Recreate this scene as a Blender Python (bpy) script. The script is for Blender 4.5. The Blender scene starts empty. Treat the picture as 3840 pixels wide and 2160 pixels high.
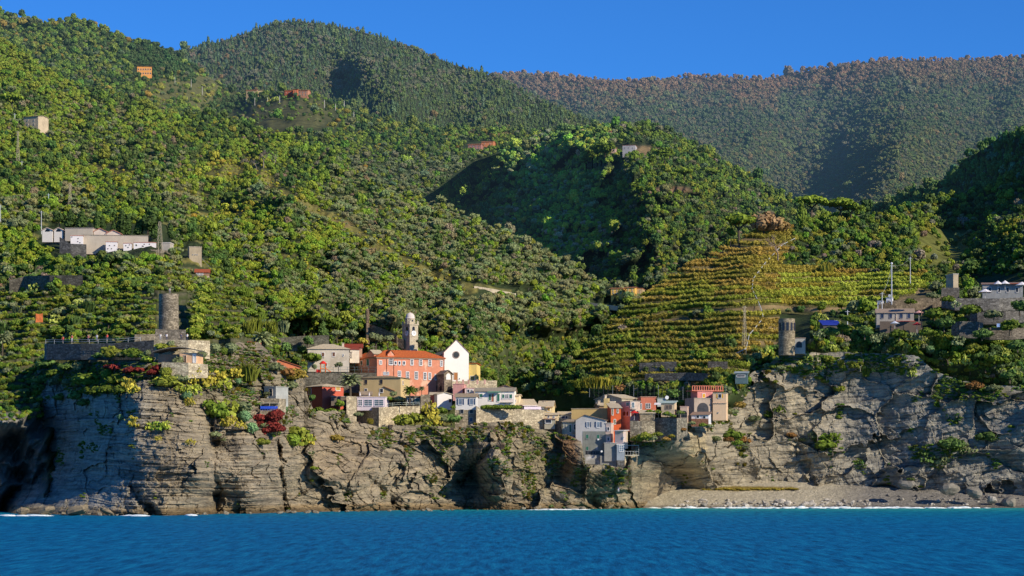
import bpy, math, random
import numpy as np
from mathutils import Vector
random.seed(7); RNG = np.random.default_rng(11)
scene = bpy.context.scene
COL = scene.collection
# ------------------------------------------------------------ camera model
FPX, U0, V0, CAMH = 9000.0, 1920.0, 1800.0, 8.0
K = 3840.0/2576.0
def W(u, v, Y):
    return ((u-U0)/FPX*Y, Y, CAMH+(V0-v)/FPX*Y)
def tag(o, label=None, cat=None, group=None, kind=None):
    if label: o['label'] = label
    if cat: o['category'] = cat
    if group: o['group'] = group
    if kind: o['kind'] = kind
    return o
def mesh_from(name, verts, faces, mats=(), smooth=False, midx=None):
    me = bpy.data.meshes.new(name)
    verts = np.asarray(verts, dtype=np.float32)
    if isinstance(faces, np.ndarray):
        n = len(faces); k = faces.shape[1]
        me.vertices.add(len(verts)); me.vertices.foreach_set('co', verts.ravel())
        me.loops.add(n*k); me.loops.foreach_set('vertex_index', faces.astype(np.int32).ravel())
        me.polygons.add(n); me.polygons.foreach_set('loop_start', np.arange(0, n*k, k, dtype=np.int32))
        me.update(calc_edges=True)
    else:
        me.from_pydata([tuple(map(float, p)) for p in verts], [], faces); me.update()
    for m in mats: me.materials.append(m)
    if smooth: me.polygons.foreach_set('use_smooth', [True]*len(me.polygons))
    if midx is not None: me.polygons.foreach_set('material_index', np.asarray(midx, dtype=np.int32))
    return me
def link(name, me, parent=None, loc=None):
    o = bpy.data.objects.new(name, me); COL.objects.link(o)
    if parent: o.parent = parent
    if loc is not None: o.location = loc
    return o
def empty(name, loc, rz=0.0):
    o = bpy.data.objects.new(name, None); COL.objects.link(o); o.location = loc; o.rotation_euler = (0, 0, rz)
    o.empty_display_size = 0.5
    return o
class MB:
    """collects boxes, prisms, tubes for ONE mesh"""
    def __init__(s): s.v = []; s.f = []
    def add(s, vs, fs):
        b = len(s.v); s.v += [tuple(p) for p in vs]; s.f += [tuple(i+b for i in f) for f in fs]; return s
    def box(s, x0, y0, z0, x1, y1, z1):
        return s.add([(x0,y0,z0),(x1,y0,z0),(x1,y1,z0),(x0,y1,z0),(x0,y0,z1),(x1,y0,z1),(x1,y1,z1),(x0,y1,z1)],
            [(0,3,2,1),(4,5,6,7),(0,1,5,4),(1,2,6,5),(2,3,7,6),(3,0,4,7)])
    def tube(s, p, q, r0, r1=None, n=6, cap=True):
        r1 = r0 if r1 is None else r1
        p = Vector(p); q = Vector(q); d = (q-p)
        if d.length < 1e-6: return s
        d.normalize(); a = d.orthogonal().normalized(); b = d.cross(a); vs = []
        for c, r in ((p, r0), (q, r1)):
            for i in range(n):
                t = 2*math.pi*i/n; vs.append(c+a*math.cos(t)*r+b*math.sin(t)*r)
        fs = [(i, (i+1) % n, n+(i+1) % n, n+i) for i in range(n)]
        if cap: fs += [tuple(range(n-1, -1, -1)), tuple(range(n, 2*n))]
        return s.add(vs, fs)
    def ball(s, c, rx, ry=None, rz=None, n=8, m=6):
        ry = ry or rx; rz = rz or rx; vs = [(c[0], c[1], c[2]-rz)]
        for j in range(1, m):
            ph = -math.pi/2+math.pi*j/m
            for i in range(n):
                t = 2*math.pi*i/n
                vs.append((c[0]+rx*math.cos(ph)*math.cos(t), c[1]+ry*math.cos(ph)*math.sin(t), c[2]+rz*math.sin(ph)))
        vs.append((c[0], c[1], c[2]+rz)); L = len(vs)-1; fs = []
        for i in range(n):
            fs.append((0, 1+(i+1) % n, 1+i)); fs.append((L, L-n+i, L-n+(i+1) % n))
            for j in range(m-2):
                a = 1+j*n; fs.append((a+i, a+(i+1) % n, a+n+(i+1) % n, a+n+i))
        return s.add(vs, fs)
    def build(s, name, mat, parent=None, smooth=False):
        return link(name, mesh_from(name, s.v, s.f, [mat], smooth), parent)
# ------------------------------------------------------------ noise
def _hash(ix, iy, seed):
    h = (ix.astype(np.int64)*374761393 + iy.astype(np.int64)*668265263 + seed*1442695041) & 0xffffffff
    h = ((h ^ (h >> 13))*1274126177) & 0xffffffff
    return ((h ^ (h >> 16)) & 0xffff)/65535.0
def vnoise(x, y, seed=0):
    x = np.asarray(x, float); y = np.asarray(y, float)
    ix = np.floor(x); iy = np.floor(y); fx = x-ix; fy = y-iy
    fx = fx*fx*fx*(fx*(fx*6-15)+10); fy = fy*fy*fy*(fy*(fy*6-15)+10)
    a = _hash(ix, iy, seed); b = _hash(ix+1, iy, seed); c = _hash(ix, iy+1, seed); d = _hash(ix+1, iy+1, seed)
    return (a*(1-fx)+b*fx)*(1-fy)+(c*(1-fx)+d*fx)*fy
def fbm(x, y, oct=4, seed=0, gain=0.5):
    s = 0; a = 1; t = 0
    for i in range(oct):
        s = s+a*(vnoise(x*2**i+17.3*i, y*2**i+9.1*i, seed+i)*2-1); t += a; a *= gain
    return s/t
def ridged(x, y, oct=4, seed=0):
    s = 0; a = 1; t = 0
    for i in range(oct):
        s = s+a*(1-np.abs(vnoise(x*2**i+5.3*i, y*2**i+3.1*i, seed+i)*2-1)*2); t += a; a *= .5
    return s/t
def facets(x, y, seed=0, tilt=1.0):
    """voronoi cells, each with an own offset and tilt: broken slabs. returns (value, edge)"""
    ix = np.floor(x); iy = np.floor(y); best = np.full(np.shape(x), 9.0); sec = best.copy(); val = np.zeros(np.shape(x))
    for dx in (-1, 0, 1):
        for dy in (-1, 0, 1):
            cx = ix+dx; cy = iy+dy
            px = cx+_hash(cx, cy, seed); py = cy+_hash(cx, cy, seed+1)
            d = (x-px)**2+(y-py)**2
            v = (_hash(cx, cy, seed+2)-.5)+tilt*((_hash(cx, cy, seed+3)-.5)*(x-px)+(_hash(cx, cy, seed+4)-.5)*(y-py))
            n = d < best
            sec = np.where(n, best, np.minimum(sec, d)); val = np.where(n, v, val); best = np.where(n, d, best)
    return val, np.sqrt(sec)-np.sqrt(best)
def sstep(a, b, x):
    t = np.clip((x-a)/(b-a), 0, 1); return t*t*(3-2*t)
class RBF:
    def __init__(s, pts):
        p = np.array(pts, float); s.p = p[:, :2]/500.0; n = len(p)
        d = np.linalg.norm(s.p[:, None]-s.p[None], axis=2)
        A = np.zeros((n+3, n+3)); A[:n, :n] = -np.sqrt(d*d+.02**2); A[:n, n] = 1; A[:n, n+1:] = s.p; A[n, :n] = 1; A[n+1:, :n] = s.p.T
        s.w = np.linalg.solve(A, np.concatenate([p[:, 2], [0, 0, 0]]))
    def __call__(s, u, v):
        u = np.asarray(u, float); v = np.asarray(v, float); sh = np.broadcast(u, v).shape
        q = np.stack([np.broadcast_to(u, sh).ravel(), np.broadcast_to(v, sh).ravel()], 1)/500.0
        n = len(s.p); out = s.w[n]+q@s.w[n+1:]
        for i in range(n):
            out = out - s.w[i]*np.sqrt(((q-s.p[i])**2).sum(1)+.02**2)
        return out.reshape(sh)
def PL(pts):
    a = np.array(pts, float)*K
    return lambda u: np.interp(u, a[:, 0], a[:, 1])
LAYERS = {}
class Layer:
    def __init__(s, name, top, bot, ctrl, relief=None, terrace=None, ur=None, nudge=None, toprough=0):
        s.name = name; s.top = PL(top); s.bot = PL(bot)
        s.rbf = RBF([(a*K, b*K, c) for a, b, c in ctrl]); s.relief = relief; s.terrace = terrace; s.nudge = nudge
        s.u0, s.u1 = (top[0][0]*K, top[-1][0]*K) if ur is None else (ur[0]*K, ur[1]*K); s.tr = toprough
        LAYERS[name] = s
    def Y(s, u, v):
        y = s.rbf(u, v)
        if s.relief: y = y+s.relief(u, v, y)
        return y
    def P(s, u, v):
        y = s.Y(u, v); x = (u-U0)/FPX*y; z = CAMH+(V0-v)/FPX*y
        if s.terrace:
            st, mask = s.terrace; k = z/st+fbm(x/38., y/38., 3, 5)*1.15; fr = k-np.floor(k)
            z2 = z+st*(np.floor(k)+sstep(.55, .95, fr)-k)
            m = mask(u, v); z = z*(1-m)+z2*m
        return np.stack([x, y, z], -1)
    def build(s, du, nv, mat, colfn, back=150.0, drop=30.0, name=None, label=None):
        us = np.arange(s.u0, s.u1+du, du); t = np.linspace(0, 1, nv)
        Ug = np.repeat(us[None], nv, 0); top = s.top(us)+ (fbm(us/25., us*0, 3, 3)*s.tr if s.tr else 0)
        Vg = s.bot(us)[None]*(1-t[:, None])+top[None]*t[:, None]
        P = s.P(Ug, Vg); col = colfn(Ug, Vg, P)
        last = P[-1].copy(); b1 = last.copy(); b1[:, 1] += back; b1[:, 0] *= 1+back/last[:, 1]; b1[:, 2] -= drop
        b2 = b1.copy(); b2[:, 1] += back; b2[:, 0] *= 1+back/b1[:, 1]; b2[:, 2] -= drop*4
        P = np.concatenate([P, b1[None], b2[None]], 0); col = np.concatenate([col, col[-1:], col[-1:]], 0)
        n = len(us); m = P.shape[0]; idx = np.arange(n*m).reshape(m, n)
        f = np.stack([idx[:-1, :-1], idx[:-1, 1:], idx[1:, 1:], idx[1:, :-1]], -1).reshape(-1, 4)
        me = mesh_from(name or s.name, P.reshape(-1, 3), f, [mat], smooth=True)
        a = me.attributes.new('tint', 'FLOAT_COLOR', 'POINT')
        c4 = np.ones((n*m, 4), np.float32); c4[:, :3] = col.reshape(-1, 3); a.data.foreach_set('color', c4.ravel())
        o = link(name or s.name, me); o['kind'] = 'structure'
        if label: o['label'] = label
        s.obj = o
        return o
# ------------------------------------------------------------ materials
def newmat(name):
    m = bpy.data.materials.new(name); m.use_nodes = True; nt = m.node_tree; nt.nodes.clear()
    out = nt.nodes.new('ShaderNodeOutputMaterial'); b = nt.nodes.new('ShaderNodeBsdfPrincipled')
    nt.links.new(b.outputs[0], out.inputs[0]); b.inputs['Roughness'].default_value = .85
    b.inputs['Specular IOR Level'].default_value = .25
    return m, nt, b
def N(nt, typ, **kw):
    n = nt.nodes.new(typ)
    for k, v in kw.items():
        if k in n.inputs: n.inputs[k].default_value = v
        else: setattr(n, k, v)
    return n
def coords(nt, scale=(1, 1, 1), src='Object', rot=(0, 0, 0)):
    tc = N(nt, 'ShaderNodeTexCoord'); mp = N(nt, 'ShaderNodeMapping'); mp.inputs['Scale'].default_value = scale
    mp.inputs['Rotation'].default_value = rot
    nt.links.new(tc.outputs[src], mp.inputs[0]); return mp.outputs[0]
def ramp(nt, fac, stops):
    r = N(nt, 'ShaderNodeValToRGB'); e = r.color_ramp.elements
    while len(e) < len(stops): e.new(.5)
    for i, (p, c) in enumerate(stops):
        e[i].position = p; e[i].color = (*c, 1) if len(c) == 3 else c
    nt.links.new(fac, r.inputs[0]); return r.outputs[0]
def mulc(nt, a, b, fac=1.0, typ='MULTIPLY'):
    m = N(nt, 'ShaderNodeMix', data_type='RGBA', blend_type=typ); m.inputs[0].default_value = fac
    for s, i in ((a, 6), (b, 7)):
        if hasattr(s, 'links'): nt.links.new(s, m.inputs[i])
        else: m.inputs[i].default_value = (*s, 1)
    return m.outputs[2]
def noise_out(nt, vec, scale, detail=4, rough=.6):
    n = N(nt, 'ShaderNodeTexNoise', Scale=scale, Detail=detail, Roughness=rough); nt.links.new(vec, n.inputs[0]); return n.outputs[0]
def bump(nt, b, h, strength=.5, dist=.3, prev=None):
    bp = N(nt, 'ShaderNodeBump', Strength=strength, Distance=dist); nt.links.new(h, bp.inputs['Height'])
    if prev is not None: nt.links.new(prev, bp.inputs['Normal'])
    nt.links.new(bp.outputs[0], b.inputs['Normal']); return bp.outputs[0]
_mc = {}
def plaster(c, stain=.25, scale=.35):
    key = ('pl', tuple(c), stain)
    if key in _mc: return _mc[key]
    m, nt, b = newmat('painted_plaster'); v = coords(nt)
    n1 = noise_out(nt, v, scale, 6, .65); n2 = noise_out(nt, coords(nt, (1.6, 1.6, .35)), 1.2, 5, .7)
    d = tuple(x*(1-stain) for x in c); l = tuple(min(.92, x*(1+stain*.35)) for x in c)
    c1 = ramp(nt, n1, [(.3, d), (.62, l)]); c2 = ramp(nt, n2, [(.28, (.62, .6, .58)), (.5, (1, 1, 1))])
    nt.links.new(mulc(nt, c1, c2, min(1, stain*2)), b.inputs['Base Color']); bump(nt, b, n2, .15, .05)
    _mc[key] = m; return m
def peeled(c, c2, thr=.6):
    m, nt, b = newmat('peeling_plaster'); v = coords(nt)
    n1 = noise_out(nt, v, .22, 7, .7); n2 = noise_out(nt, v, .8, 5, .6)
    a = ramp(nt, n2, [(.3, tuple(x*.82 for x in c)), (.65, c)])
    mx = N(nt, 'ShaderNodeMix', data_type='RGBA'); f = ramp(nt, n1, [(thr, (0, 0, 0)), (thr+.07, (.75, .75, .75))])
    nt.links.new(f, mx.inputs[0]); nt.links.new(a, mx.inputs[6]); mx.inputs[7].default_value = (*c2, 1)
    nt.links.new(mx.outputs[2], b.inputs['Base Color']); return m
def stone(c, scale=2.2, contrast=.45, squash=1.7, name='rubble_stone'):
    key = ('st', tuple(c), scale, contrast)
    if key in _mc: return _mc[key]
    m, nt, b = newmat(name); v = coords(nt, (1, 1, squash))
    vo = N(nt, 'ShaderNodeTexVoronoi', Scale=scale*.6); nt.links.new(v, vo.inputs[0])
    ve = N(nt, 'ShaderNodeTexVoronoi', Scale=scale*.6, feature='DISTANCE_TO_EDGE'); nt.links.new(v, ve.inputs[0])
    big = noise_out(nt, coords(nt), .25, 5, .6)
    sc = N(nt, 'ShaderNodeSeparateColor'); nt.links.new(vo.outputs['Color'], sc.inputs[0])
    c1 = ramp(nt, sc.outputs[0], [(0, tuple(x*(1-contrast) for x in c)), (.6, c), (1, tuple(min(.8, x*(1+contrast*.9)) for x in c))])
    c2 = ramp(nt, ve.outputs[0], [(.0, (.4, .38, .36)), (.09, (1, 1, 1))]); c3 = ramp(nt, big, [(.3, (.68, .68, .7)), (.65, (1.0, .98, .95))])
    x = mulc(nt, mulc(nt, c1, c2), c3); nt.links.new(x, b.inputs['Base Color'])
    bump(nt, b, ve.outputs[0], .6, .12); _mc[key] = m; return m
def tiles(c, c2=None, freq=2.6, name='roof_tiles'):
    key = ('ti', tuple(c), freq)
    if key in _mc: return _mc[key]
    m, nt, b = newmat(name); c2 = c2 or tuple(x*.6 for x in c)
    n1 = noise_out(nt, coords(nt, (1.5, 1.5, 3)), 1.6, 4, .6)
    w = N(nt, 'ShaderNodeTexWave', wave_type='BANDS', bands_direction='Z', Scale=freq, Distortion=.6); nt.links.new(coords(nt), w.inputs[0])
    w2 = N(nt, 'ShaderNodeTexWave', wave_type='BANDS', bands_direction='X', Scale=freq*.9, Distortion=.4); nt.links.new(coords(nt), w2.inputs[0])
    a = ramp(nt, n1, [(.3, c2), (.55, c), (.8, tuple(min(.9, x*1.25) for x in c))])
    bb = ramp(nt, w.outputs[1], [(0, (.68, .66, .64)), (.5, (1, 1, 1))]); cc = ramp(nt, w2.outputs[1], [(0, (.75, .74, .73)), (.5, (1, 1, 1))])
    nt.links.new(mulc(nt, mulc(nt, a, bb, .7), cc, .6), b.inputs['Base Color']); bump(nt, b, w.outputs[1], .4, .08); _mc[key] = m; return m
def paint(c, rough=.6, metal=0, name='paint', var=.12):
    key = ('pa', tuple(c), rough, metal)
    if key in _mc: return _mc[key]
    m, nt, b = newmat(name); n = noise_out(nt, coords(nt), 1.7, 4)
    nt.links.new(ramp(nt, n, [(.3, tuple(x*(1-var) for x in c)), (.7, tuple(min(1, x*(1+var)) for x in c))]), b.inputs['Base Color'])
    b.inputs['Roughness'].default_value = rough; b.inputs['Metallic'].default_value = metal; _mc[key] = m; return m
def glass(c=(.03, .04, .06)):
    key = ('gl', c)
    if key in _mc: return _mc[key]
    m, nt, b = newmat('window_glass'); n = noise_out(nt, coords(nt), .9, 2)
    nt.links.new(ramp(nt, n, [(.35, tuple(x*.6 for x in c)), (.65, c)]), b.inputs['Base Color'])
    b.inputs['Roughness'].default_value = .25; b.inputs['Specular IOR Level'].default_value = .4; _mc[key] = m; return m
def airlight(nt, b, k=1.0):  # painted haze: blue emission that grows with distance from the shore
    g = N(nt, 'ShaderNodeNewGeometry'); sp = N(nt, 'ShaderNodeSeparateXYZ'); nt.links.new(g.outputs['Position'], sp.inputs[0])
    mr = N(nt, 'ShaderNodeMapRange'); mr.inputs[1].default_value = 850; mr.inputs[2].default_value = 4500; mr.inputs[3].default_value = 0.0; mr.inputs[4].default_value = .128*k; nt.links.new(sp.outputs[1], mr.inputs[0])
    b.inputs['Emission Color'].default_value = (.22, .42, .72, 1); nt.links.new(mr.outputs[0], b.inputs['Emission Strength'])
def foliage(name, src):
    m, nt, b = newmat(name)
    if src == 'inst': a = N(nt, 'ShaderNodeAttribute', attribute_type='INSTANCER', attribute_name='tint').outputs['Color']
    else: a = N(nt, 'ShaderNodeObjectInfo').outputs['Color']
    sh = N(nt, 'ShaderNodeAttribute', attribute_type='GEOMETRY', attribute_name='shade').outputs['Color']
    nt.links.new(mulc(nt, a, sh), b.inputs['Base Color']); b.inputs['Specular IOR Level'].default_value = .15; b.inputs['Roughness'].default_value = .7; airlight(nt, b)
    return m
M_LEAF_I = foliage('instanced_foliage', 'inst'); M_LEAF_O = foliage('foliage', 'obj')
M_BARK = paint((.11, .085, .06), .9, name='bark', var=.3)
def ground_mat(name, nscale=.15, contrast=.5, bstr=.5):
    m, nt, b = newmat(name); a = N(nt, 'ShaderNodeAttribute', attribute_type='GEOMETRY', attribute_name='tint').outputs['Color']
    n = noise_out(nt, coords(nt), nscale, 8, .68)
    r = ramp(nt, n, [(.3, (1-contrast,)*3), (.68, (1+contrast*.6,)*3)])
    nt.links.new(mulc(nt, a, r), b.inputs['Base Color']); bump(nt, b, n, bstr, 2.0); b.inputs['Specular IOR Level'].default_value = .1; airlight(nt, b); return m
# ------------------------------------------------------------ world, sun, camera
SUN_AZ, SUN_EL = 54.0, 28.0
w = bpy.data.worlds.new("World"); scene.world = w; w.use_nodes = True; nt = w.node_tree; nt.nodes.clear()
wo = nt.nodes.new('ShaderNodeOutputWorld'); bg = nt.nodes.new('ShaderNodeBackground'); sky = nt.nodes.new('ShaderNodeTexSky')
sky.sky_type = 'NISHITA'; sky.sun_disc = False; sky.sun_elevation = math.radians(SUN_EL)
sky.sun_rotation = math.radians(180-SUN_AZ); sky.altitude = 300; sky.air_density = .75; sky.dust_density = 0.0; sky.ozone_density = 4.0
mx = nt.nodes.new('ShaderNodeMix'); mx.data_type = 'RGBA'; mx.blend_type = 'MULTIPLY'; mx.inputs[0].default_value = 1; mx.inputs[7].default_value = (.20, .57, 1.0, 1)
nt.links.new(sky.outputs[0], mx.inputs[6]); nt.links.new(mx.outputs[2], bg.inputs[0]); bg.inputs[1].default_value = .142
nt.links.new(bg.outputs[0], wo.inputs[0])
sl = bpy.data.lights.new('sun', 'SUN'); sl.energy = 5.0; sl.angle = math.radians(.5); sl.color = (1, .89, .70)
so = bpy.data.objects.new('sun', sl); COL.objects.link(so)
az, el = math.radians(SUN_AZ), math.radians(SUN_EL)
SD = Vector((math.sin(az)*math.cos(el), -math.cos(az)*math.cos(el), math.sin(el)))
so.rotation_euler = SD.to_track_quat('Z', 'Y').to_euler()
cam = bpy.data.cameras.new('camera'); co = bpy.data.objects.new('camera', cam); COL.objects.link(co); scene.camera = co
co.location = (0, 0, CAMH); co.rotation_euler = (math.radians(90), 0, 0); cam.sensor_width = 36; cam.lens = 36*FPX/3840
cam.shift_y = (V0-1080)/3840; cam.clip_start = 1; cam.clip_end = 20000
scene.view_settings.view_transform = 'Standard'; scene.view_settings.look = 'None'; scene.view_settings.exposure = 0
scene.cycles.max_bounces = 5; scene.cycles.diffuse_bounces = 3; scene.cycles.glossy_bounces = 2; scene.cycles.transparent_max_bounces = 4
scene.cycles.use_denoising = True
# ------------------------------------------------------------ hill layers (depth maps over real hillsides)
def rel(amp, su, sv, seed, shear=0.0, a2=.0):
    def f(u, v, y):
        return amp*(ridged((u+shear*v)/su, v/sv, 4, seed)) + a2*fbm(u/60., v/45., 4, seed+9)
    return f
G_DARK = np.array([.035, .05, .018]); G_TAN = np.array([.16, .12, .06]); G_GRASS = np.array([.10, .10, .03])
def colw(u, v, P, pairs, base):
    c = np.ones(u.shape+(3,))*base
    for w_, col in pairs: c = c*(1-w_[..., None])+np.array(col)*w_[..., None]
    return c
def blob(u, v, cu, cv, ru, rv, soft=.35):
    d = np.sqrt(((u-cu*K)/(ru*K))**2+((v-cv*K)/(rv*K))**2)+fbm(u/30., v/30., 3, 77)*.25
    return 1-sstep(1-soft, 1+soft, d)
far = Layer('ridge', [(1150,230),(1240,190),(1300,186),(1400,190),(1500,200),(1570,205),(1700,198),(1800,192),(1880,200),(1950,198),(2010,183),(2080,170),(2150,160),(2250,152),(2400,152),(2576,147),(2700,145)],
    [(1150,420),(1900,560),(2700,600)],
    [(1150,200,4300),(1400,190,4300),(1700,198,4300),(1950,198,4250),(2100,168,4200),(2300,152,4000),(2700,147,3900),
     (1300,300,3700),(1500,300,3350),(1650,320,3250),(1800,450,2700),(1700,420,2800),(1900,330,3150),
     (2010,250,3900),(2003,380,3350),(1960,470,3000),(1940,540,2850),
     (2290,200,3600),(2280,300,2850),(2250,400,2450),(2230,500,2200),(2130,300,3450),(2110,400,3050),(2090,480,2700),
     (2480,250,3520),(2500,350,3050),(2420,480,2700),(2600,300,3100),(2600,450,2400)],
    rel(-170, 330, 420, 21, .5, 12), toprough=3)
mid = Layer('mountain', [(380,150),(440,130),(500,118),(560,103),(620,83),(680,62),(740,53),(800,58),(850,67),(900,78),(960,95),(1020,113),(1080,140),(1140,162),(1200,180),(1260,198),(1310,225),(1360,250),(1420,275),(1480,300),(1560,340)],
    [(380,320),(1560,430)],
    [(740,53,2750),(600,100,2750),(440,135,2750),(1000,110,2550),(1250,200,2300),(1500,315,2000),(760,160,2350),(740,250,2050),(600,210,2250),(480,190,2350),
     (940,160,2250),(980,300,1800),(1010,240,1950),(865,210,2350),(880,270,2100),(1130,250,2150),(1280,300,1850),(1200,380,1750),(1500,400,1700),(440,300,2000)],
    rel(-120, 260, 420, 31, .35, 9), toprough=3)
back = Layer('hill', [(-100,0),(0,28),(40,42),(80,52),(120,60),(190,50),(230,60),(290,85),(330,105),(380,108),(430,130),(470,155),(520,190),(560,218),(620,240),(660,237),(700,232),(780,232),(820,250),(870,277),(920,297),(1000,312),(1080,322),(1150,324),(1220,327),(1300,328),(1380,333),(1440,335),(1560,350)],
    [(-100,420),(600,480),(980,540),(1060,500),(1100,476),(1190,408),(1300,370),(1560,352)],
    [(-100,0,2150),(0,28,2100),(190,50,2050),(290,85,2050),(430,130,2100),(520,190,2050),(620,240,1950),(740,232,1750),(900,290,1750),(1100,325,1750),(1300,330,1700),(1450,335,1700),
     (100,140,1800),(340,175,1850),(400,220,1700),(560,270,1900),(600,280,1850),(640,300,1600),(300,260,1550),(500,300,1600),(740,300,1500),(820,330,1450),(900,420,1300),(1100,420,1400),(1250,420,1450),(1050,520,1220),(1150,560,1180),(1500,500,1400),(0,400,1450)],
    rel(-55, 190, 260, 41, .3, 7), toprough=3)
def slope_terr(u, v):
    a = sstep(640*K, 700*K, v)*(1-sstep(1000*K, 1050*K, v))*(1-sstep(640*K, 720*K, u))
    return np.clip(a, 0, 1)
slope = Layer('hillside', [(-100,60),(0,100),(60,130),(120,175),(200,220),(260,235),(340,250),(420,288),(460,288),(520,280),(600,310),(700,345),(780,375),(850,400),(900,440),(1000,480),(1080,510),(1130,530),(1200,560),(1290,600),(1380,640),(1450,680),(1560,730),(1640,775),(1720,820)],
    [(-100,1320),(120,1320),(180,1110),(1720,1110)],
    [(-100,60,1400),(0,100,1350),(120,175,1320),(340,250,1320),(520,280,1270),(780,375,1170),(1000,480,1100),(1200,560,1040),(1380,640,980),(1560,730,910),(1700,800,870),
     (0,300,1120),(200,400,1080),(330,350,1160),(430,420,1060),(600,430,1090),(560,520,1000),(720,500,960),(860,570,930),(800,480,1050),(1000,560,1000),(960,650,880),(1150,640,930),(1100,720,840),(1300,700,890),
     (0,560,860),(250,610,800),(450,640,770),(600,700,765),(640,580,900),(800,780,740),(1000,800,745),(1200,850,750),(1300,920,805),(1400,800,850),(1500,860,880),
     (0,750,720),(200,740,700),(400,740,680),(0,900,660),(120,900,655),(400,850,645),(600,850,655),(670,900,672),(760,860,735),(800,940,722),(900,850,740),(1000,960,728),(1050,870,742),(1180,960,732),(1180,880,742),(1240,1000,745),(1320,1000,800),(0,1040,622),(0,1290,618),(300,1100,640),(650,1050,680),(800,1100,705),(1050,1100,712),(1230,1100,730),(1320,1100,790),(1600,1000,880)],
    (lambda f: (lambda u, v, y: f(u, v, y)*(1-.85*slope_terr(u, v))*(1-.85*sstep(810*K, 860*K, v)*sstep(600*K, 680*K, u))))(rel(-34, 150, 210, 51, .45, 4.5)), (2.3, slope_terr))
knoll = Layer('wooded_hill', [(960,620),(1040,540),(1100,480),(1130,450),(1190,400),(1230,380),(1290,360),(1340,345),(1400,335),(1450,325),(1500,318),(1560,315),(1620,312),(1680,330),(1740,360),(1800,400),(1860,430),(1930,465),(1980,500),(2040,520),(2140,560),(2250,600)],
    [(960,760),(2250,820)],
    [(1560,312,1480),(1450,325,1530),(1300,355,1600),(1190,400,1650),(1100,480,1640),(1000,600,1560),(1700,340,1500),(1900,445,1480),(2040,520,1350),
     (1600,380,1300),(1600,430,1200),(1640,490,1130),(1640,560,1080),(1560,440,1270),(1450,440,1415),(1300,470,1545),(1330,540,1430),(1200,560,1560),(1330,610,1335),(1450,540,1300),(1560,560,1150),(1480,640,1140),(1600,660,1040),(1500,720,1040),
     (1760,480,1230),(1800,600,1150),(1900,560,1250),(1400,700,1120),(1200,700,1350),(1750,740,1000),(2100,700,1150)],
    rel(-60, 105, 130, 61, .3, 8), toprough=3)
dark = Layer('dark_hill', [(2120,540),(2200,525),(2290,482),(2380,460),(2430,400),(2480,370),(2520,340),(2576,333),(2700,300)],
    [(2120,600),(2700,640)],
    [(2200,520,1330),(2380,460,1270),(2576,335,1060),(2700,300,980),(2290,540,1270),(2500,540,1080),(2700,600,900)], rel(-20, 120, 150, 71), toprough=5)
VINE_POLY = [(1480,880),(1560,795),(1620,748),(1680,708),(1740,668),(1800,642),(1850,607),(1920,582),(1990,572),(2000,610),(1960,670),(2250,700),(2330,690),(2330,730),(2180,790),(1960,790),(1960,860),(1840,970),(1560,970),(1440,930)]
def inpoly(u, v, poly):
    p = np.array(poly, float)*K; c = np.zeros(np.shape(u), bool); j = len(p)-1
    for i in range(len(p)):
        xi, yi = p[i]; xj, yj = p[j]
        if yi != yj:
            c ^= ((yi > v) != (yj > v)) & (u < (xj-xi)*(v-yi)/(yj-yi)+xi)
        j = i
    return c
def vine_mask(u, v): return inpoly(u, v, VINE_POLY).astype(float)
TERR = 2.45
vine = Layer('vineyard_hill', [(1230,985),(1290,950),(1330,930),(1400,895),(1460,870),(1500,835),(1560,795),(1620,748),(1680,708),(1740,668),(1800,642),(1850,607),(1880,592),(1920,582),(2010,572),(2060,548),(2120,546),(2210,540),(2300,522),(2350,507),(2420,492),(2500,477),(2576,457),(2700,430)],
    [(1230,1190),(1830,1190),(2000,1100),(2700,1100)],
    [(1250,960,790),(1330,930,785),(1460,870,795),(1560,795,822),(1680,708,860),(1800,642,898),(1900,587,920),(2010,572,940),(2120,546,970),(2300,522,1000),(2576,457,1020),(2700,430,1000),
     (1350,1000,765),(1450,940,752),(1540,910,742),(1600,830,785),(1680,800,795),(1760,740,818),(1880,680,845),(1760,860,755),(1640,950,726),(1500,1010,732),(1650,1010,718),(1800,950,712),(1830,1010,708),
     (1880,800,765),(1900,900,725),(2000,780,790),(2030,700,850),(2200,760,800),(2200,690,860),(2100,640,900),(2260,630,890),(2400,620,960),(2450,560,1000),(2500,640,870),(2600,600,820),
     (2250,850,724),(2060,850,725),(2400,850,740),(2400,760,770),(2600,850,740),(2000,930,735),(2300,940,732),(2576,1000,728),(2600,740,770),(1300,1190,790),(1600,1190,790),(1830,1190,800),(2000,1100,790),(2300,1100,790),(2700,1100,790)],
    rel(-5, 260, 260, 81, 0, .6), (TERR, vine_mask))
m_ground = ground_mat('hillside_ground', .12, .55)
def col_far(u, v, P):
    h = (V0-v-300)/1000.; top = sstep(0.0, .30, .33-(v-far.top(u))/400.)
    return colw(u, v, P, [(np.clip(top, 0, 1), (.11, .075, .04))], (.05, .062, .03))
far.build(7, 110, m_ground, col_far, 400, 60, label='long wooded ridge with rust coloured crest under the sky on the right')
mid.build(7, 90, m_ground, lambda u, v, P: colw(u, v, P, [], (.045, .055, .028)), 300, 60, label='rounded wooded mountain at the top centre')
back.build(6, 120, m_ground, lambda u, v, P: colw(u, v, P, [(blob(u, v, 470, 230, 120, 55), (.13, .13, .045)), (blob(u, v, 730, 290, 120, 45), (.11, .11, .04)), (blob(u, v, 1240, 330, 60, 10), (.26, .17, .09)), (blob(u, v, 1090, 322, 12, 12), (.2, .15, .09))], G_DARK*1.2), 200, 40, label='left rear hill with a dark wood and small terraces')
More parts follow.
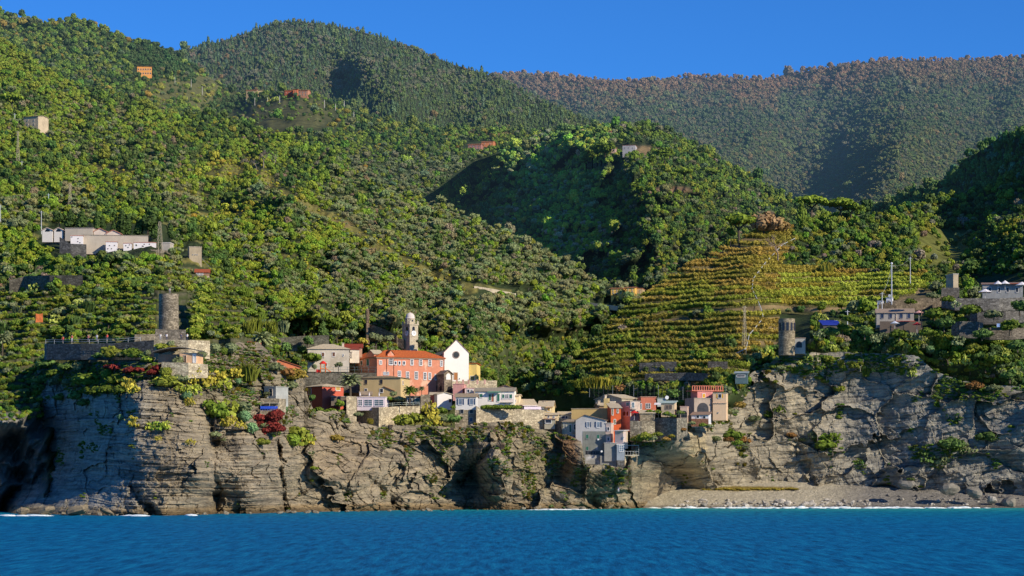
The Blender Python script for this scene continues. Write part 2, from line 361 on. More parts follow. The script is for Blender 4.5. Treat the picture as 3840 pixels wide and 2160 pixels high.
knoll.build(5, 170, m_ground, lambda u, v, P: colw(u, v, P, [(blob(u, v, 1620, 380, 50, 12), (.24, .17, .08)), (blob(u, v, 1690, 480, 50, 10), (.2, .13, .07))], G_DARK*1.1), 150, 30, label='wooded hill in the middle with its left flank in shade')
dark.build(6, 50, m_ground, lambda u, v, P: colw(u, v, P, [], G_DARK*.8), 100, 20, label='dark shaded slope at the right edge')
def ribbon(u, v, pts, w):
    d = np.full(np.shape(u), 1e9)
    for (a, b), (c, e) in zip(pts[:-1], pts[1:]):
        t = np.clip(((u-a)*(c-a)+(v-b)*(e-b))/((c-a)**2+(e-b)**2), 0, 1); d = np.minimum(d, np.hypot(u-a-t*(c-a), v-b-t*(e-b)))
    return 1-sstep(w*.5, w*1.6, d+6*fbm(u/14., v/14., 3, 61))
def spur(u, v):
    s = 0
    for p, w in (([(540,440),(600,432)],14),([(620,400),(700,480),(780,525),(870,568),(930,610),(1010,655),(1110,705),(1190,728)],11),([(430,482),(520,500)],6),([(470,545),(640,538)],6),([(360,640),(520,660)],5),([(700,640),(830,700)],6),([(560,720),(700,735)],6),([(900,480),(990,540)],5),([(230,420),(330,440)],5)): s = np.maximum(s, ribbon(u, v, p, w))
    return s
def stripes(u, v, z):
    n = fbm(u/70., v/60., 3, 140)+.5*fbm(u/200., v/140., 2, 141); f = (z/7.5+.5*fbm(u/300., v/300., 2, 142)) % 1
    return (1-sstep(.16, .26, f))*sstep(-.05, .1, n)*sstep(300*K, 380*K, v)
def col_slope(u, v, P):
    n = fbm(u/40., v/25., 3, 8)
    t = slope_terr(u, v)*.8; vil = sstep(840*K, 870*K, v)*sstep(620*K, 700*K, u)
    ter = P[..., 2]/2.3; band = (np.abs((ter+fbm(P[..., 0]/38., P[..., 1]/38., 3, 5)*1.15) % 1-.75) < .2)*t
    return colw(u, v, P, [(t*.8, (.075, .085, .03)), (band*.8, (.14, .12, .08)), (vil*.8, (.085, .10, .04)), (.8*stripes(u, v, P[..., 2]), (.20, .19, .06)), (spur(u/K, v/K)*.9, (.24, .21, .055)), (sstep(1010*K, 1060*K, v)*(1-sstep(100*K, 130*K, u)), (.24, .23, .2)), (blob(u, v, 565, 435, 45, 30), (.18, .17, .05)), (blob(u, v, 780, 520, 25, 25), (.18, .16, .05)), (blob(u, v, 850, 565, 40, 10), (.2, .15, .06))], G_DARK*1.15)
slope.build(4, 330, m_ground, col_slope, 100, 30, label='green hillside rising behind the village and castle')
def col_vine(u, v, P):
    k = P[..., 2]/TERR+0; m = vine_mask(u, v)
    return colw(u, v, P, [(m*(1-sstep(.35,.45,((K*1e-9*u+P[...,2]/TERR+fbm(P[...,0]/38., P[...,1]/38., 3, 5)*1.15)%1)))*.999, (.10, .10, .035)), (m*sstep(.35,.45,((P[...,2]/TERR+fbm(P[...,0]/38., P[...,1]/38., 3, 5)*1.15)%1)), (.26, .19, .095)), (blob(u, v, 2370, 625, 75, 65)*.9, (.17, .18, .045)), (blob(u, v, 2300, 750, 100, 30)*.7, (.18, .14, .08))], G_DARK*1.3)
vine.build(3.2, 420, m_ground, col_vine, 60, 12, label='terraced vineyard hill on the right above the cove')
# ------------------------------------------------------------ sea
def water():
    m, nt, b = newmat('sea_water')
    g = N(nt, 'ShaderNodeNewGeometry'); sp = N(nt, 'ShaderNodeSeparateXYZ'); nt.links.new(g.outputs['Position'], sp.inputs[0])
    mr = N(nt, 'ShaderNodeMapRange'); mr.inputs[1].default_value = 420; mr.inputs[2].default_value = 690; nt.links.new(sp.outputs[1], mr.inputs[0])
    v = coords(nt, (.35, 1, 1)); n1 = noise_out(nt, v, .06, 5, .6); n2 = noise_out(nt, coords(nt, (1, .11, 1)), .75, 8, .7)
    ad = N(nt, 'ShaderNodeMath', operation='MULTIPLY_ADD'); nt.links.new(n1, ad.inputs[0]); ad.inputs[1].default_value = .25; nt.links.new(mr.outputs[0], ad.inputs[2])
    c = ramp(nt, ad.outputs[0], [(.1, (.001, .125, .295)), (.45, (.001, .14, .30)), (.8, (.002, .17, .28)), (1.0, (.015, .27, .29))])
    c2 = ramp(nt, n2, [(.36, (.5, .52, .58)), (.5, (1, 1, 1)), (.62, (4, 1.5, 1.25))])  # light and dark of the ripples painted into the water colour
    df = nt.nodes.new('ShaderNodeBsdfDiffuse'); gl = nt.nodes.new('ShaderNodeBsdfGlossy'); ms = nt.nodes.new('ShaderNodeMixShader'); ms.inputs[0].default_value = .07; gl.inputs['Roughness'].default_value = .28
    nt.links.new(mulc(nt, c, c2), df.inputs[0]); out = [n for n in nt.nodes if n.type == 'OUTPUT_MATERIAL'][0]; nt.links.new(df.outputs[0], ms.inputs[1]); nt.links.new(gl.outputs[0], ms.inputs[2]); nt.links.new(ms.outputs[0], out.inputs[0])
    p = bump(nt, b, n2, .8, .5)
    n3 = noise_out(nt, coords(nt, (1, .3, 1)), .9, 4, .6); q_ = bump(nt, b, n3, .5, .35, p); nt.links.new(q_, gl.inputs['Normal']); nt.links.new(q_, df.inputs['Normal'])
    return m
gx = np.linspace(-4000, 4000, 41); gy = np.concatenate([np.linspace(-1500, 900, 49), np.linspace(1000, 6000, 8)])
X, Yg = np.meshgrid(gx, gy); Pw = np.stack([X, Yg, X*0], -1); n = len(gx); idx = np.arange(X.size).reshape(X.shape)
f = np.stack([idx[:-1, :-1], idx[:-1, 1:], idx[1:, 1:], idx[1:, :-1]], -1).reshape(-1, 4)
o = link('sea', mesh_from('sea', Pw.reshape(-1, 3), f, [water()])); tag(o, 'deep blue rippled sea in front of the cliffs', kind='structure')
# ------------------------------------------------------------ cliffs
def coff(u): return np.interp(u, [500, 700, 1000, 1300, 1600], [0, 18, 44, 52, 54])
cl = [(-60,1290,640),(0,1290,624),(30,1200,636),(60,970,645),(112,875,638),(112,1100,625),(112,1225,600),(110,1310,552),(20,1310,556),
 (180,950,612),(180,1150,598),(180,1235,575),(200,1310,545),(250,870,605),(250,1000,588),(250,1150,574),(250,1235,560),(250,1310,541),(390,862,588),(390,960,572),(380,1080,560),(400,1200,547),(420,1310,541),
 (330,1100,556),(330,1000,566),(500,940,580),(500,1060,568),(505,1120,558),(500,1200,545),(490,1310,549),(545,1250,567),(540,1120,572),(545,1000,580),
 (600,860,600),(620,930,590),(620,1000,582),(620,1130,564),(640,1240,560),(640,1310,562),(712,1130,582),(714,1250,579),(700,980,590),(690,890,600),
 (760,950,606),(780,1040,608),(800,1130,592),(850,1200,584),(850,1310,578),(870,1055,612),(950,1090,614),(950,1180,600),(960,1310,584),
 (1100,1080,616),(1100,1200,604),(1100,1310,590),(1185,1210,616),(1240,1150,606),(1280,1250,596),(1250,1310,592),(1215,1062,620),(1300,1062,622),(1390,1090,626),(1400,1200,606),(1400,1310,600),
 (1470,1165,614),(1580,1185,615),(1500,1275,612),(1600,1300,622)]
cl = [(a, b, c+float(coff(a))*(1.0 if b > 1190 else .74)) for a, b, c in cl]
cl += [(1595,1105,674),(1640,1090,668),(1600,1200,674),(1690,1098,668),(1750,1150,690),(1700,1235,708),(1725,1062,690),(1830,1035,712),(1850,960,718),(1960,900,722),(2100,880,722),(2300,890,714),(2420,960,712),(2640,975,706),
 (1700,1190,704),(1850,1120,712),(1850,1225,712),(2050,1100,716),(2050,1230,716),(2150,1000,722),(2150,1240,716),(2300,1100,712),(2300,1245,712),(2450,1100,708),(2450,1250,708),(2640,1100,700),(2640,1250,702),(1660,1300,712),(2000,1310,722),(2640,1310,708)]
def blocks(z, x, h, wd, seed):
    """broken beds: every bed juts out by its own amount, cut into blocks of its own length"""
    k = np.floor(z/h); fr = z/h-k; w2 = wd*(.5+_hash(k, k*0, seed)); bx = np.floor(x/w2+_hash(k, k*0+1, seed)*9)
    return (_hash(k, bx*0, seed+1)-.5)*1.0+(_hash(k, bx, seed+2)-.5)*.8+.25*(fr < .14)
def cliff_relief(u, v, y):
    U = u/K; V = v/K
    z = CAMH+(V0-v)/FPX*y; x = (u-U0)/FPX*y
    w1 = 1-sstep(690, 760, U); w3 = sstep(1560, 1680, U); w2 = 1-w1-w3
    wx = fbm(x/7., z/7., 4, 201)*2.0; wz = fbm(x/8.+9, z/6., 4, 203)*1.6
    # flat beds on the castle rock
    dip = z+.04*x+fbm(x/34., z/20., 3, 101)*2.6
    r1 = 1.8*blocks(dip, x+wx, 2.1, 9, 301)+.95*blocks(dip+.3*wz, x+wx, .8, 4, 311)+3.0*fbm(x/10., z/16., 5, 103)+2.4*facets((x+2*wx)/8., (z+2*wz)/9., 107, 1.4)[0]
    # contorted steep beds in the middle
    tl = z*.75+x*.55+fbm(x/16., z/14., 3, 105)*9
    fv, fe = facets((x+.5*z+2.5*wx)/12., (z-.25*x+2.5*wz)/8., 117, 2.2)
    f2, _ = facets((x+2*wx)/4.2, (z+2*wz)/3.6, 118, 1.6)
    r2 = 3.0*fv+1.3*f2+.9*blocks(tl, x-z+wx, 1.9, 8, 321)+.4*blocks(tl, x-z, .7, 3, 331)+2.8*fbm(x/10., z/22., 5, 121)-1.0*(fe < .05)*(wx > 0)
    # big tilted slabs above the beach
    fv3, fe3 = facets((x+.35*z+3*wx)/15., (z-.3*x+3*wz)/9., 127, 2.2)
    fv4, _ = facets((x-.4*z+1.5*wx)/5.5, (z+.4*x+1.5*wz)/4., 137, 1.8)
    r3 = 4.2*fv3+.8*fv4+.55*blocks(z-.22*x+.5*wz, x+wx, 1.7, 12, 341)+.2*blocks(z-.22*x, x, .7, 5, 351)+1.8*fbm(x/12., z/16., 6, 131)-.9*(fe3 < .04)*(wx > 0)
    g = -0
    for cu0, cv0, cu1, cv1, wd, dep in ((530,1000,545,1290,14,5),(700,1120,716,1290,9,6),(1275,1080,1160,1215,10,6),(1160,1215,1120,1240,20,3),(925,1195,1010,1290,16,4),(2005,1120,2060,1250,10,3),(1490,1255,1510,1290,12,5),(1965,880,1970,960,6,3),(800,1215,880,1235,10,4),(330,1230,390,1295,12,6)):
        t = np.clip(((U-cu0)*(cu1-cu0)+(V-cv0)*(cv1-cv0))/((cu1-cu0)**2+(cv1-cv0)**2), 0, 1)
        d = np.hypot(U-cu0-t*(cu1-cu0), V-cv0-t*(cv1-cv0))+fbm(U/14., V/14., 4, 3)*13
        g = g+dep*.75*np.clip(1-d/(wd*1.5), 0, 1)**1.3*(.35+1.1*vnoise(U/16., V/22., 9))
    cave = 14*(1-sstep(.6, 1.1, np.hypot((U-2225)/36., (V-1238)/20.)))+9*(1-sstep(.6, 1.1, np.hypot((U-2100)/60., (V-1210)/5.)))*0
    slab = 0
    # a protruding round boulder face in the middle
    b = np.hypot((U-1245)/46., (V-1200)/62.); slab = slab-7*np.sqrt(np.clip(1-b*b, 0, 1))
    b = np.hypot((U-860)/90., (V-1190)/50.); slab = slab-4*np.sqrt(np.clip(1-b*b, 0, 1))
    rr3 = facets((x+1.2*wx)/2.3, (z+1.2*wz)/1.7, 157, 1.6)[0]; rr4 = facets((x+wx)/1.1, (z+wz)/.8, 167, 1.2)[0]; slab = slab+(.8*rr3+.35*rr4+.5*fbm(x/2.2, z/1.6, 3, 163))*(1-.62*w3)
    edge = sstep(0, 30, V-clf_top(u)/K)
    return (w1*r1+w2*r2+w3*r3+g+cave+slab)*(.25+.75*edge)
clf_top = PL([(-40,1300),(0,1288),(10,1265),(28,1200),(38,1100),(48,1040),(60,965),(95,930),(108,890),(114,912),(240,912),(395,908),(430,900),(520,893),(575,872),(600,862),(650,862),(680,885),(700,915),(740,930),(765,955),(775,1000),(790,1035),(860,1035),(880,1055),(950,1075),(1000,1070),(1060,1070),(1150,1078),(1210,1062),(1300,1062),(1390,1088),(1430,1095),(1462,1110),(1472,1165),(1580,1178),(1590,1100),(1650,1092),(1690,1090),(1725,1062),(1790,1058),(1830,1035),(1850,965),(1880,945),(1960,900),(2060,885),(2300,892),(2350,930),(2420,960),(2576,975),(2700,980)])
cliff = Layer('sea_cliff', [(-40,1300),(0,1288),(10,1265),(28,1200),(38,1100),(48,1040),(60,965),(95,930),(108,890),(114,912),(240,912),(395,908),(430,900),(520,893),(575,872),(600,862),(650,862),(680,885),(700,915),(740,930),(765,955),(775,1000),(790,1035),(860,1035),(880,1055),(950,1075),(1000,1070),(1060,1070),(1150,1078),(1210,1062),(1300,1062),(1390,1088),(1430,1095),(1462,1110),(1472,1165),(1580,1178),(1590,1100),(1650,1092),(1690,1090),(1725,1062),(1790,1058),(1830,1035),(1850,965),(1880,945),(1960,900),(2060,885),(2300,892),(2350,930),(2420,960),(2576,975),(2700,980)],
    [(-40,1330),(700,1322),(1300,1310),(2700,1306)], cl, cliff_relief, toprough=6)
def rock_mat():
    m, nt, b = newmat('layered_rock'); a = N(nt, 'ShaderNodeAttribute', attribute_type='GEOMETRY', attribute_name='tint').outputs['Color']
    g = N(nt, 'ShaderNodeNewGeometry'); sp = N(nt, 'ShaderNodeSeparateXYZ'); nt.links.new(g.outputs['Position'], sp.inputs[0])
    mp = N(nt, 'ShaderNodeMapping'); mp.inputs['Scale'].default_value = (.05, .05, 1.1); mp.inputs['Rotation'].default_value = (0, math.radians(4), 0); nt.links.new(g.outputs['Position'], mp.inputs[0])
    n1 = noise_out(nt, mp.outputs[0], 1.0, 6, .75)
    n2 = noise_out(nt, g.outputs['Position'], .35, 8, .7); n3 = noise_out(nt, g.outputs['Position'], 1.8, 5, .7)
    mp2 = N(nt, 'ShaderNodeMapping'); mp2.inputs['Scale'].default_value = (.8, .8, .12); nt.links.new(g.outputs['Position'], mp2.inputs[0]); n4 = noise_out(nt, mp2.outputs[0], .8, 6, .7)
    r1 = ramp(nt, n1, [(.36, (.3, .3, .32)), (.5, (.95, .94, .92)), (.64, (1.4, 1.34, 1.25))]); r2 = ramp(nt, n2, [(.3, (.62, .62, .64)), (.66, (1.25, 1.2, 1.1))]); r4 = ramp(nt, n4, [(.32, (.62, .6, .6)), (.52, (1, 1, 1))])
    c = mulc(nt, mulc(nt, mulc(nt, a, r1, .8), r2, .9), r4, .6)
    mr = N(nt, 'ShaderNodeMapRange'); mr.inputs[1].default_value = .3; mr.inputs[2].default_value = 2.2; nt.links.new(sp.outputs[2], mr.inputs[0])
    wet = ramp(nt, mr.outputs[0], [(0, (.42, .34, .24)), (.6, (.85, .75, .6)), (1, (1, 1, 1))])
    nt.links.new(mulc(nt, c, wet), b.inputs['Base Color'])
    p = bump(nt, b, n1, .7, .7); p = bump(nt, b, n3, .5, .35, p); bump(nt, b, n2, .5, 1.2, p); return m
M_ROCK = rock_mat()
def col_cliff(u, v, P):
    U, V = u/K, v/K
    
    prs = [(1-sstep(300, 420, U), (.36, .35, .31)), (sstep(1600, 1850, U), (.38, .345, .27)), (sstep(2000, 2200, U)*.8, (.31, .31, .29)),  # left rock: greyer stone, lifted further to lighten the shaded face
           (blob(u, v, 860, 1150, 90, 60)*.6, (.33, .26, .17)), (blob(u, v, 1420, 1150, 35, 70)*.8, (.24, .13, .055)), (blob(u, v, 1350, 1160, 60, 90)*.5, (.20, .175, .09)), (blob(u, v, 1520, 1205, 80, 25)*.6, (.19, .15, .08)),
           (blob(u, v, 1755, 1130, 22, 80)*.7, (.46, .39, .25)), (blob(u, v, 1655, 1130, 60, 45)*.6, (.2, .19, .17)),
           (blob(u, v, 1700, 1050, 100, 30)*.5, (.20, .19, .08)), (blob(u, v, 620, 1180, 90, 80)*.5, (.38, .33, .25)),
           (blob(u, v, 450, 900, 60, 40)*.5, (.12, .13, .06)), (blob(u, v, 580, 960, 120, 50)*.4, (.17, .16, .09)), (blob(u, v, 600, 900, 90, 50)*.5, (.19, .16, .12)),
           (blob(u, v, 230, 930, 150, 60)*.8, (.05, .065, .045)), (blob(u, v, 1250, 1090, 60, 20)*.5, (.3, .24, .14)), (blob(u, v, 680, 1060, 30, 60)*.4, (.25, .15, .1)), (blob(u, v, 2450, 990, 120, 25)*.6, (.16, .15, .09))]
    return colw(u, v, P, prs, np.array([.33, .285, .205]))
cliff.build(2.4, 380, M_ROCK, col_cliff, 6, .5, label='grey layered sea cliffs carrying the castle and the village'); cliff.obj.data.polygons.foreach_set('use_smooth', [False]*len(cliff.obj.data.polygons))
beach = Layer('beach', [(1590,1205),(2750,1205)], [(1590,1290),(2750,1290)], [(1560,1290,680),(1560,1205,722),(2750,1290,684),(2750,1205,724),(2150,1280,688),(2150,1240,706),(1700,1275,686)], lambda u, v, y: 1.2*fbm(u/50., v/10., 4, 91))
def col_beach(u, v, P):
    U, V = u/K, v/K
    return colw(u, v, P, [(sstep(2050, 2200, U), (.27, .25, .22)), ((1-sstep(.2, 1.2, P[..., 2]))*.7, (.15, .12, .1)), (blob(u, v, 1880, 1229, 130, 6), (.27, .2, .05))], (.52, .46, .34))
beach.build(4, 60, ground_mat('beach_pebbles', 1.2, .45, .6), col_beach, 5, 1, label='narrow pebble beach at the foot of the right hand cliff')
# the neighbouring headland east of the cove, outside the frame, throws its shade over the cove
hx = np.linspace(0, 1, 60); hy = np.linspace(0, 1, 50); A, B = np.meshgrid(hx, hy)
px = 190+A*260; py = 545+B*150; hh = 47*np.sin(np.pi*np.clip(B, 0, 1))**.7*sstep(0, .22, A)*(1+.25*fbm(A*5, B*5, 4, 5))-2
hh = np.where((A < .02) | (B < .02) | (B > .98), -2, hh)
idx = np.arange(A.size).reshape(A.shape); f = np.stack([idx[:-1, :-1], idx[:-1, 1:], idx[1:, 1:], idx[1:, :-1]], -1).reshape(-1, 4)
me = mesh_from('headland', np.stack([px, py, hh], -1).reshape(-1, 3), f, [M_ROCK], True); a = me.attributes.new('tint', 'FLOAT_COLOR', 'POINT'); a.data.foreach_set('color', [.2, .19, .17, 1]*A.size)
tag(link('headland', me), 'rocky headland closing the cove beyond the right edge', kind='structure')
# ------------------------------------------------------------ plant shapes (unit height or radius)
def shade_attr(me, vals):
    a = me.attributes.new('shade', 'FLOAT_COLOR', 'CORNER'); k = len(me.loops)//max(1, len(me.polygons))
    ls = np.zeros(len(me.polygons), np.int32); me.polygons.foreach_get('loop_total', ls)
    v = np.repeat(np.asarray(vals, np.float32), ls, axis=0); c = np.ones((len(v), 4), np.float32); c[:, :3] = v if v.ndim == 2 else v[:, None]
    a.data.foreach_set('color', c.ravel())
def leaf_cloud(lobes, n, size, rng, up=.25, core=.82, jit=.55):
    """many small leaf faces spread over the surface of overlapping lobes, with a dark core"""
    V = []; F = []; S = []
    tot = sum(l[3]**2 for l in lobes)
    for (cx, cy, cz, r, sq) in lobes:
        m = max(6, int(n*r*r/tot)); d = rng.normal(size=(m, 3)); d /= np.linalg.norm(d, axis=1)[:, None]
        rr = r*(.78+.3*rng.random(m)); p = d*rr[:, None]; p[:, 2] *= sq; c = p+[cx, cy, cz]
        nrm = d+rng.normal(size=(m, 3))*jit; nrm[:, 2] += up; nrm /= np.linalg.norm(nrm, axis=1)[:, None]
        t = np.cross(nrm, rng.normal(size=(m, 3))); t /= np.linalg.norm(t, axis=1)[:, None]; bt = np.cross(nrm, t)
        s = size*(.6+.8*rng.random(m)); lob = .88+.24*rng.random()
        for i in range(m):
            b = len(V); a = t[i]*s[i]; q = bt[i]*s[i]*.7
            V += [c[i]-a-q*.6, c[i]+a*.8-q, c[i]+a+q*.7, c[i]-a*.7+q]; F.append((b, b+1, b+2, b+3))
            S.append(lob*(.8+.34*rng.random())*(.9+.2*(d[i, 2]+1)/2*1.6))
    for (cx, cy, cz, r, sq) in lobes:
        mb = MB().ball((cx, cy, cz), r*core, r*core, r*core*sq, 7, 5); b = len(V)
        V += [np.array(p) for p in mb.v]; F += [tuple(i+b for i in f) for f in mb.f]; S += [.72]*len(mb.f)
    return V, F, S
def lobes_round(rng, k=7, h=.55, sq=.85):
    L = [(0, 0, h, .36, sq)]
    for i in range(k):
        a = rng.random()*6.28; e = rng.random()
        L.append((math.cos(a)*.3*(1-e*.3), math.sin(a)*.3*(1-e*.3), h-.15+e*.38, .17+.12*rng.random(), sq))
    return L
def to_mesh(name, vfs, mats):
    V, F, S = vfs; me = mesh_from(name, V, F, mats); shade_attr(me, S); return me
def proto_parts(kind, seed):
    """returns (crown data, trunk MB or None), plant of height about 1"""
    r = np.random.default_rng(seed); tr = MB()
    if kind == 'broad':
        c = leaf_cloud(lobes_round(r, 8), 300, .075, r); tr.tube((0, 0, -.15), (0.02, 0, .45), .045, .03)
        for k in range(3): tr.tube((0.02, 0, .35), (.25*math.cos(k*2.1+seed), .25*math.sin(k*2.1+seed), .62), .025, .012)
    elif kind == 'olive':
        L = [(math.cos(a)*.27, math.sin(a)*.27, .55+.2*r.random(), .2+.08*r.random(), .85) for a in np.arange(0, 6.2, 1.05)+r.random()]+[(0, 0, .72, .22, .8)]
        c = leaf_cloud(L, 330, .05, r, jit=.9); tr.tube((0, 0, -.15), (.05, 0, .25), .06, .045); tr.tube((.05, 0, .2), (.25, .05, .55), .035, .015); tr.tube((.05, 0, .2), (-.2, .05, .6), .035, .015)
    elif kind == 'shrub':
        L = [(math.cos(a)*.42*q, math.sin(a)*.42*q, .25+.3*r.random()*(1.2-q), .26+.1*r.random(), .8) for a, q in zip(r.random(8)*6.28, r.random(8)**.5)]+[(0, 0, .4, .36, .85)]
        c = leaf_cloud(L, 260, .08, r); tr.tube((0, 0, -.2), (0, 0, .3), .04, .02)
    elif kind == 'conifer':
        L = [(r.normal()*.03, r.normal()*.03, .2+.72*t, .26*(1-t)**.8+.04, .8) for t in np.linspace(0, 1, 9)]
        L += [(math.cos(a)*.2*(1-t), math.sin(a)*.2*(1-t), .25+.6*t, .12, .6) for a, t in zip(r.random(9)*6.28, r.random(9))]
        c = leaf_cloud(L, 330, .05, r, up=.4); tr.tube((0, 0, -.15), (0, 0, .6), .035, .012)
    elif kind == 'cypress':
        L = [(r.normal()*.01, r.normal()*.01, .08+.86*t, .125*math.sin(math.pi*(.18+.78*t))**.6+.015, 1.2) for t in np.linspace(0, 1, 11)]
        c = leaf_cloud(L, 420, .032, r, jit=.4, up=.1); tr.tube((0, 0, -.1), (0, 0, .3), .025, .02)
    elif kind == 'umbrella':
        L = [(math.cos(a)*.36*q, math.sin(a)*.36*q, .78+.1*(1-q)+.03*r.normal(), .16+.07*r.random(), .55) for a, q in zip(np.arange(14)*2.4, (np.arange(14)/14.)**.5)]
        c = leaf_cloud(L, 460, .045, r, up=.5); tr.tube((0, 0, -.1), (.03, 0, .55), .035, .028)
        for k in range(5): tr.tube((.03, 0, .5), (.3*math.cos(k*1.25), .3*math.sin(k*1.25), .76), .02, .01)
    elif kind == 'pine':
        L = [(math.cos(a)*.17*q, math.sin(a)*.17*q, .62+.3*t, .1+.06*r.random(), .65) for a, q, t in zip(r.random(12)*6.28, r.random(12)**.5, r.random(12))]
        c = leaf_cloud(L, 300, .045, r, up=.4, core=.6); tr.tube((0, 0, -.1), (0.02, 0, .85), .022, .01)
        for k in range(6): tr.tube((0.01, 0, .45+.06*k), (.16*math.cos(k*2.3), .16*math.sin(k*2.3), .55+.06*k), .009, .004)
    elif kind == 'reed':
        V = []; F = []; S = []
        for i in range(110):
            a = r.random()*6.28; q = r.random()**.5*.4; x, y = math.cos(a)*q, math.sin(a)*q; h = .55+.45*r.random(); lx, ly = r.normal()*.1, r.normal()*.1
            b = len(V); wv = .02+.02*r.random(); V += [(x-wv, y, -.05), (x+wv, y, -.05), (x+lx+wv*1.2, y+ly, h*.8), (x+lx*1.6, y+ly, h), (x+lx-wv*1.2, y+ly, h*.75)]; F.append((b, b+1, b+2, b+3, b+4)); S.append(.5+.7*r.random())
            b = len(V); V += [(x, y-wv, -.05), (x, y+wv, -.05), (x+lx, y+ly+wv, h*.8), (x+lx*1.6, y+ly, h)]; F.append((b, b+1, b+2, b+3)); S.append(.5+.7*r.random())
        c = (V, F, S); tr = None
    elif kind == 'vine':
        L = [((i-2)*.22, 0, .62+.08*r.normal(), .17+.05*r.random(), 1.2) for i in range(5)]
        c = leaf_cloud(L, 110, .085, r, core=.7, jit=.8); tr.tube((-.4, 0, -.3), (-.4, 0, .9), .02); tr.tube((.4, 0, -.3), (.4, 0, .9), .02)
    elif kind == 'bare':
        V, F, S = [], [], []; mb = MB()
        def br(p, d, l, rad, lev):
            q = p+d*l; mb.tube(p, q, rad, rad*.6, 4, False)
            if lev < 4:
                for k in range(3 if lev < 3 else 4):
                    nd = (d+Vector(r.normal(size=3))*.42).normalized(); nd.z = abs(nd.z)*.8+.1; br(q, nd.normalized(), l*.68, rad*.55, lev+1)
        br(Vector((0, 0, -.08)), Vector((0, 0, 1)), .36, .032, 0); tr = None; c = (mb.v, mb.f, list(.7+.5*r.random(len(mb.f))))
    elif kind == 'cactus':   # prickly pear: stacked oval pads
        mb = MB(); S = []
        for i in range(46):
            a = r.random()*6.28; q = r.random()**.6*.5; z = r.random()*.75*(1-q*.6); x, y = math.cos(a)*q, math.sin(a)*q
            k = len(mb.f); s = .085+.04*r.random(); t = r.random()*3.14
            n = 7; d1 = Vector((math.cos(t), math.sin(t), 0)); d2 = Vector((r.normal()*.3, r.normal()*.3, 1)).normalized(); d3 = d1.cross(d2).normalized()*s*.18
            cc = Vector((x, y, z+.1)); ring = [cc+d1*math.cos(j*6.283/n)*s*.75+d2*math.sin(j*6.283/n)*s for j in range(n)]
            mb.add([p+d3 for p in ring]+[p-d3 for p in ring], [tuple(range(n)), tuple(range(2*n-1, n-1, -1))]+[(j, n+j, n+(j+1) % n, (j+1) % n) for j in range(n)])
            S += [.65+.75*r.random()]*(len(mb.f)-k)
        c = (mb.v, mb.f, S); tr = None
    elif kind == 'agave':
        mb = MB(); S = []
        for i in range(26):
            a = i*2.4; e = .25+.9*r.random(); l = .45+.2*r.random(); d = Vector((math.cos(a)*math.cos(e), math.sin(a)*math.cos(e), math.sin(e))); sd = Vector((-math.sin(a), math.cos(a), 0))*.06
            mid_ = d*l*.5+Vector((0, 0, .05)); mb.add([sd*.5, -sd*.5, mid_-sd, d*l, mid_+sd], [(0, 1, 2, 3, 4)]); S.append(.7+.6*r.random())
        c = (mb.v, mb.f, S); tr = None
    elif kind == 'palm':
        V = []; F = []; S = []
        for i in range(34):
            a = i*2.4; e = 1.25-1.6*(i/34.); l = .36+.06*r.random(); p = Vector((0, 0, .66)); d = Vector((math.cos(a)*math.cos(e), math.sin(a)*math.cos(e), math.sin(e))); s = Vector((-math.sin(a), math.cos(a), 0))
            seg = 5; prev = p
            for k in range(seg):
                nd = (d-Vector((0, 0, .22*k))).normalized(); q = prev+nd*l/seg; wv = .075*(1-((k+.5)/seg-.4)**2*1.6)
                b = len(V); V += [prev, q, q+s*wv-Vector((0, 0, .03)), prev+s*wv-Vector((0, 0, .03)), q-s*wv-Vector((0, 0, .03)), prev-s*wv-Vector((0, 0, .03))]
                F += [(b, b+1, b+2, b+3), (b+1, b, b+5, b+4)]; sh = .6+.6*r.random(); S += [sh, sh*.8]; prev = q
        c = (V, F, S); tr.tube((0, 0, -.1), (0.01, 0, .66), .035, .03, 8); tr.ball((0.01, 0, .64), .05, n=6, m=4)
    elif kind == 'round':  # smooth domed cushion shrub
        c = leaf_cloud([(0, 0, .42, .44, .95), (.12, .1, .5, .3, .9), (-.15, 0, .38, .32, .9)], 420, .05, r, core=.9, jit=.35); tr.tube((0, 0, -.2), (0, 0, .25), .03)
    return c, tr
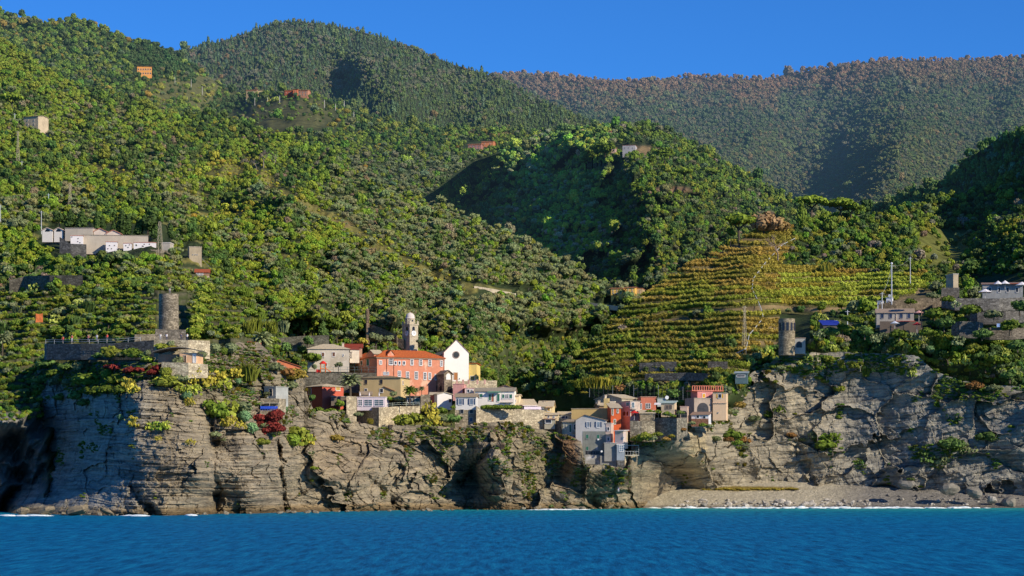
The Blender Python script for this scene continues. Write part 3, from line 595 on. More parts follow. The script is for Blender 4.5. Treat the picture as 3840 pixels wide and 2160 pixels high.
# ------------------------------------------------------------ uncountable woods: instanced, one object per wood
PC = {}
def proto_coll(kinds, key):
    if key in PC: return PC[key]
    c = bpy.data.collections.new('plants_'+key)
    for i, k in enumerate(kinds):
        cr, tr = proto_parts(k, 100+i*7)
        V, F, S = cr
        if tr is not None and k in ('pine', 'umbrella', 'vine'):
            b = len(V); V = list(V)+[np.array(p) for p in tr.v]; F = list(F)+[tuple(j+b for j in f) for f in tr.f]; S = list(S)+[.8]*len(tr.f)
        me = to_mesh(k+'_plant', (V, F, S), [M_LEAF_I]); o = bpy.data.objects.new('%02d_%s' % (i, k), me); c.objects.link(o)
    PC[key] = c; return c
def gn_group(coll):
    ng = bpy.data.node_groups.new('scatter', 'GeometryNodeTree'); ng.interface.new_socket('Geometry', in_out='INPUT', socket_type='NodeSocketGeometry'); ng.interface.new_socket('Geometry', in_out='OUTPUT', socket_type='NodeSocketGeometry')
    i = ng.nodes.new('NodeGroupInput'); o = ng.nodes.new('NodeGroupOutput'); p = ng.nodes.new('GeometryNodeInstanceOnPoints'); ci = ng.nodes.new('GeometryNodeCollectionInfo')
    ci.inputs[0].default_value = coll; ci.inputs['Separate Children'].default_value = True; ci.inputs['Reset Children'].default_value = True
    def at(n, t):
        a = ng.nodes.new('GeometryNodeInputNamedAttribute'); a.data_type = t; a.inputs[0].default_value = n; return a.outputs[0]
    ng.links.new(i.outputs[0], p.inputs['Points']); ng.links.new(ci.outputs[0], p.inputs['Instance']); p.inputs['Pick Instance'].default_value = True
    ng.links.new(at('pid', 'INT'), p.inputs['Instance Index']); ng.links.new(at('rot', 'FLOAT_VECTOR'), p.inputs['Rotation']); ng.links.new(at('scl', 'FLOAT_VECTOR'), p.inputs['Scale'])
    ng.links.new(p.outputs[0], o.inputs[0]); return ng
def scatter(name, label, cat, pts, scl, rotz, pid, tint, coll, group=None):
    n = len(pts)
    if n == 0: return
    me = bpy.data.meshes.new(name); me.vertices.add(n); me.vertices.foreach_set('co', np.asarray(pts, np.float32).ravel())
    a = me.attributes.new('scl', 'FLOAT_VECTOR', 'POINT'); a.data.foreach_set('vector', np.asarray(scl, np.float32).ravel())
    r = np.zeros((n, 3), np.float32); r[:, 2] = rotz; a = me.attributes.new('rot', 'FLOAT_VECTOR', 'POINT'); a.data.foreach_set('vector', r.ravel())
    a = me.attributes.new('pid', 'INT', 'POINT'); a.data.foreach_set('value', np.asarray(pid, np.int32))
    a = me.attributes.new('tint', 'FLOAT_COLOR', 'POINT'); t = np.ones((n, 4), np.float32); t[:, :3] = tint; a.data.foreach_set('color', t.ravel())
    me.update(); o = link(name, me); mod = o.modifiers.new('scatter', 'NODES'); mod.node_group = gn_group(coll)
    return tag(o, label, cat, group, 'stuff')
GREEN = np.array([.185, .265, .03]); BRIGHT = np.array([.26, .35, .035]); DKG = np.array([.085, .145, .034]); OLIVE = np.array([.245, .285, .125])
YEL = np.array([.50, .42, .055]); RUST = np.array([.50, .25, .075]); GREYB = np.array([.33, .275, .19]); LIME = np.array([.36, .40, .05]); BLUEG = np.array([.10, .19, .10])
def mixc(ws, cols, rng):
    """ws: list of weight arrays -> pick one colour per plant"""
    Wt = np.clip(np.stack(ws, 1), 0, None)**1.25; Wt = Wt/Wt.sum(1, keepdims=True); c = Wt.cumsum(1); r = rng.random(len(Wt))[:, None]
    k = np.minimum((r > c).sum(1), len(cols)-1); out = np.array(cols)[k]
    out = out*(.9+.2*rng.random((len(Wt), 1))); out *= 1+.12*rng.normal(size=(len(Wt), 3))*np.array([1, .6, .5]); return np.clip(out, .005, .6), k
def spots(layer, cell, region=None, vmax=None, drop=0.0, seed=1):
    rng = np.random.default_rng(seed); us = np.arange(max(-60, layer.u0), min(3900, layer.u1), cell); vs = np.arange(20, (vmax or 1160)*K, cell*.8)
    U, V = np.meshgrid(us, vs); U = (U+rng.random(U.shape)*cell).ravel(); V = (V+rng.random(V.shape)*cell*.8).ravel()
    k = (V > layer.top(U)-1) & (V < layer.bot(U)) & (rng.random(len(U)) >= drop)
    if region is not None: k &= region(U, V)
    return U[k], V[k], rng
NOVEG = []     # rectangles (display px) kept free in front of buildings
def clear(U, V, rects):
    k = np.ones(len(U), bool)
    for (a, b, c, d) in rects: k &= ~((U > a*K) & (U < c*K) & (V > b*K) & (V < d*K))
    return k
def forest(name, label, layer, cell, rpx, palette, kinds, key, region=None, vmax=None, drop=0, seed=1, hscale=1.15, cat='forest'):
    U, V, rng = spots(layer, cell, region, vmax, drop, seed); P = layer.P(U, V); coll = proto_coll(kinds, key)
    col, pid = palette(U, V, P, rng)
    r = (rpx(U, V) if callable(rpx) else rpx)*np.exp(rng.normal(size=len(U))*.36)/FPX*P[:, 1]*2.3   # height ~ diameter/0.9
    s = np.stack([r, r, r*hscale*(.85+.3*rng.random(len(U)))], 1); P[:, 2] -= r*.12
    scatter(name, label, cat, P, s, rng.random(len(U))*6.28, pid, col, coll)
    return len(U)
cnt = {}
K1 = ['broad', 'broad', 'broad', 'shrub', 'conifer', 'broad', 'olive']
def pal_far(U, V, P, rng):
    v = (V-far.top(U))/K; n = fbm(U/90., V/60., 3, 5); top = 1-sstep(10, 85, v+n*50); lo = sstep(120, 260, v)
    w = [.5-.8*n, top*2.6+.15, lo*.6+.12, .3+1.2*n*(1-top), .4+0*v]
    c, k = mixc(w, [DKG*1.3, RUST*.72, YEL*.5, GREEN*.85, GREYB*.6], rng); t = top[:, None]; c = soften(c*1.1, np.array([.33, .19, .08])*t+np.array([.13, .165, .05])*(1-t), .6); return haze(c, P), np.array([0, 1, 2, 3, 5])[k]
def soften(c, a, w):
    return c*(1-w)+a*w
def haze(c, P):  # distance haze mixed into the plant colours
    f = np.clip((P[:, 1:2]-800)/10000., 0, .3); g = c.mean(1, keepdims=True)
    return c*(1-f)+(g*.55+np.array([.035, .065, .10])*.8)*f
cnt['far'] = forest('forest', 'forest on the far ridge turning rust brown along its crest', far, 7.6, 4.6, pal_far, K1, 'far', vmax=560, seed=2)
def pal_mid(U, V, P, rng):
    n = fbm(U/70., V/60., 3, 15); left = 1-sstep(500, 900, U/K); lo = sstep(180, 300, V/K)
    c, k = mixc([.8+lo*.8-.8*n, .5+1.2*n, .13*left+.03, .6*(1-lo)+.9*n, .5-.4*n], [DKG*1.2, GREEN*.8, RUST*.55, GREYB*.62, BLUEG], rng); return haze(soften(c*1.25, np.array([.15, .185, .07])*(1+.5*n[:, None]), .5), P), np.array([4, 0, 1, 5, 4])[k]
cnt['mid'] = forest('forest', 'mixed pine and leafless forest on the big rounded mountain', mid, 8.8, 5.2, pal_mid, K1, 'far', vmax=430, seed=3)
def pal_back(U, V, P, rng):
    n = fbm(U/60., V/50., 3, 25); u, v = U/K, V/K; dk = blob(U, V, 430, 160, 110, 55)+blob(U, V, 590, 268, 60, 22); ol = sstep(380, 440, v)*sstep(800, 900, u); yl = blob(U, V, 500, 225, 130, 50)  # second dk blob paints the shaded hollow as darker trees
    c, k = mixc([.5+4*dk, .8*(1-dk), .35*(n > .1)+.9*yl, .2+2.6*ol, .12+0*u], [DKG, GREEN, LIME*.8, OLIVE*.8, YEL*.6], rng); return haze(c, P), np.array([0, 1, 3, 6, 2])[k]
grassy = lambda U, V, rng=np.random.default_rng(5): ~((blob(U, V, 490, 232, 120, 35)+blob(U, V, 730, 300, 130, 55) > .45) & (rng.random(len(U)) < .66))
house_gaps = [(300,160,385,198), (590,226,800,246), (1170,352,1300,385), (1080,310,1100,330)]
cnt['back'] = forest('forest', 'dark wood and olive groves on the hill behind the left slope', back, 10, 6.2, pal_back, K1, 'far', region=lambda U, V: grassy(U, V) & clear(U, V, [(330,168,384,196), (622,233,665,242), (712,230,790,242), (1170,356,1242,382), (660,308,790,330)]), vmax=640, seed=4)
def pal_knoll(U, V, P, rng):
    n = fbm(U/60., V/45., 3, 35); u, v = U/K, V/K; low = sstep(590, 680, v); br = blob(U, V, 1480, 600, 120, 40)
    c, k = mixc([.9+0*u, .8+.4*(n > 0), .2+.8*n, .06+.4*br, .3+.6*low-n], [DKG*1.1, GREEN, GREEN*.7+YEL*.3, GREYB*.8+YEL*.1, OLIVE*.75], rng); c = c*(1+.9*(1-sstep(1450, 1600, u))*(1-sstep(620, 700, v)))[:, None]; return haze(c, P), np.array([0, 1, 5, 2, 6])[k]  # left flank colours lifted to lighten its shade
cnt['knoll'] = forest('forest', 'leafy woodland wrapping the middle hill above the railway road', knoll, 10.5, 7.4, pal_knoll, K1, 'far', region=lambda U, V: clear(U, V, [(1545,362,1640,392), (1480,415,1560,432), (1650,470,1740,490), (1535,722,1620,742)]), vmax=800, seed=5)
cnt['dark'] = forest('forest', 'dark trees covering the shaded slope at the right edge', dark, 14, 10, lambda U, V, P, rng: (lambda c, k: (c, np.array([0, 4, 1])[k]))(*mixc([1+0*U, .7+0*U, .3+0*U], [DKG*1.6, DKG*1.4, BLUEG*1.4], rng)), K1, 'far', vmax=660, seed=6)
SLOPE_CLEAR = [(95,565,430,628), (130,600,432,655), (455,612,512,676), (478,672,530,705), (392,730,472,852), (1180,722,1345,752), (1480,755,1575,778), (1530,712,1618,744)]
def pal_slope(U, V, P, rng):
    n = fbm(U/120., V/75., 3, 45)*1.3; m = fbm(U/140., V/90., 3, 48); u, v = U/K, V/K; ol = sstep(-.1, .25, m)*sstep(380, 520, v)+.9*sstep(780, 900, u); yl = blob(U, V, 560, 435, 50, 30)+1.2*spur(u, v)
    dk = blob(U, V, 800, 320, 120, 45)*0+blob(U, V, 560, 310, 100, 40)+.8*blob(U, V, 420, 570, 90, 50)
    c, k = mixc([.35+2*dk-1.6*n, .8+.3*n, .35+2.2*n-dk*.3-.3*ol, .15+1.5*ol+m, .01+3.5*yl, .05-.3*n], [DKG, GREEN*.92, BRIGHT*.72, OLIVE*.8, LIME*.75+YEL*.08, GREYB*.6+YEL*.05], rng); c = c*np.array([1.28, 1.2, 1.1]); return haze(c, P), np.array([0, 1, 3, 6, 2, 5])[k]
up0 = lambda U, V: (V < (690-np.clip((U/K-640)/10., -10, 0)*4)*K+sstep(600, 760, U/K)*K*155) & clear(U, V, SLOPE_CLEAR)
def up(U, V):
    return up0(U, V) & ~((spur(U/K, V/K) > .5) & (vnoise(U/5., V/5., 31) < .55)) & (stripes(U, V, CAMH+(V0-V)/FPX*slope.Y(U, V)) < .5)
cnt['slope'] = forest('forest', 'green scrub and olive trees covering the slope above the village', slope, 10.5, lambda U, V: (6.3+2.0*sstep(250, 700, V/K))*(1-.5*spur(U/K, V/K)), pal_slope, K1, 'far', region=up, vmax=980, seed=7)
def pal_low(U, V, P, rng):
    n = fbm(U/40., V/30., 3, 55)
    c, k = mixc([.5-n+1.2*sstep(1180, 1300, U/K), 1+0*U, .5+n, .5+0*U, .05+0*U], [DKG, GREEN, LIME*.65, OLIVE*.9, YEL*.6], rng); return c, np.array([0, 3, 3, 6, 2])[k]
low = lambda U, V: (~up0(U, V)) & (V < 1060*K) & (U < 1640*K) & clear(U, V, SLOPE_CLEAR+[(110,852,640,1100), (395,700,480,860), (640,1010,1250,1100)])
cnt['low'] = forest('garden_scrub', 'low bushes filling the stepped gardens around the round tower', slope, 13.5, 7.4, pal_low, K1, 'far', region=low, vmax=1070, seed=8, drop=.1, cat='scrub')
cnt['leftlow'] = 0
# right hand hill outside the vines
def vreg(U, V):
    return ((~inpoly(U, V, VINE_POLY)) | ((V > 790*K) & (U < 1840*K) & (fbm(U/40., V/18., 3, 72) > .2))) & (V < 1000*K) & ~((blob(U, V, 2370, 625, 62, 50) > .5) & (vnoise(U/7., V/7., 5) < .72)) & clear(U, V, [(2195,735,2345,850), (1950,795,2040,885), (2380,685,2410,735), (2460,700,2600,830), (2060,800,2160,830), (2200,742,2262,775), (1840,930,1890,955)])
def pal_vh(U, V, P, rng):
    n = fbm(U/60., V/45., 3, 65); u, v = U/K, V/K; dk = sstep(2330, 2480, u)+(1-sstep(1330, 1500, u))*sstep(850, 900, v)  # dk paints the shadow at lower left and far right as darker greens
    c, k = mixc([.45+1.3*dk, .9+0*u, .35+.4*(n > 0), .3+1.2*blob(U, V, 2080, 770, 110, 25), .16*(n > 0)+.05], [DKG, GREEN*.95, LIME*.65, OLIVE*.8, GREYB*.8], rng); return c, np.array([0, 1, 3, 6, 2])[k]
cnt['vh'] = forest('forest', 'shrubs and small trees on the right hand hill beside the vineyard', vine, 15, 9.5, pal_vh, K1, 'far', region=vreg, vmax=1010, seed=9, drop=.06)
# vines in rows along the terrace walls
rng = np.random.default_rng(77); us = np.arange(1400*K, 2350*K, 1.5*3.2); pts = []; tin = []; sc_ = []; rz = []
vv = np.linspace(560*K, 985*K, 640)
for u in us:
    col_u = np.full_like(vv, u); inside = vine_mask(col_u, vv) > 0
    if not inside.any(): continue
    y = vine.Y(col_u, vv); z = CAMH+(V0-vv)/FPX*y; x = (u-U0)/FPX*y; k = z/TERR+fbm(x/38., y/38., 3, 5)*1.15
    kk = np.floor(k-.97)
    cr = np.nonzero((np.diff(kk) != 0) & inside[:-1])[0]
    for j in cr:
        if rng.random() < .06+.35*(vv[j] > 800*K)*(fbm(np.array([u/50.]), np.array([vv[j]/20.]), 2, 70)[0] > .1): continue
        zz = (kk[min(j, j+1)]+2)*TERR-fbm(x[j:j+1]/38., y[j:j+1]/38., 3, 5)[0]*1.15*TERR
        pts.append((x[j], y[j]+.3, z[j]-.05)); row = int(kk[j]); uu = u/K; V_ = vv[j]/K
        h = _hash(np.array([row]), np.array([int(uu//(90+30*(row % 3)))]), 3)[0]
        base = RUST*.36+YEL*.14+LIME*.22 if h < .4 else (YEL*.3+LIME*.32 if h < .65 else LIME*.5+RUST*.1 if h < .85 else GREEN*.5+YEL*.2)
        if V_ < 720: base = base*.6+(RUST*.4+YEL*.25)*.4
        if uu > 1960 and V_ > 695: base = LIME*.85 if h < .75 else YEL*.6
        if V_ > 780 and uu < 1860: base = base*.55+GREEN*.2
        if vine_mask(np.array([u]), np.array([vv[j]]))[0]: tin.append(base*(1.12+.5*rng.random())); s = 1.7+.5*rng.random(); sc_.append((s, s, s*(1.0+.4*rng.random()))); rz.append(rng.normal()*.3)
pts = pts[:len(tin)]
scatter('grape_vines', 'rows of autumn coloured grape vines on the stone terraces', 'vines', pts, sc_, rz, rng.integers(0, 2, len(pts)), np.array(tin), proto_coll(['vine', 'vine'], 'vine')); cnt['vines'] = len(pts)
# terrace strips of vines and hedges low on the left hill
pts = []; tin = []; sc_ = []
us = np.arange(-30, 640*K, 4.5); vv = np.linspace(640*K, 1040*K, 700)
for u in us:
    cu = np.full_like(vv, u); y = slope.Y(cu, vv); z = CAMH+(V0-vv)/FPX*y; x = (u-U0)/FPX*y; kk = np.floor(z/2.3+fbm(x/38., y/38., 3, 5)*1.15-.97)
    for j in np.nonzero(np.diff(kk) != 0)[0]:
        if slope_terr(u, vv[j]) < .3 or rng.random() < .25: continue
        if u/K > 110 and vv[j]/K > 852: continue
        if any(a < u/K < c and b < vv[j]/K < d for a, b, c, d in SLOPE_CLEAR): continue
        if fbm(np.array([u/70.]), np.array([vv[j]/40.]), 2, 66)[0] < -.12: continue
        pts.append((x[j], y[j]+.2, z[j]-.1)); tin.append((GREEN*1.0 if rng.random() < .5 else LIME*.8)*(.6+.6*rng.random())); s = 1.1+.5*rng.random(); sc_.append((s, s, s))
scatter('grape_vines', 'green vines along the narrow garden terraces left of the castle tower', 'vines', pts, sc_, np.zeros(len(pts)), rng.integers(0, 2, len(pts)), np.array(tin), proto_coll(['vine', 'vine'], 'vine')); cnt['vines2'] = len(pts)
def cliff_reg(U, V):
    u, v = U/K, V/K; e = v-clf_top(U)/K; n = fbm(U/45., V/60., 4, 88)
    w = np.zeros(len(U)); 
    for a, b, c, d, q in ((600,930,110,70,.9),(700,1000,60,90,.8),(520,900,90,40,1.0),(240,930,160,60,1.2),(1130,1090,80,35,.9),(1340,1150,80,90,.55),(1620,1090,60,35,1.0),(1750,1060,90,25,.6),(1400,1230,130,50,.4),(1520,1200,70,20,.8),(1200,1080,120,20,.5),(1000,1100,90,25,.6),(2350,1150,70,40,.7),(2050,1110,50,20,.4),(2450,980,120,30,.9),(2100,920,220,25,.9)): w = np.maximum(w, q*blob(U, V, a, b, c, d))
    w = np.maximum(w, .5*(1-sstep(5, 30, e))); return (n+w > .5) & (e > 2)
def pal_cl(U, V, P, rng):
    u = U/K; warm = sstep(450, 700, u)*(1-sstep(1900, 2100, u))
    c, k = mixc([.5-.3*warm, .6+0*U, .35*warm+.05, .5*warm, .25*warm+.03], [DKG*1.1, GREEN*.75, YEL*.45, OLIVE*.7, GREYB*.9], rng); return c, np.array([3, 0, 1, 3, 1])[k]
cnt['cliff'] = forest('cliff_scrub', 'tufts of grass and low scrub clinging to ledges of the sea cliffs', cliff, 8.5, 4.6, pal_cl, ['shrub', 'reed', 'shrub', 'shrub'], 'tuft', region=cliff_reg, vmax=1285, seed=12, cat='scrub', hscale=.8)
print('VEG', cnt)
# ------------------------------------------------------------ builders for houses, walls, towers
CR = {'CA': (900,1120,2.576), 'CB': (1700,1350,2.342), 'CC': (0,780,2.576), 'CD': (2740,880,2.337), 'V1': (2080,1440,3.68), 'V2': (1640,1400,3.623),
      'V3': (1200,1150,4.14), 'V4': (950,1400,3.435), 'V5': (3200,980,4.025), 'TL': (0,0,1.3417), 'TR': (1920,200,1.3417), 'D': (0,0,1/K), 'BL': (0,1240,1.9815), 'BR': (2340,1480,1.7173), 'S': (0,0,1.0)}
def px(cr, x, y):
    a, b, s = CR[cr]; return a+x/s, b+y/s
def ray(u, v): return (u-U0)/FPX, (V0-v)/FPX
C_SLATE = (.66, .54, .36); C_TERRA = (.62, .15, .035); C_CREAM = (.72, .58, .36); C_SALM = (.66, .22, .11); C_WHITE = (.80, .77, .74); C_BEIGE = (.50, .43, .32)
SLATE = lambda: tiles(C_SLATE, (.48, .40, .27), 3.2, 'slate_roof')
TERRA = lambda: tiles(C_TERRA, (.36, .085, .03), 2.2, 'terracotta_tiles')
RUB = lambda: stone((.48, .40, .27)); RUBL = lambda: stone((.62, .52, .35), 2.4, .38); RUBD = lambda: stone((.17, .16, .145), 2.2, .4)  # RUBL is RUB with sunlight painted in; RUBD is a darker tone
DARKM = lambda: glass((.035, .04, .055))
FRAME_W = lambda: paint((.75, .72, .68), .6, name='white_paint')
SH = {'green': (.03, .16, .10), 'olive': (.14, .15, .06), 'brown': (.16, .07, .035), 'blue': (.04, .07, .14), 'yellow': (.72, .38, .03), 'teal': (.10, .28, .25), 'dark': (.05, .055, .07), 'grey': (.2, .22, .24), 'ochre': (.5, .32, .08)}
class House:
    def __init__(s, name, label, cat, cr, xl, xr, ye, yb, Y=None, yaw=0, depth=7, roof='gx', rise=None, wall=None, rmat=None, layer=None, dy=0, sink=1.5, apex=.5, oh=.35, base=None, group=None, parapet=.0):
        uA, vE = px(cr, xl, ye); uB, _ = px(cr, xr, ye); _, vB = px(cr, xl, yb); s.cr = cr
        if Y is None:
            L = layer or slope; Y = float(L.Y(np.array([(uA+uB)/2]), np.array([vB]))[0])-.5
        Y += dy; yw = math.radians(yaw); s.yaw = yw
        dA = ray(uA, vB); s.A = Vector((dA[0]*Y, Y, CAMH+dA[1]*Y)); ex = Vector((math.cos(yw), math.sin(yw), 0)); ey = Vector((-math.sin(yw), math.cos(yw), 0)); s.ex, s.ey = ex, ey
        tB = (uB-U0)/FPX; w_ = (tB*Y-s.A.x)/(ex.x-tB*ex.y); s.w = w_; s.d = depth
        h = (V0-vE)/FPX*Y+CAMH-s.A.z; s.h = h; s.root = empty(name, s.A, yw); tag(s.root, label, cat, group)
        s.wm = wall or plaster(C_CREAM); rm = rmat or SLATE(); rz = (rise/CR[cr][2]/FPX*Y) if rise else 2.0; s.rz = rz
        x0, x1, y0, y1, zb = 0, w_, 0, depth, -sink; m = MB()
        if roof == 'gf':
            ax = w_*apex
            for (ya, yb_) in ((0, depth),):
                m.add([(0,0,zb),(w_,0,zb),(w_,0,h),(ax,0,h+rz),(0,0,h),(0,depth,zb),(w_,depth,zb),(w_,depth,h),(ax,depth,h+rz),(0,depth,h)],
                      [(0,1,2,3,4),(9,8,7,6,5),(0,4,9,5),(1,6,7,2),(4,3,8,9),(3,2,7,8)])
        elif roof == 'gx':
            m.add([(0,0,zb),(w_,0,zb),(w_,depth,zb),(0,depth,zb),(0,0,h),(w_,0,h),(w_,depth,h),(0,depth,h),(0,depth*.5,h+rz),(w_,depth*.5,h+rz)],
                  [(0,1,5,4),(1,2,6,9,5),(2,3,7,6),(3,0,4,8,7),(4,5,9,8),(8,9,6,7)])
        elif roof == 'shed':
            m.add([(0,0,zb),(w_,0,zb),(w_,depth,zb),(0,depth,zb),(0,0,h),(w_,0,h),(w_,depth,h+rz),(0,depth,h+rz)],[(0,1,5,4),(1,2,6,5),(2,3,7,6),(3,0,4,7),(4,5,6,7)])
        else: m.box(0, 0, zb, w_, depth, h+parapet)
        s.wall = m.build('wall', s.wm, s.root)
        t = .16; r = MB()
        def slab(q):   # q: 4 pts counter-clockwise seen from above
            r.add([tuple(p) for p in q]+[(p[0], p[1], p[2]+t) for p in q], [(3,2,1,0),(4,5,6,7)]+[(i, (i+1) % 4, 4+(i+1) % 4, 4+i) for i in range(4)])
        e = .02
        if roof == 'gf':
            ax = w_*apex; k0 = rz/ax if ax else 0; k1 = rz/(w_-ax) if w_-ax > 0 else 0
            slab([(-oh,-oh,h-oh*k0+e),(ax,-oh,h+rz+e),(ax,depth+oh,h+rz+e),(-oh,depth+oh,h-oh*k0+e)]); slab([(ax,-oh,h+rz+e),(w_+oh,-oh,h-oh*k1+e),(w_+oh,depth+oh,h-oh*k1+e),(ax,depth+oh,h+rz+e)])
        elif roof == 'gx':
            k = rz/(depth*.5); slab([(-oh,-oh,h-oh*k+e),(w_+oh,-oh,h-oh*k+e),(w_+oh,depth*.5,h+rz+e),(-oh,depth*.5,h+rz+e)]); slab([(-oh,depth*.5,h+rz+e),(w_+oh,depth*.5,h+rz+e),(w_+oh,depth+oh,h-oh*k+e),(-oh,depth+oh,h-oh*k+e)])
        elif roof == 'shed':
            k = rz/depth; slab([(-oh,-oh,h-oh*k+e),(w_+oh,-oh,h-oh*k+e),(w_+oh,depth+oh,h+rz+oh*k+e),(-oh,depth+oh,h+rz+oh*k+e)])
        elif roof == 'hip':
            q = min(depth, w_)*.48; a = [(-oh,-oh,h),(w_+oh,-oh,h),(w_+oh,depth+oh,h),(-oh,depth+oh,h)]
            a2 = [(p[0], p[1], p[2]+.12) for p in a]
            if w_ >= depth: rd = [(q,depth/2,h+rz),(w_-q,depth/2,h+rz)]; fs = [(4,5,9,8),(5,6,9),(6,7,8,9),(7,4,8)]
            else: rd = [(w_/2,q,h+rz),(w_/2,depth-q,h+rz)]; fs = [(4,5,8),(5,6,9,8),(6,7,9),(7,4,8,9)]
            r.add(a+a2+rd, [(3,2,1,0)]+[(i, (i+1) % 4, 4+(i+1) % 4, 4+i) for i in range(4)]+fs)
        elif roof == 'flat':
            r.box(-.12, -.12, h+parapet, w_+.12, depth+.12, h+parapet+.18)
        s.roof = None
        if r.v: s.roof = r.build('roof', rm, s.root)
    def loc(s, side, x, y):
        u, v = px(s.cr, x, y); du, dv = ray(u, v)
        if side == 'f': n = -s.ey; O = s.A
        elif side == 'r': n = s.ex; O = s.A+s.ex*s.w
        else: n = -s.ex; O = s.A
        t = (n.x*O.x+n.y*O.y)/(n.x*du+n.y); p = Vector((du*t, t, CAMH+dv*t))
        a = (p-O).dot(s.ex if side == 'f' else s.ey); return a, p.z-s.A.z
    def bx(s, mb, side, a0, a1, z0, z1, o0, o1):
        """box standing proud of a wall from o0 to o1"""
        if side == 'f': mb.box(a0, -o1, z0, a1, -o0, z1)
        elif side == 'r': mb.box(s.w+o0, a0, z0, s.w+o1, a1, z1)
        else: mb.box(-o1, a0, z0, -o0, a1, z1)
    def win(s, side, x, y, w, h, kind='plain', shut='green', frame=None, fw=.12, name='window', arch=False, pane=None):
        a0, z0 = s.loc(side, x-w/2, y+h/2); a1, z1 = s.loc(side, x+w/2, y-h/2)
        if a0 > a1: a0, a1 = a1, a0
        f = MB(); fm = frame or FRAME_W()
        s.bx(f, side, a0-fw, a0, z0-fw, z1+fw, .0, .10); s.bx(f, side, a1, a1+fw, z0-fw, z1+fw, .0, .10); s.bx(f, side, a0, a1, z1, z1+fw, .0, .10); s.bx(f, side, a0-.05, a1+.05, z0-fw-.06, z0, .0, .17)
        if kind in ('cross',):
            c = (a0+a1)/2; s.bx(f, side, c-.05, c+.05, z0, z1, .05, .085); 
            for q in (.36, .68): s.bx(f, side, a0, a1, z0+(z1-z0)*q-.04, z0+(z1-z0)*q+.04, .05, .08)
        o = f.build(name, fm, s.root)
        if kind in ('shut',):
            p = MB(); c = (a0+a1)/2; s.bx(p, side, a0+.01, c-.02, z0+.01, z1-.01, .02, .09)
            p.build('shutter', paint(SH[shut], .6, name='shutter_paint'), o); p = MB(); s.bx(p, side, c+.02, a1-.01, z0+.01, z1-.01, .02, .09); p.build('shutter', paint(SH[shut], .6, name='shutter_paint'), o)
        else:
            p = MB(); s.bx(p, side, a0, a1, z0, z1, .01, .045); p.build('pane', pane or DARKM(), o)
            if kind == 'open':
                sw = (a1-a0)*.5
                for b0 in (a0-fw-sw, a1+fw):
                    p = MB(); s.bx(p, side, b0, b0+sw, z0, z1, .01, .07); p.build('shutter', paint(SH[shut], .6, name='shutter_paint'), o)
        return o
    def door(s, side, x, y, w, h, c=(.3, .12, .04), name='door'):
        a0, z0 = s.loc(side, x-w/2, y+h/2); a1, z1 = s.loc(side, x+w/2, y-h/2)
        if a0 > a1: a0, a1 = a1, a0
        d = MB(); s.bx(d, side, a0, a1, z0, z1, .01, .06); o = d.build(name, paint(c, .6, name='door_paint'), s.root)
        f = MB(); s.bx(f, side, a0-.14, a0, z0, z1+.14, 0, .12); s.bx(f, side, a1, a1+.14, z0, z1+.14, 0, .12); s.bx(f, side, a0, a1, z1, z1+.14, 0, .12); f.build('frame', paint((.55, .45, .35), .8, name='door_surround'), o); return o
    def disc(s, side, x, y, r, name, mat, n=20, off=.05, parent=None):
        a, z = s.loc(side, x, y); a2, z2 = s.loc(side, x, y-r); R = z2-z; vs = []
        for o_ in (0, off):
            for i in range(n):
                t = i*6.2832/n; q = (a+R*math.cos(t), z+R*math.sin(t))
                vs.append((q[0], -o_, q[1]) if side == 'f' else ((-o_, q[0], q[1]) if side == 'l' else (s.w+o_, q[0], q[1])))
        mb = MB().add(vs, [tuple(range(n)), tuple(range(2*n-1, n-1, -1))]+[(i, (i+1) % n, n+(i+1) % n, n+i) for i in range(n)]); return mb.build(name, mat, parent or s.root)
    def archway(s, side, x, ytop, w, ybot, name='archway', mat=None, off=.05):
        a0, z0 = s.loc(side, x-w/2, ybot); a1, _ = s.loc(side, x+w/2, ybot); _, z1 = s.loc(side, x, ytop)
        if a0 > a1: a0, a1 = a1, a0
        R = (a1-a0)/2; c = (a0+a1)/2; zs = max(z0+.1, z1-R); pts = [(a0, z0), (a1, z0)]+[(c+R*math.cos(t), zs+(z1-zs)*math.sin(t)) for t in np.linspace(0, math.pi, 11)]
        n = len(pts); vs = [((q[0], -o_, q[1]) if side == 'f' else ((-o_, q[0], q[1]) if side == 'l' else (s.w+o_, q[0], q[1]))) for o_ in (0.0, off) for q in pts]
        return MB().add(vs, [tuple(range(n)), tuple(range(2*n-1, n-1, -1))]+[(i, (i+1) % n, n+(i+1) % n, n+i) for i in range(n)]).build(name, mat or glass((.015, .015, .02)), s.root)  # default near-black panel paints the shade inside open arches
    def chimney(s, x, y0, y1, w=.6, back=.5, mat=None):
        a, z = s.loc('f', x, y0); _, z1 = s.loc('f', x, y1); yb = s.d*back; k = 1+yb/s.A.y
        p = MB().box(a-w/2, yb-w/2, s.h-.3, a+w/2, yb+w/2, max(z*k+.0, s.h+.6)); p.box(a-w*.7, yb-w*.7, max(z*k, s.h+.6), a+w*.7, yb+w*.7, max(z*k, s.h+.6)+.15)
        return p.build('chimney', mat or plaster((.6, .5, .38)), s.roof or s.root)
    def balcony(s, x0, x1, ytop, ybot, out=1.1, c=(.25, .3, .3)):
        a0, z0 = s.loc('f', x0, ybot); a1, _ = s.loc('f', x1, ybot); _, z1 = s.loc('f', x0, ytop); m = MB().box(a0, -out, z0-.15, a1, 0, z0)
        o = m.build('balcony', plaster((.5, .45, .38)), s.root); r = MB(); n = max(2, int((a1-a0)/.35))
        for i in range(n+1):
            q = a0+(a1-a0)*i/n; r.box(q-.025, -out, z0, q+.025, -out+.05, z1)
        r.box(a0, -out, z1-.05, a1, -out+.05, z1); r.build('railing', paint(c, .5, name='rail_paint'), o); return o
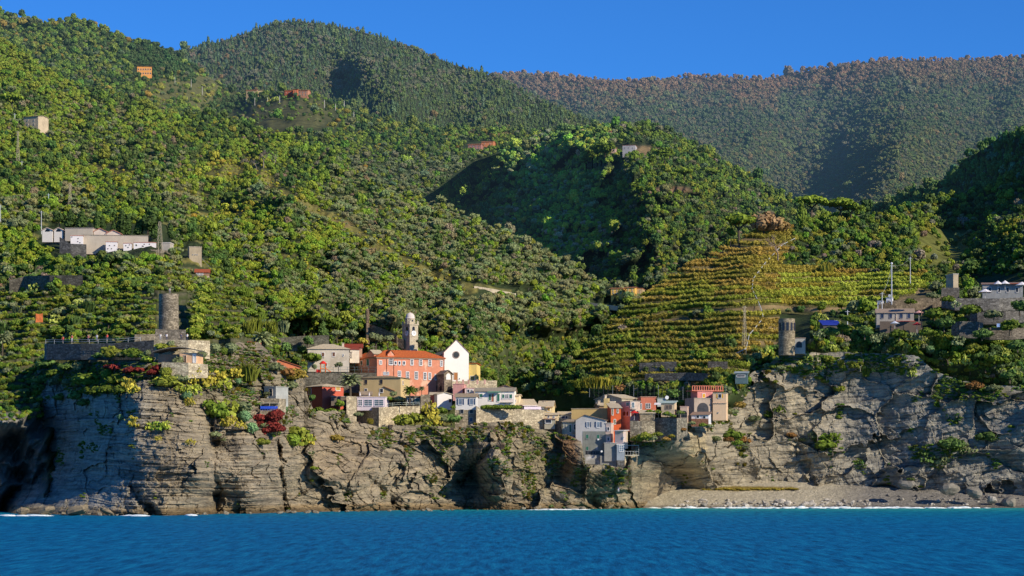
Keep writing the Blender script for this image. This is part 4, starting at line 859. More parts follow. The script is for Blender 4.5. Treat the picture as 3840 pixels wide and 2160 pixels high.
def wallrun(name, label, cr, pts, mat=None, Y=None, thick=.8, layer=None, dy=0, cat='wall', group=None, sink=2.0, cap=False):
    """free-standing masonry: pts = (x, ytop, ybase[, Y])"""
    L = layer or slope; Q = []
    for p in pts:
        u, vt = px(cr, p[0], p[1]); _, vb = px(cr, p[0], p[2]); y = p[3] if len(p) > 3 else (Y if Y else float(L.Y(np.array([u]), np.array([vb]))[0])-.5); y += dy
        a = W(u, vb, y); b = W(u, vt, y); Q.append((a, b))
    o0 = Vector(Q[0][0]); vs = []; fs = []
    for (a, b) in Q:
        k = 1+thick/a[1]
        vs += [Vector((a[0], a[1], a[2]-sink))-o0, Vector(b)-o0, Vector((b[0]*k, b[1]+thick, b[2]))-o0, Vector((a[0]*k, a[1]+thick, a[2]-sink))-o0]
    for i in range(len(Q)-1):
        q = 4*i; fs += [(q, q+4, q+5, q+1), (q+1, q+5, q+6, q+2), (q+2, q+6, q+7, q+3), (q+3, q+7, q+4, q)]
    fs += [(0, 1, 2, 3), (4*len(Q)-1, 4*len(Q)-2, 4*len(Q)-3, 4*len(Q)-4)]
    o = link(name, mesh_from(name, vs, fs, [mat or RUB()])); o.location = o0; return tag(o, label, cat, group)
def railing(label, cr, pts, hgt=1.0, Y=None, layer=None, dy=0, c=(.4, .42, .44), name='railing', group=None, step=2.0):
    L = layer or slope; P = []
    for p in pts:
        u, v = px(cr, p[0], p[1]); y = (p[2] if len(p) > 2 else (Y if Y else float(L.Y(np.array([u]), np.array([v]))[0])-.6))+dy; P.append(Vector(W(u, v, y)))
    o0 = P[0].copy(); PS = []; mr = MB()
    for a, b in zip(P[:-1], P[1:]):
        n = max(1, int((b-a).length/step))
        for i in range(n+1):
            q = a+(b-a)*i/n-o0; PS.append(MB().tube(q, q+Vector((0, 0, hgt)), .05, n=4))
        for k in (.5, 1.0): mr.tube(a-o0+Vector((0, 0, hgt*k)), b-o0+Vector((0, 0, hgt*k)), .04, n=4)
    mt = paint(c, .5, name='rail_paint'); root = empty(name, o0); tag(root, label, 'railing', group); [p.build('post', mt, root) for p in PS]; mr.build('rail', mt, root); return root
def roundtower(name, label, cr, xl, xr, yt, yb, Y, taper=.94, mat=None, merlons=0, n=40):
    u0, vt = px(cr, xl, yt); u1, vb = px(cr, xr, yb); c = W((u0+u1)/2, vb, Y); R = (u1-u0)/2/FPX*Y; h = (vb-vt)/FPX*Y; root = empty(name, c); tag(root, label, 'tower'); m = MB(); k = 24
    prof = [(R, -2.0), (R*1.0, 0), (R*(1+taper)/2, h*.5), (R*taper, h), (R*taper-.7, h), (R*taper-.7, h-1.2), (.05, h-1.2)]
    for r_, z in prof: m.v += [(r_*math.cos(i*6.2832/n), r_*math.sin(i*6.2832/n), z) for i in range(n)]
    for j in range(len(prof)-1): m.f += [(j*n+i, j*n+(i+1) % n, (j+1)*n+(i+1) % n, (j+1)*n+i) for i in range(n)]
    m.build('wall', mat or RUB(), root); return root, R, h
P_ = plaster
# ---- church, tower and convent on the saddle of the rock
YC = 705
H = House('church', 'white gabled church with a round window beside the orange convent', 'church', 'V3', 1925, 2310, 712, 1150, Y=YC, yaw=15, depth=1.2, roof='gf', rise=197, wall=P_((.92, .87, .78), .05), rmat=paint((.42, .25, .18), .8, name='verge_tiles'), apex=.5, oh=.18)
H.disc('f', 2112, 748, 58, 'round_window', P_((.35, .27, .22)), off=.12); H.disc('f', 2112, 748, 46, 'pane', glass((.06, .06, .05)), off=.16, parent=H.root.children[-1])
H.door('f', 2108, 1082, 50, 110, (.42, .17, .05)); H.win('f', 2165, 1115, 14, 14, name='vent', fw=.03)
nv = MB(); ridge = H.h+H.rz-2.6; e_ = H.h-.6
nv.add([(.3,1.2,-1.5),(H.w-.3,1.2,-1.5),(H.w-.3,24,-1.5),(.3,24,-1.5),(.3,1.2,e_),(H.w-.3,1.2,e_),(H.w-.3,24,e_),(.3,24,e_),(H.w/2,1.2,ridge),(H.w/2,24,ridge)],[(0,1,5,8,4),(1,2,6,5),(2,3,7,9,6),(3,0,4,7),(4,8,9,7),(8,5,6,9)])
nv.build('nave', P_((.62, .58, .5)), H.root)
rf = MB()
for a, b in (((0,1.3,e_-.05),(H.w/2,1.3,ridge+.1)), ((H.w/2,1.3,ridge+.1),(H.w,1.3,e_-.05))):
    rf.add([a,b,(b[0],24.3,b[2]),(a[0],24.3,a[2])]+[(p[0],p[1],p[2]+.15) for p in (a,b,(b[0],24.3,b[2]),(a[0],24.3,a[2]))],[(3,2,1,0),(4,5,6,7),(0,1,5,4),(1,2,6,5),(2,3,7,6),(3,0,4,7)])
rf.build('nave_roof', tiles((.26, .24, .19), (.17, .15, .12), 3), H.root)
H = House('yellow_house', 'narrow pale yellow house against the right side of the white church', 'house', 'V3', 2312, 2432, 885, 1145, Y=YC+3, yaw=-8, depth=7, roof='shed', rise=-14, wall=P_((.85, .62, .20), .1), rmat=TERRA())
H.win('f', 2368, 1110, 60, 62, 'shut', 'olive', name='door_gate')
# bell tower
H = House('bell_tower', 'tall square bell tower with white clock faces and a pale dome', 'tower', 'V3', 1393, 1522, 280, 700, Y=YC+9, yaw=33, depth=4.4, roof='none', wall=stone((.70, .60, .43), 5, .08, 1.2, 'dressed_stone'))
hw, hd, hh = H.w, H.d, H.h; st = stone((.70, .60, .43), 5, .08, 1.2, 'dressed_stone')
MB().box(-.2, -.2, hh, hw+.2, hd+.2, hh+.3).build('cornice', st, H.root); MB().box(-.12, -.12, hh-3.5, hw+.12, hd+.12, hh-3.35).build('cornice', st, H.root)
for sd, xx, cx in (('f', 1452, 1455), ('l', 1352, 1350)):
    H.archway(sd, xx, 308, 38 if sd == 'f' else 26, 378); o = H.disc(sd, cx, 413, 42, 'clock', paint((.85, .84, .8), .5, name='clock_white'), off=.12)
    a, z = H.loc(sd, cx, 413)
    hm = MB(); (hm.box(a-.05, -.17, z-.1, a+.05, -.13, z+.75), hm.box(a-.05, -.17, z-.05, a+.45, -.13, z+.05)) if sd == 'f' else (hm.box(-.17, a-.05, z-.1, -.13, a+.05, z+.75), hm.box(-.17, a-.05, z-.05, -.13, a+.45, z+.05)); hm.build('clock_hands', paint((.02, .02, .02)), o)
n = 8; cx, cy, R = hw/2, hd/2, hw*.48; s8 = 1/math.cos(math.pi/8); m = MB(); z0, z1 = hh+.3, hh+2.0
m.v = [(cx+R*s8*math.cos(i*math.pi/4+math.pi/8), cy+R*s8*math.sin(i*math.pi/4+math.pi/8), z) for z in (z0, z1) for i in range(n)]; m.f = [(i, (i+1) % n, n+(i+1) % n, n+i) for i in range(n)]+[tuple(range(n, 2*n))]; m.build('lantern', st, H.root)
m = MB().box(cx-.3, cy-R-.06, z0+.75, cx+.25, cy-R+.02, z0+1.25); m.build('lantern_window', DARKM(), H.root)
m = MB(); prof = [(R*1.08, z1), (R*1.08, z1+.12), (R*1.0, z1+.15), (R*1.0, z1+.5), (R*.93, z1+.9), (R*.78, z1+1.25), (R*.5, z1+1.6), (.12, z1+1.75), (.08, z1+1.95), (.02, z1+2.0)]; n = 20
for r_, z in prof: m.v += [(cx+r_*math.cos(i*6.2832/n), cy+r_*math.sin(i*6.2832/n), z) for i in range(n)]
for j in range(len(prof)-1): m.f += [(j*n+i, j*n+(i+1) % n, (j+1)*n+(i+1) % n, (j+1)*n+i) for i in range(n)]
m.build('dome', P_((.72, .62, .54), .1), H.root, True)
for qx, qy in ((.1, .1), (hw-.1, .1), (.1, hd-.1), (hw-.1, hd-.1)):
    MB().box(qx-.22, qy-.22, hh+.3, qx+.22, qy+.22, hh+.9).add([(qx-.26,qy-.26,hh+.9),(qx+.26,qy-.26,hh+.9),(qx+.26,qy+.26,hh+.9),(qx-.26,qy+.26,hh+.9),(qx,qy,hh+1.4)],[(0,1,4),(1,2,4),(2,3,4),(3,0,4),(3,2,1,0)]).build('pinnacle', st, H.root)
# convent
SALM = peeled((.74, .29, .17), (.80, .56, .38), .54)
H = House('convent', 'long orange convent with two rows of white framed windows and terracotta roof', 'building', 'V3', 885, 1925, 782, 1310, Y=690, yaw=24, depth=9, roof='hip', rise=128, wall=SALM, rmat=TERRA(), oh=.5)
for x, y, w_, h_, k in ((940,865,30,46,'cross'),(1100,850,52,90,'cross'),(1173,875,24,42,'plain'),(1233,875,24,46,'plain'),(1303,875,28,46,'plain'),(1427,862,34,76,'cross'),(1562,866,36,80,'cross'),(1705,872,36,84,'cross'),(1885,882,28,74,'cross'),
    (1232,1042,36,76,'cross'),(1358,1066,34,100,'cross'),(1495,1066,38,104,'cross'),(1630,1076,34,100,'cross'),(1703,1078,30,92,'cross'),(1800,1092,26,76,'cross')): H.win('f', x, y, w_, h_, k, fw=.2)
wg = MB().box(0, 9, -1.5, 7.5, 23, H.h).build('wing', SALM, H.root); rr = MB(); hz = H.h+H.rz*.92
rr.add([(-.5,3.5,H.h),(8,6,H.h),(8,23.4,H.h),(-.5,23.4,H.h),(3.75,4.5,hz),(3.75,20,hz)],[(0,4,5,3),(4,1,2,5),(5,2,3),(0,1,4)]); rr.build('wing_roof', TERRA(), H.root)
o = H.win('f', 1025, 1036, 84, 38, 'cross', fw=.1, pane=glass((.16, .25, .34)))
for x, y, w_, h_ in ((485,893,20,46),(528,890,20,46),(645,872,26,62),(572,955,22,40)): H.win('l', x, y, w_, h_, 'plain', fw=.14)
H.win('l', 745, 860, 34, 110, 'shut', 'green', fw=.14); a0, z0 = H.loc('l', 690, 930); a1, _ = H.loc('l', 800, 930)
for sd, xx, yy, ww in (('f', 1100, 775, 100), ('l', 790, 780, 110)):
    a0, z0 = H.loc(sd, xx-ww/2, yy+8); a1, _ = H.loc(sd, xx+ww/2, yy+8); a0, a1 = min(a0, a1), max(a0, a1); c = (a0+a1)/2; t = 1.0; d = 3.0; m = MB()
    pt = [(a0, z0), (a1, z0), (a1, z0+.7), (c, z0+1.9), (a0, z0+.7)]
    f = (lambda a, o_, z: (a, o_-.1, z)) if sd == 'f' else (lambda a, o_, z: (o_-.1, a, z))
    m.add([f(a, 0, z) for a, z in pt]+[f(a, d, z) for a, z in pt], [(0,1,2,3,4),(9,8,7,6,5)]+[(i, (i+1) % 5, 5+(i+1) % 5, 5+i) for i in range(5)]); o = m.build('dormer', SALM, H.root)
    m = MB(); m.add([f(a0-.25,-.2,z0+.6),f(c,-.2,z0+1.95),f(a1+.25,-.2,z0+.6),f(a0-.25,d,z0+.6),f(c,d,z0+1.95),f(a1+.25,d,z0+.6),f(a0-.25,-.2,z0+.75),f(c,-.2,z0+2.1),f(a1+.25,-.2,z0+.75),f(a0-.25,d,z0+.75),f(c,d,z0+2.1),f(a1+.25,d,z0+.75)],[(0,1,7,6),(1,2,8,7),(6,7,10,9),(7,8,11,10),(0,3,4,1),(1,4,5,2)]); m.build('dormer_roof', TERRA() if sd == 'f' else SLATE(), o)
m = MB()
for x in (1035, 1145, 1926):
    a, z = H.loc('f', x, 800); MB().tube((a, -.12, z), (a, -.12, z-(5 if x < 1100 else 6.5)), .07, n=6).build('drainpipe', paint((.3, .1, .05)), H.root); H.chimney(560, 700, 690, .8, .55)
MB().box(-.3, -.3, H.h-.32, H.w+.3, -.004, H.h-.02).box(-.3, -.002, H.h-.32, -.004, H.d, H.h-.02).build('eaves_cornice', P_((.45, .3, .2)), H.root)
# porch chapel
H = House('porch_chapel', 'small stone chapel porch with a white arched niche below the church', 'chapel', 'CA', 1972, 2052, 725, 900, Y=693, yaw=28, depth=7.5, roof='gf', rise=32, wall=stone((.36, .29, .2)), rmat=tiles((.3, .24, .17)))
H.archway('f', 2012, 722, 44, 782, 'niche', P_((.85, .8, .72), .05), .08); H.archway('f', 2030, 845, 56, 905); H.archway('l', 1890, 835, 26, 890, 'archway'); H.archway('l', 1940, 840, 24, 890, 'archway')
wallrun('stone_wall', 'lit stone terrace wall under the white church front', 'CA', [(2048,798,905,694),(2200,795,905,697),(2300,790,900,700),(2482,790,900,703)], RUBL()); 
# houses behind on the left
H = House('grey_house', 'long pale grey house with slate roof behind the playground', 'house', 'CA', 655, 1055, 487, 655, Y=690, yaw=6, depth=9, roof='hip', rise=58, wall=peeled((.66, .58, .46), (.48, .40, .29), .52))
for x, y in ((802,540),(905,538)): H.win('f', x, y, 24, 38, 'shut', 'brown')
H.win('f', 997, 546, 10, 14); H.win('f', 828, 636, 22, 34); H.chimney(1000, 425, 415, .6, .5)
H = House('cream_house', 'small cream house with a dark red roof joined behind the grey house', 'house', 'CA', 1062, 1152, 490, 570, Y=694, yaw=14, depth=8, roof='gx', rise=22, wall=P_((.78, .66, .5)), rmat=tiles((.36, .07, .035)))
H.win('l', 1066, 520, 6, 24, 'shut', 'brown')
H = House('red_roofed_house', 'low house whose dark red roof shows behind the slate roofed house', 'house', 'CA', 1000, 1180, 470, 540, Y=703, yaw=4, depth=8, roof='gx', rise=36, wall=P_((.5, .3, .2)), rmat=tiles((.36, .06, .03)))
H = House('garden_shed', 'salmon flat roofed shed beside the tall palm near the castle rock', 'shed', 'CA', 72, 206, 418, 505, Y=640, yaw=8, depth=5, roof='flat', wall=P_((.62, .21, .12)), rmat=tiles((.4, .12, .07)))
H = House('orange_gabled_shed', 'orange gabled shed on the rock above the red house', 'shed', 'CA', 280, 580, 655, 720, Y=646, yaw=12, depth=8, roof='gf', rise=66, apex=.33, wall=P_((.64, .20, .09)), rmat=tiles((.42, .14, .07)))
H = House('red_house', 'red house with hipped tile roof at the edge of the rock', 'house', 'CA', 795, 1000, 848, 1010, Y=664, yaw=38, depth=9, roof='hip', rise=34, wall=P_((.60, .13, .075), .15), rmat=SLATE(), sink=2.5)
H.win('l', 677, 895, 22, 60, 'shut', 'ochre'); H.win('f', 945, 870, 40, 30, 'shut', 'ochre')
wallrun('retaining_wall', 'long grey stone wall below the playground and left of the convent', 'CA', [(560,712,840),(800,714,840),(1050,716,840),(1318,716,840)], stone((.23, .21, .16)), Y=683)
wallrun('garden_wall', 'old stone garden wall under the trees behind the grey house', 'CA', [(215,385,440),(420,375,440),(600,360,440),(860,352,440)], stone((.2, .19, .14)), Y=700)
railing('thin metal fence around the playground above the grey wall', 'CA', [(580,712),(900,714),(1312,715)], 1.6, Y=682.6, c=(.12, .2, .2), name='playground_fence')
# yellow house and its neighbours
H = House('ochre_house', 'ochre yellow house with slate hip roof in front of the convent', 'house', 'CA', 1158, 1552, 768, 905, Y=676, yaw=-14, depth=9, roof='hip', rise=26, wall=P_((.62, .46, .22), .1), rmat=tiles((.36, .27, .15)))
for x in (1217, 1365): H.win('f', x, 803, 26, 42, 'plain', frame=P_((.4, .3, .15)), fw=.06)
H.win('f', 1367, 888, 28, 34); H.win('f', 1217, 882, 20, 22); H.win('r', 1572, 812, 8, 30, 'shut', 'brown')
m = MB(); a0, z0 = H.loc('f', 1390, 850); a1, z1 = H.loc('f', 1500, 895); m.add([(a0,-.3,z0),(a1,-.3,z1),(a1,0,z1),(a0,0,z0),(a0,-.3,z0+.15),(a1,-.3,z1+.15),(a1,0,z1+.15),(a0,0,z0+.15)],[(3,2,1,0),(4,5,6,7),(0,1,5,4),(1,2,6,5),(2,3,7,6),(3,0,4,7)]); m.build('lean_to_roof', tiles((.4, .2, .1)), H.root)
H = House('lean_to', 'little tiled lean-to in front of the ochre house by the palm', 'shed', 'CA', 1165, 1270, 925, 950, Y=668, yaw=5, depth=4, roof='gx', rise=28, wall=P_((.5, .4, .3)), rmat=tiles((.42, .32, .22)))
H = House('restaurant_pavilion', 'white and pink glazed terrace pavilion on the bastion', 'pavilion', 'CA', 1130, 1402, 955, 1045, Y=661, yaw=-6, depth=6, roof='flat', wall=P_((.78, .66, .68), .05), rmat=paint((.82, .7, .74), .6), sink=1)
for x0, x1 in ((1140,1182),(1198,1278),(1296,1388)): H.win('f', (x0+x1)/2, 1005, x1-x0-6, 56, 'cross', frame=paint((.85, .76, .78), .5), pane=glass((.16, .22, .26)))
for i, x in enumerate((1150, 1240, 1335)):
    a, z = H.loc('f', x, 948); t = empty('folded_parasol', H.A+H.ex*a+H.ey*1.5+Vector((0, 0, H.h+.2))); tag(t, ('white folded parasol at the left end of the pavilion roof', 'white folded parasol on the middle of the pavilion roof', 'white folded parasol at the right end of the pavilion roof')[i], 'parasol'); MB().tube((0, 0, -.05), (0, 0, 1.3), .03).build('pole', FRAME_W(), t); MB().tube((0, 0, .4), (0, 0, 1.25), .22, .05, 8).build('canopy', paint((.85, .8, .8), .7), t)
wallrun('stone_pier', 'tall lit stone pier between the red house and the pavilion', 'CA', [(1028,942,1130,658),(1126,944,1130,660)], RUBL(), thick=2.5); 
wallrun('bastion', 'stone bastion below the pavilion with one face in blue shade', 'CA', [(1135,1050,1200,670),(1342,1050,1245,656),(1545,1040,1180,664),(1740,1035,1100,668)], RUBL(), thick=1.2, sink=1.2)
railing('low railing along the top of the bastion', 'CA', [(1400,1048,661),(1545,1040,663),(1735,1034,667)], 1.0, c=(.5, .55, .45))
H = House('terrace_canopy', 'flat canopy on posts over the terrace beside the red house', 'canopy', 'CA', 880, 1035, 948, 1000, Y=662, yaw=2, depth=4, roof='flat', wall=P_((.2, .16, .12)), rmat=paint((.45, .4, .3)), sink=1)
H = House('terrace_bar', 'low dark terrace bar with a canvas awning right of the palms', 'bar', 'CA', 1600, 1745, 945, 1030, Y=671, yaw=0, depth=5, roof='flat', wall=P_((.16, .15, .11)), rmat=paint((.4, .36, .28))); H.win('f', 1712, 985, 40, 40, 'shut', 'teal'); H.win('f', 1640, 985, 40, 36)
wallrun('stone_gatepost', 'stubby stone block between the bar and the white cottage', 'CA', [(1745,928,1010,668),(1838,926,1010,668)], RUB(), thick=3)
H = House('red_cottage', 'red walled cottage with a beige roof left of the white cottage', 'house', 'CA', 1838, 1905, 930, 1000, Y=671, yaw=0, depth=8, roof='gx', rise=26, wall=P_((.5, .13, .09)))
H = House('white_cottage', 'white cottage with beige slate roof behind the cactus', 'house', 'CA', 1905, 2046, 925, 1020, Y=669, yaw=24, depth=8, roof='gf', rise=20, wall=P_((.8, .74, .68), .08)); H.win('f', 2028, 985, 24, 34, 'plain')
H = House('pink_terrace_house', 'pink house with roof terrace and little chimney posts under the church', 'house', 'V2', 212, 345, 190, 300, Y=684, yaw=-6, depth=9, roof='flat', parapet=.9, wall=P_((.68, .34, .30)), rmat=P_((.7, .4, .33)))
for i, x in enumerate((262, 345, 420, 540, 640)): 
    a, z = H.loc('f', x, 150); MB().box(a-.25, .5, H.h+.9, a+.25, 1.0, H.h+2.2).build('chimney', P_((.72, .42, .33)), H.root)
H = House('blush_house', 'small blush white house with a terrace beside the pink house', 'house', 'V2', 375, 500, 205, 290, Y=682, yaw=4, depth=7, roof='flat', wall=P_((.78, .58, .52)), rmat=P_((.66, .4, .34))); H.win('f', 420, 240, 26, 40, 'plain'); H.win('f', 465, 240, 26, 36, 'shut', 'grey')
H = House('white_green_shuttered_house', 'white house with green shutters and slate roof above the long stone wall', 'house', 'V2', 512, 1045, 245, 400, Y=676, yaw=-4, depth=8, roof='gx', rise=50, wall=P_((.88, .82, .72), .06), rmat=tiles((.42, .36, .26)))
H.win('f', 593, 302, 42, 44, 'shut', 'green'); H.win('f', 714, 325, 30, 80, 'shut', 'green'); H.door('f', 752, 335, 24, 96, (.4, .14, .08)); H.win('f', 828, 330, 34, 98, 'shut', 'green'); H.win('f', 895, 312, 30, 50, 'shut', 'green'); H.win('f', 942, 312, 38, 48, 'cross'); H.win('f', 997, 312, 36, 50, 'shut', 'green')
H.balcony(860, 1030, 362, 392, 1.2, (.5, .2, .18)); a0, z0 = H.loc('f', 685, 262); a1, z1 = H.loc('f', 862, 246); MB().add([(a0,-1.3,z0),(a1,-1.3,z0),(a1,-.01,z1),(a0,-.01,z1),(a0,-1.3,z0+.06),(a1,-1.3,z0+.06),(a1,-.01,z1+.06),(a0,-.01,z1+.06)],[(3,2,1,0),(4,5,6,7),(0,1,5,4),(1,2,6,5),(2,3,7,6),(3,0,4,7)]).build('awning', paint((.10, .30, .2), .7), H.root)
H = House('arched_roof_room', 'small room with a curved roof behind the white green shuttered house', 'shed', 'V2', 830, 1020, 195, 260, Y=692, yaw=-4, depth=5, roof='gf', rise=30, wall=P_((.5, .36, .26)), rmat=tiles((.32, .2, .14)))
H = House('pale_tower_house', 'pale blue house standing on a tall rubble stone base', 'house', 'V2', 248, 528, 322, 488, Y=664, yaw=-3, depth=7, roof='gx', rise=48, wall=P_((.76, .72, .66), .08), rmat=tiles((.44, .34, .22)), sink=.2)
for x in (312, 465): H.win('f', x, 386, 44, 78, 'open', 'blue', pane=glass((.2, .26, .34)))
b = MB().box(-.15, -.15, -11, H.w+.25, H.d, -.2); b.build('stone_base', RUB(), H.root)
for x, y in ((335, 517), (463, 517), (458, 630)):
    a, z = H.loc('f', x, y); f = MB().box(a-.55, -.3, z-.6, a+.55, -.151, z+.6).build('window', P_((.6, .55, .45)), H.root); MB().box(a-.45, -.33, z-.5, a+.45, -.301, z+.5).build('pane', glass((.05, .08, .14) if y > 600 else (.03, .03, .035)), f)
H = House('cream_annex', 'thin cream annexe at the right end of the white green shuttered house', 'house', 'V2', 1048, 1108, 305, 415, Y=679, yaw=-6, depth=6, roof='gx', rise=18, wall=P_((.78, .62, .38))); H.win('f', 1058, 375, 16, 40, 'shut', 'grey')
H = House('slate_veranda_house', 'low slate roofed house with a white cloth covered veranda', 'house', 'V2', 1105, 1345, 425, 500, Y=680, yaw=12, depth=9, roof='gx', rise=75, wall=P_((.5, .4, .3))); H.win('f', 1190, 462, 60, 34, 'plain'); H.win('f', 1290, 465, 60, 34, 'plain')
a0, z0 = H.loc('f', 1150, 445); a1, z1 = H.loc('f', 1350, 430); MB().box(a0, -1.6, z0, a1, -.02, z0+.25).build('awning', paint((.8, .68, .6), .8), H.root); a0, z0 = H.loc('f', 1160, 492); a1, z1 = H.loc('f', 1390, 470); MB().box(a0, -1.8, z0, a1, -1.7, z0+.8).build('parapet_cloth', paint((.85, .72, .8), .8), H.root)
H = House('yellow_slate_house', 'cream yellow house with broad slate roof right of the veranda', 'house', 'V2', 1378, 1566, 452, 530, Y=680, yaw=-5, depth=9, roof='gx', rise=78, wall=P_((.80, .64, .33)), rmat=SLATE()); H.win('f', 1428, 485, 18, 30, 'shut', 'grey'); H.win('f', 1512, 492, 34, 40, 'shut', 'ochre'); H.chimney(1452, 375, 360, .7, .4)
a0, z0 = H.loc('f', 1475, 462); a1, _ = H.loc('f', 1556, 462); MB().box(a0, -1.2, z0-.05, a1, -.02, z0+.1).build('awning', paint((.8, .5, .25), .8), H.root)
wallrun('stone_wall', 'long rubble stone wall carrying the white green shuttered house', 'V2', [(528,440,760,662),(600,486,760,663),(1000,484,760,668),(1440,500,760,672),(1458,512,760,673)], RUBL(), thick=2, sink=1.2)
M_w = wallrun('lower_stone_wall', 'rubble wall with a small loggia below the cream cottages', 'V2', [(1355,610,790,672),(1450,618,790,672),(1605,640,800,673)], RUB(), thick=2, sink=1.2)
H = House('cream_cottage', 'small cream cottage with two square windows on the wall end', 'house', 'V2', 1452, 1642, 565, 620, Y=676, yaw=-3, depth=6, roof='gx', rise=26, wall=P_((.82, .64, .38))); H.win('f', 1512, 592, 18, 22); H.win('f', 1582, 594, 18, 22)
H = House('loggia', 'open shaded loggia with a thin roof under the cream cottage', 'loggia', 'V2', 1455, 1600, 625, 685, Y=670.5, yaw=-3, depth=3, roof='shed', rise=8, wall=P_((.42, .38, .28)), rmat=tiles((.45, .26, .16))); H.win('f', 1508, 652, 80, 44, 'plain')
H = House('low_grey_house', 'low greenish grey house with slate roof left of the big ochre house', 'house', 'V2', 1642, 1816, 560, 625, Y=684, yaw=-3, depth=8, roof='gx', rise=40, wall=P_((.5, .5, .4))); H.win('f', 1710, 598, 44, 34, 'shut', 'blue'); H.win('f', 1755, 598, 26, 34, 'plain')
H = House('green_shuttered_cream_house', 'cream house with tall green shutters and a balcony left of the grey gabled house', 'house', 'V2', 1690, 1925, 662, 930, Y=669, yaw=-20, depth=6, roof='shed', rise=36, wall=P_((.56, .52, .36)), rmat=tiles((.46, .36, .24)), sink=3)
for x in (1702, 1738): H.win('f', x, 712, 13, 84, 'shut', 'olive')
H.win('f', 1808, 750, 26, 100, 'shut', 'green'); H.balcony(1838, 1905, 755, 798); H.win('f', 1868, 730, 30, 70, 'plain'); H.win('f', 1765, 850, 40, 50, 'plain'); H.win('f', 1815, 860, 24, 60, 'shut', 'teal'); H.win('f', 1872, 880, 44, 80, 'plain', pane=glass((.16, .2, .26))); H.win('r', 1948, 750, 22, 70, 'shut', 'green')
wallrun('shade_dark_house_end', 'shade-darkened house end left of the green shuttered cream house', 'V2', [(1608,640,810,671),(1692,655,830,668)], stone((.17, .16, .13)), thick=3, sink=3)  # left face of the cream house, its shade painted as dark stone
# the block at the tip
H = House('grey_gabled_house', 'tall blue grey gabled house at the foot of the village', 'house', 'V1', 290, 706, 500, 985, Y=664, yaw=-6, depth=9, roof='gf', rise=72, apex=.30, wall=P_((.50, .48, .46), .14), rmat=tiles((.40, .27, .17)), oh=.4, sink=3)
H.win('f', 463, 560, 34, 68, 'open', 'blue', pane=glass((.25, .3, .36))); H.win('f', 600, 560, 42, 72, 'open', 'blue', pane=glass((.3, .36, .42)))
for x in (450, 600): H.win('f', x, 726, 32, 52, 'shut', 'green', frame=P_((.3, .3, .3)))
H.win('f', 450, 888, 30, 50, 'shut', 'green', frame=P_((.3, .3, .3))); H.win('f', 582, 885, 14, 20); a0, z0 = H.loc('f', 385, 985); a1, z1 = H.loc('f', 704, 652)
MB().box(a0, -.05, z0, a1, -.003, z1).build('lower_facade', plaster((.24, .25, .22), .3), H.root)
o = H.disc('f', 602, 766, 12, 'satellite_dish', paint((.85, .85, .85)), off=.4)
m = MB()
for x in np.linspace(432, 612, 9):
    a, z = H.loc('f', x, 972); m.tube((a, -1.3, z), (a, -1.3, z+1.1), .04, n=4)
a0, z0 = H.loc('f', 425, 975); a1, z1 = H.loc('f', 620, 925); o = MB().box(a0, -1.4, z0-.2, a1, -.06, z0).build('terrace', P_((.35, .33, .3)), H.root); m.tube((a0, -1.3, z0+1.1), (a1, -1.3, z0+1.1), .05, n=4); m.build('railing', paint((.2, .22, .25)), o); MB().box(a0, -.09, z0, a1, -.051, z1).build('dark_opening', glass((.02, .02, .025)), H.root)  # dark sheet on the wall paints the shade inside the loggia
wallrun('concrete_wall', 'pale patched concrete wall under the grey gabled house', 'V1', [(408,985,1165,661),(520,985,1150,661),(628,985,1140,661)], peeled((.30, .29, .26), (.62, .6, .6), .5), thick=3, sink=1.2)
wallrun('grey_concrete_wall', 'large grey concrete wall below the box shaped annexe', 'V1', [(628,990,1140,660),(860,990,1160,660)], P_((.27, .26, .23), .3), thick=3, sink=1.2)
H = House('box_annex', 'windowless grey box annexe between the gabled house and the glazed veranda', 'house', 'V1', 686, 856, 818, 992, Y=659.5, yaw=0, depth=4, roof='flat', wall=P_((.30, .29, .26), .3), rmat=P_((.5, .48, .45))); o = H.disc('f', 648, 930, 14, 'satellite_dish', paint((.8, .78, .74)), off=.3)
H = House('glazed_veranda', 'glazed blue grey veranda on a narrow stone pier', 'veranda', 'V1', 858, 966, 838, 978, Y=658.5, yaw=4, depth=4, roof='flat', wall=P_((.3, .34, .38)), rmat=FRAME_W()); H.win('f', 920, 890, 52, 80, 'cross', pane=glass((.2, .28, .36)))
b = MB().box(.05, .05, -5.2, H.w, H.d, -1.5); b.build('stone_pier', stone((.16, .16, .15)), H.root)  # front of the pier: shade painted in as dark stone
m = MB()
for q in range(6): m.box(H.w+.1+q*.75, 0, 0, H.w+.16+q*.75, .06, 2.6 if q in (0, 5) else 1.0)
m.box(H.w+.1, 0, .95, H.w+3.9, .06, 1.02); m.box(H.w+.1, 0, 2.55, H.w+3.9, .08, 2.65); m.build('side_railing', paint((.55, .55, .52)), H.root); MB().box(H.w, 0, -.25, H.w+4, 3, 0).build('floor_slab', P_((.5, .45, .35)), H.root)
wallrun('lit_stone_pier', 'sunlit tapering stone pier under the veranda', 'V1', [(966,980,1200,658.6),(1036,985,1130,664)], RUBL(), thick=2, sink=1.2)  # lit side of the same pier, sunlight painted in as paler stone
H = House('pink_white_annex', 'small white and pink annexe perched right of the orange tower house', 'house', 'V1', 830, 945, 650, 815, Y=660, yaw=-24, depth=3.5, roof='shed', rise=10, wall=peeled((.62, .5, .46), (.5, .38, .2), .5), rmat=P_((.7, .64, .6))); H.win('r', 948, 740, 7, 24)
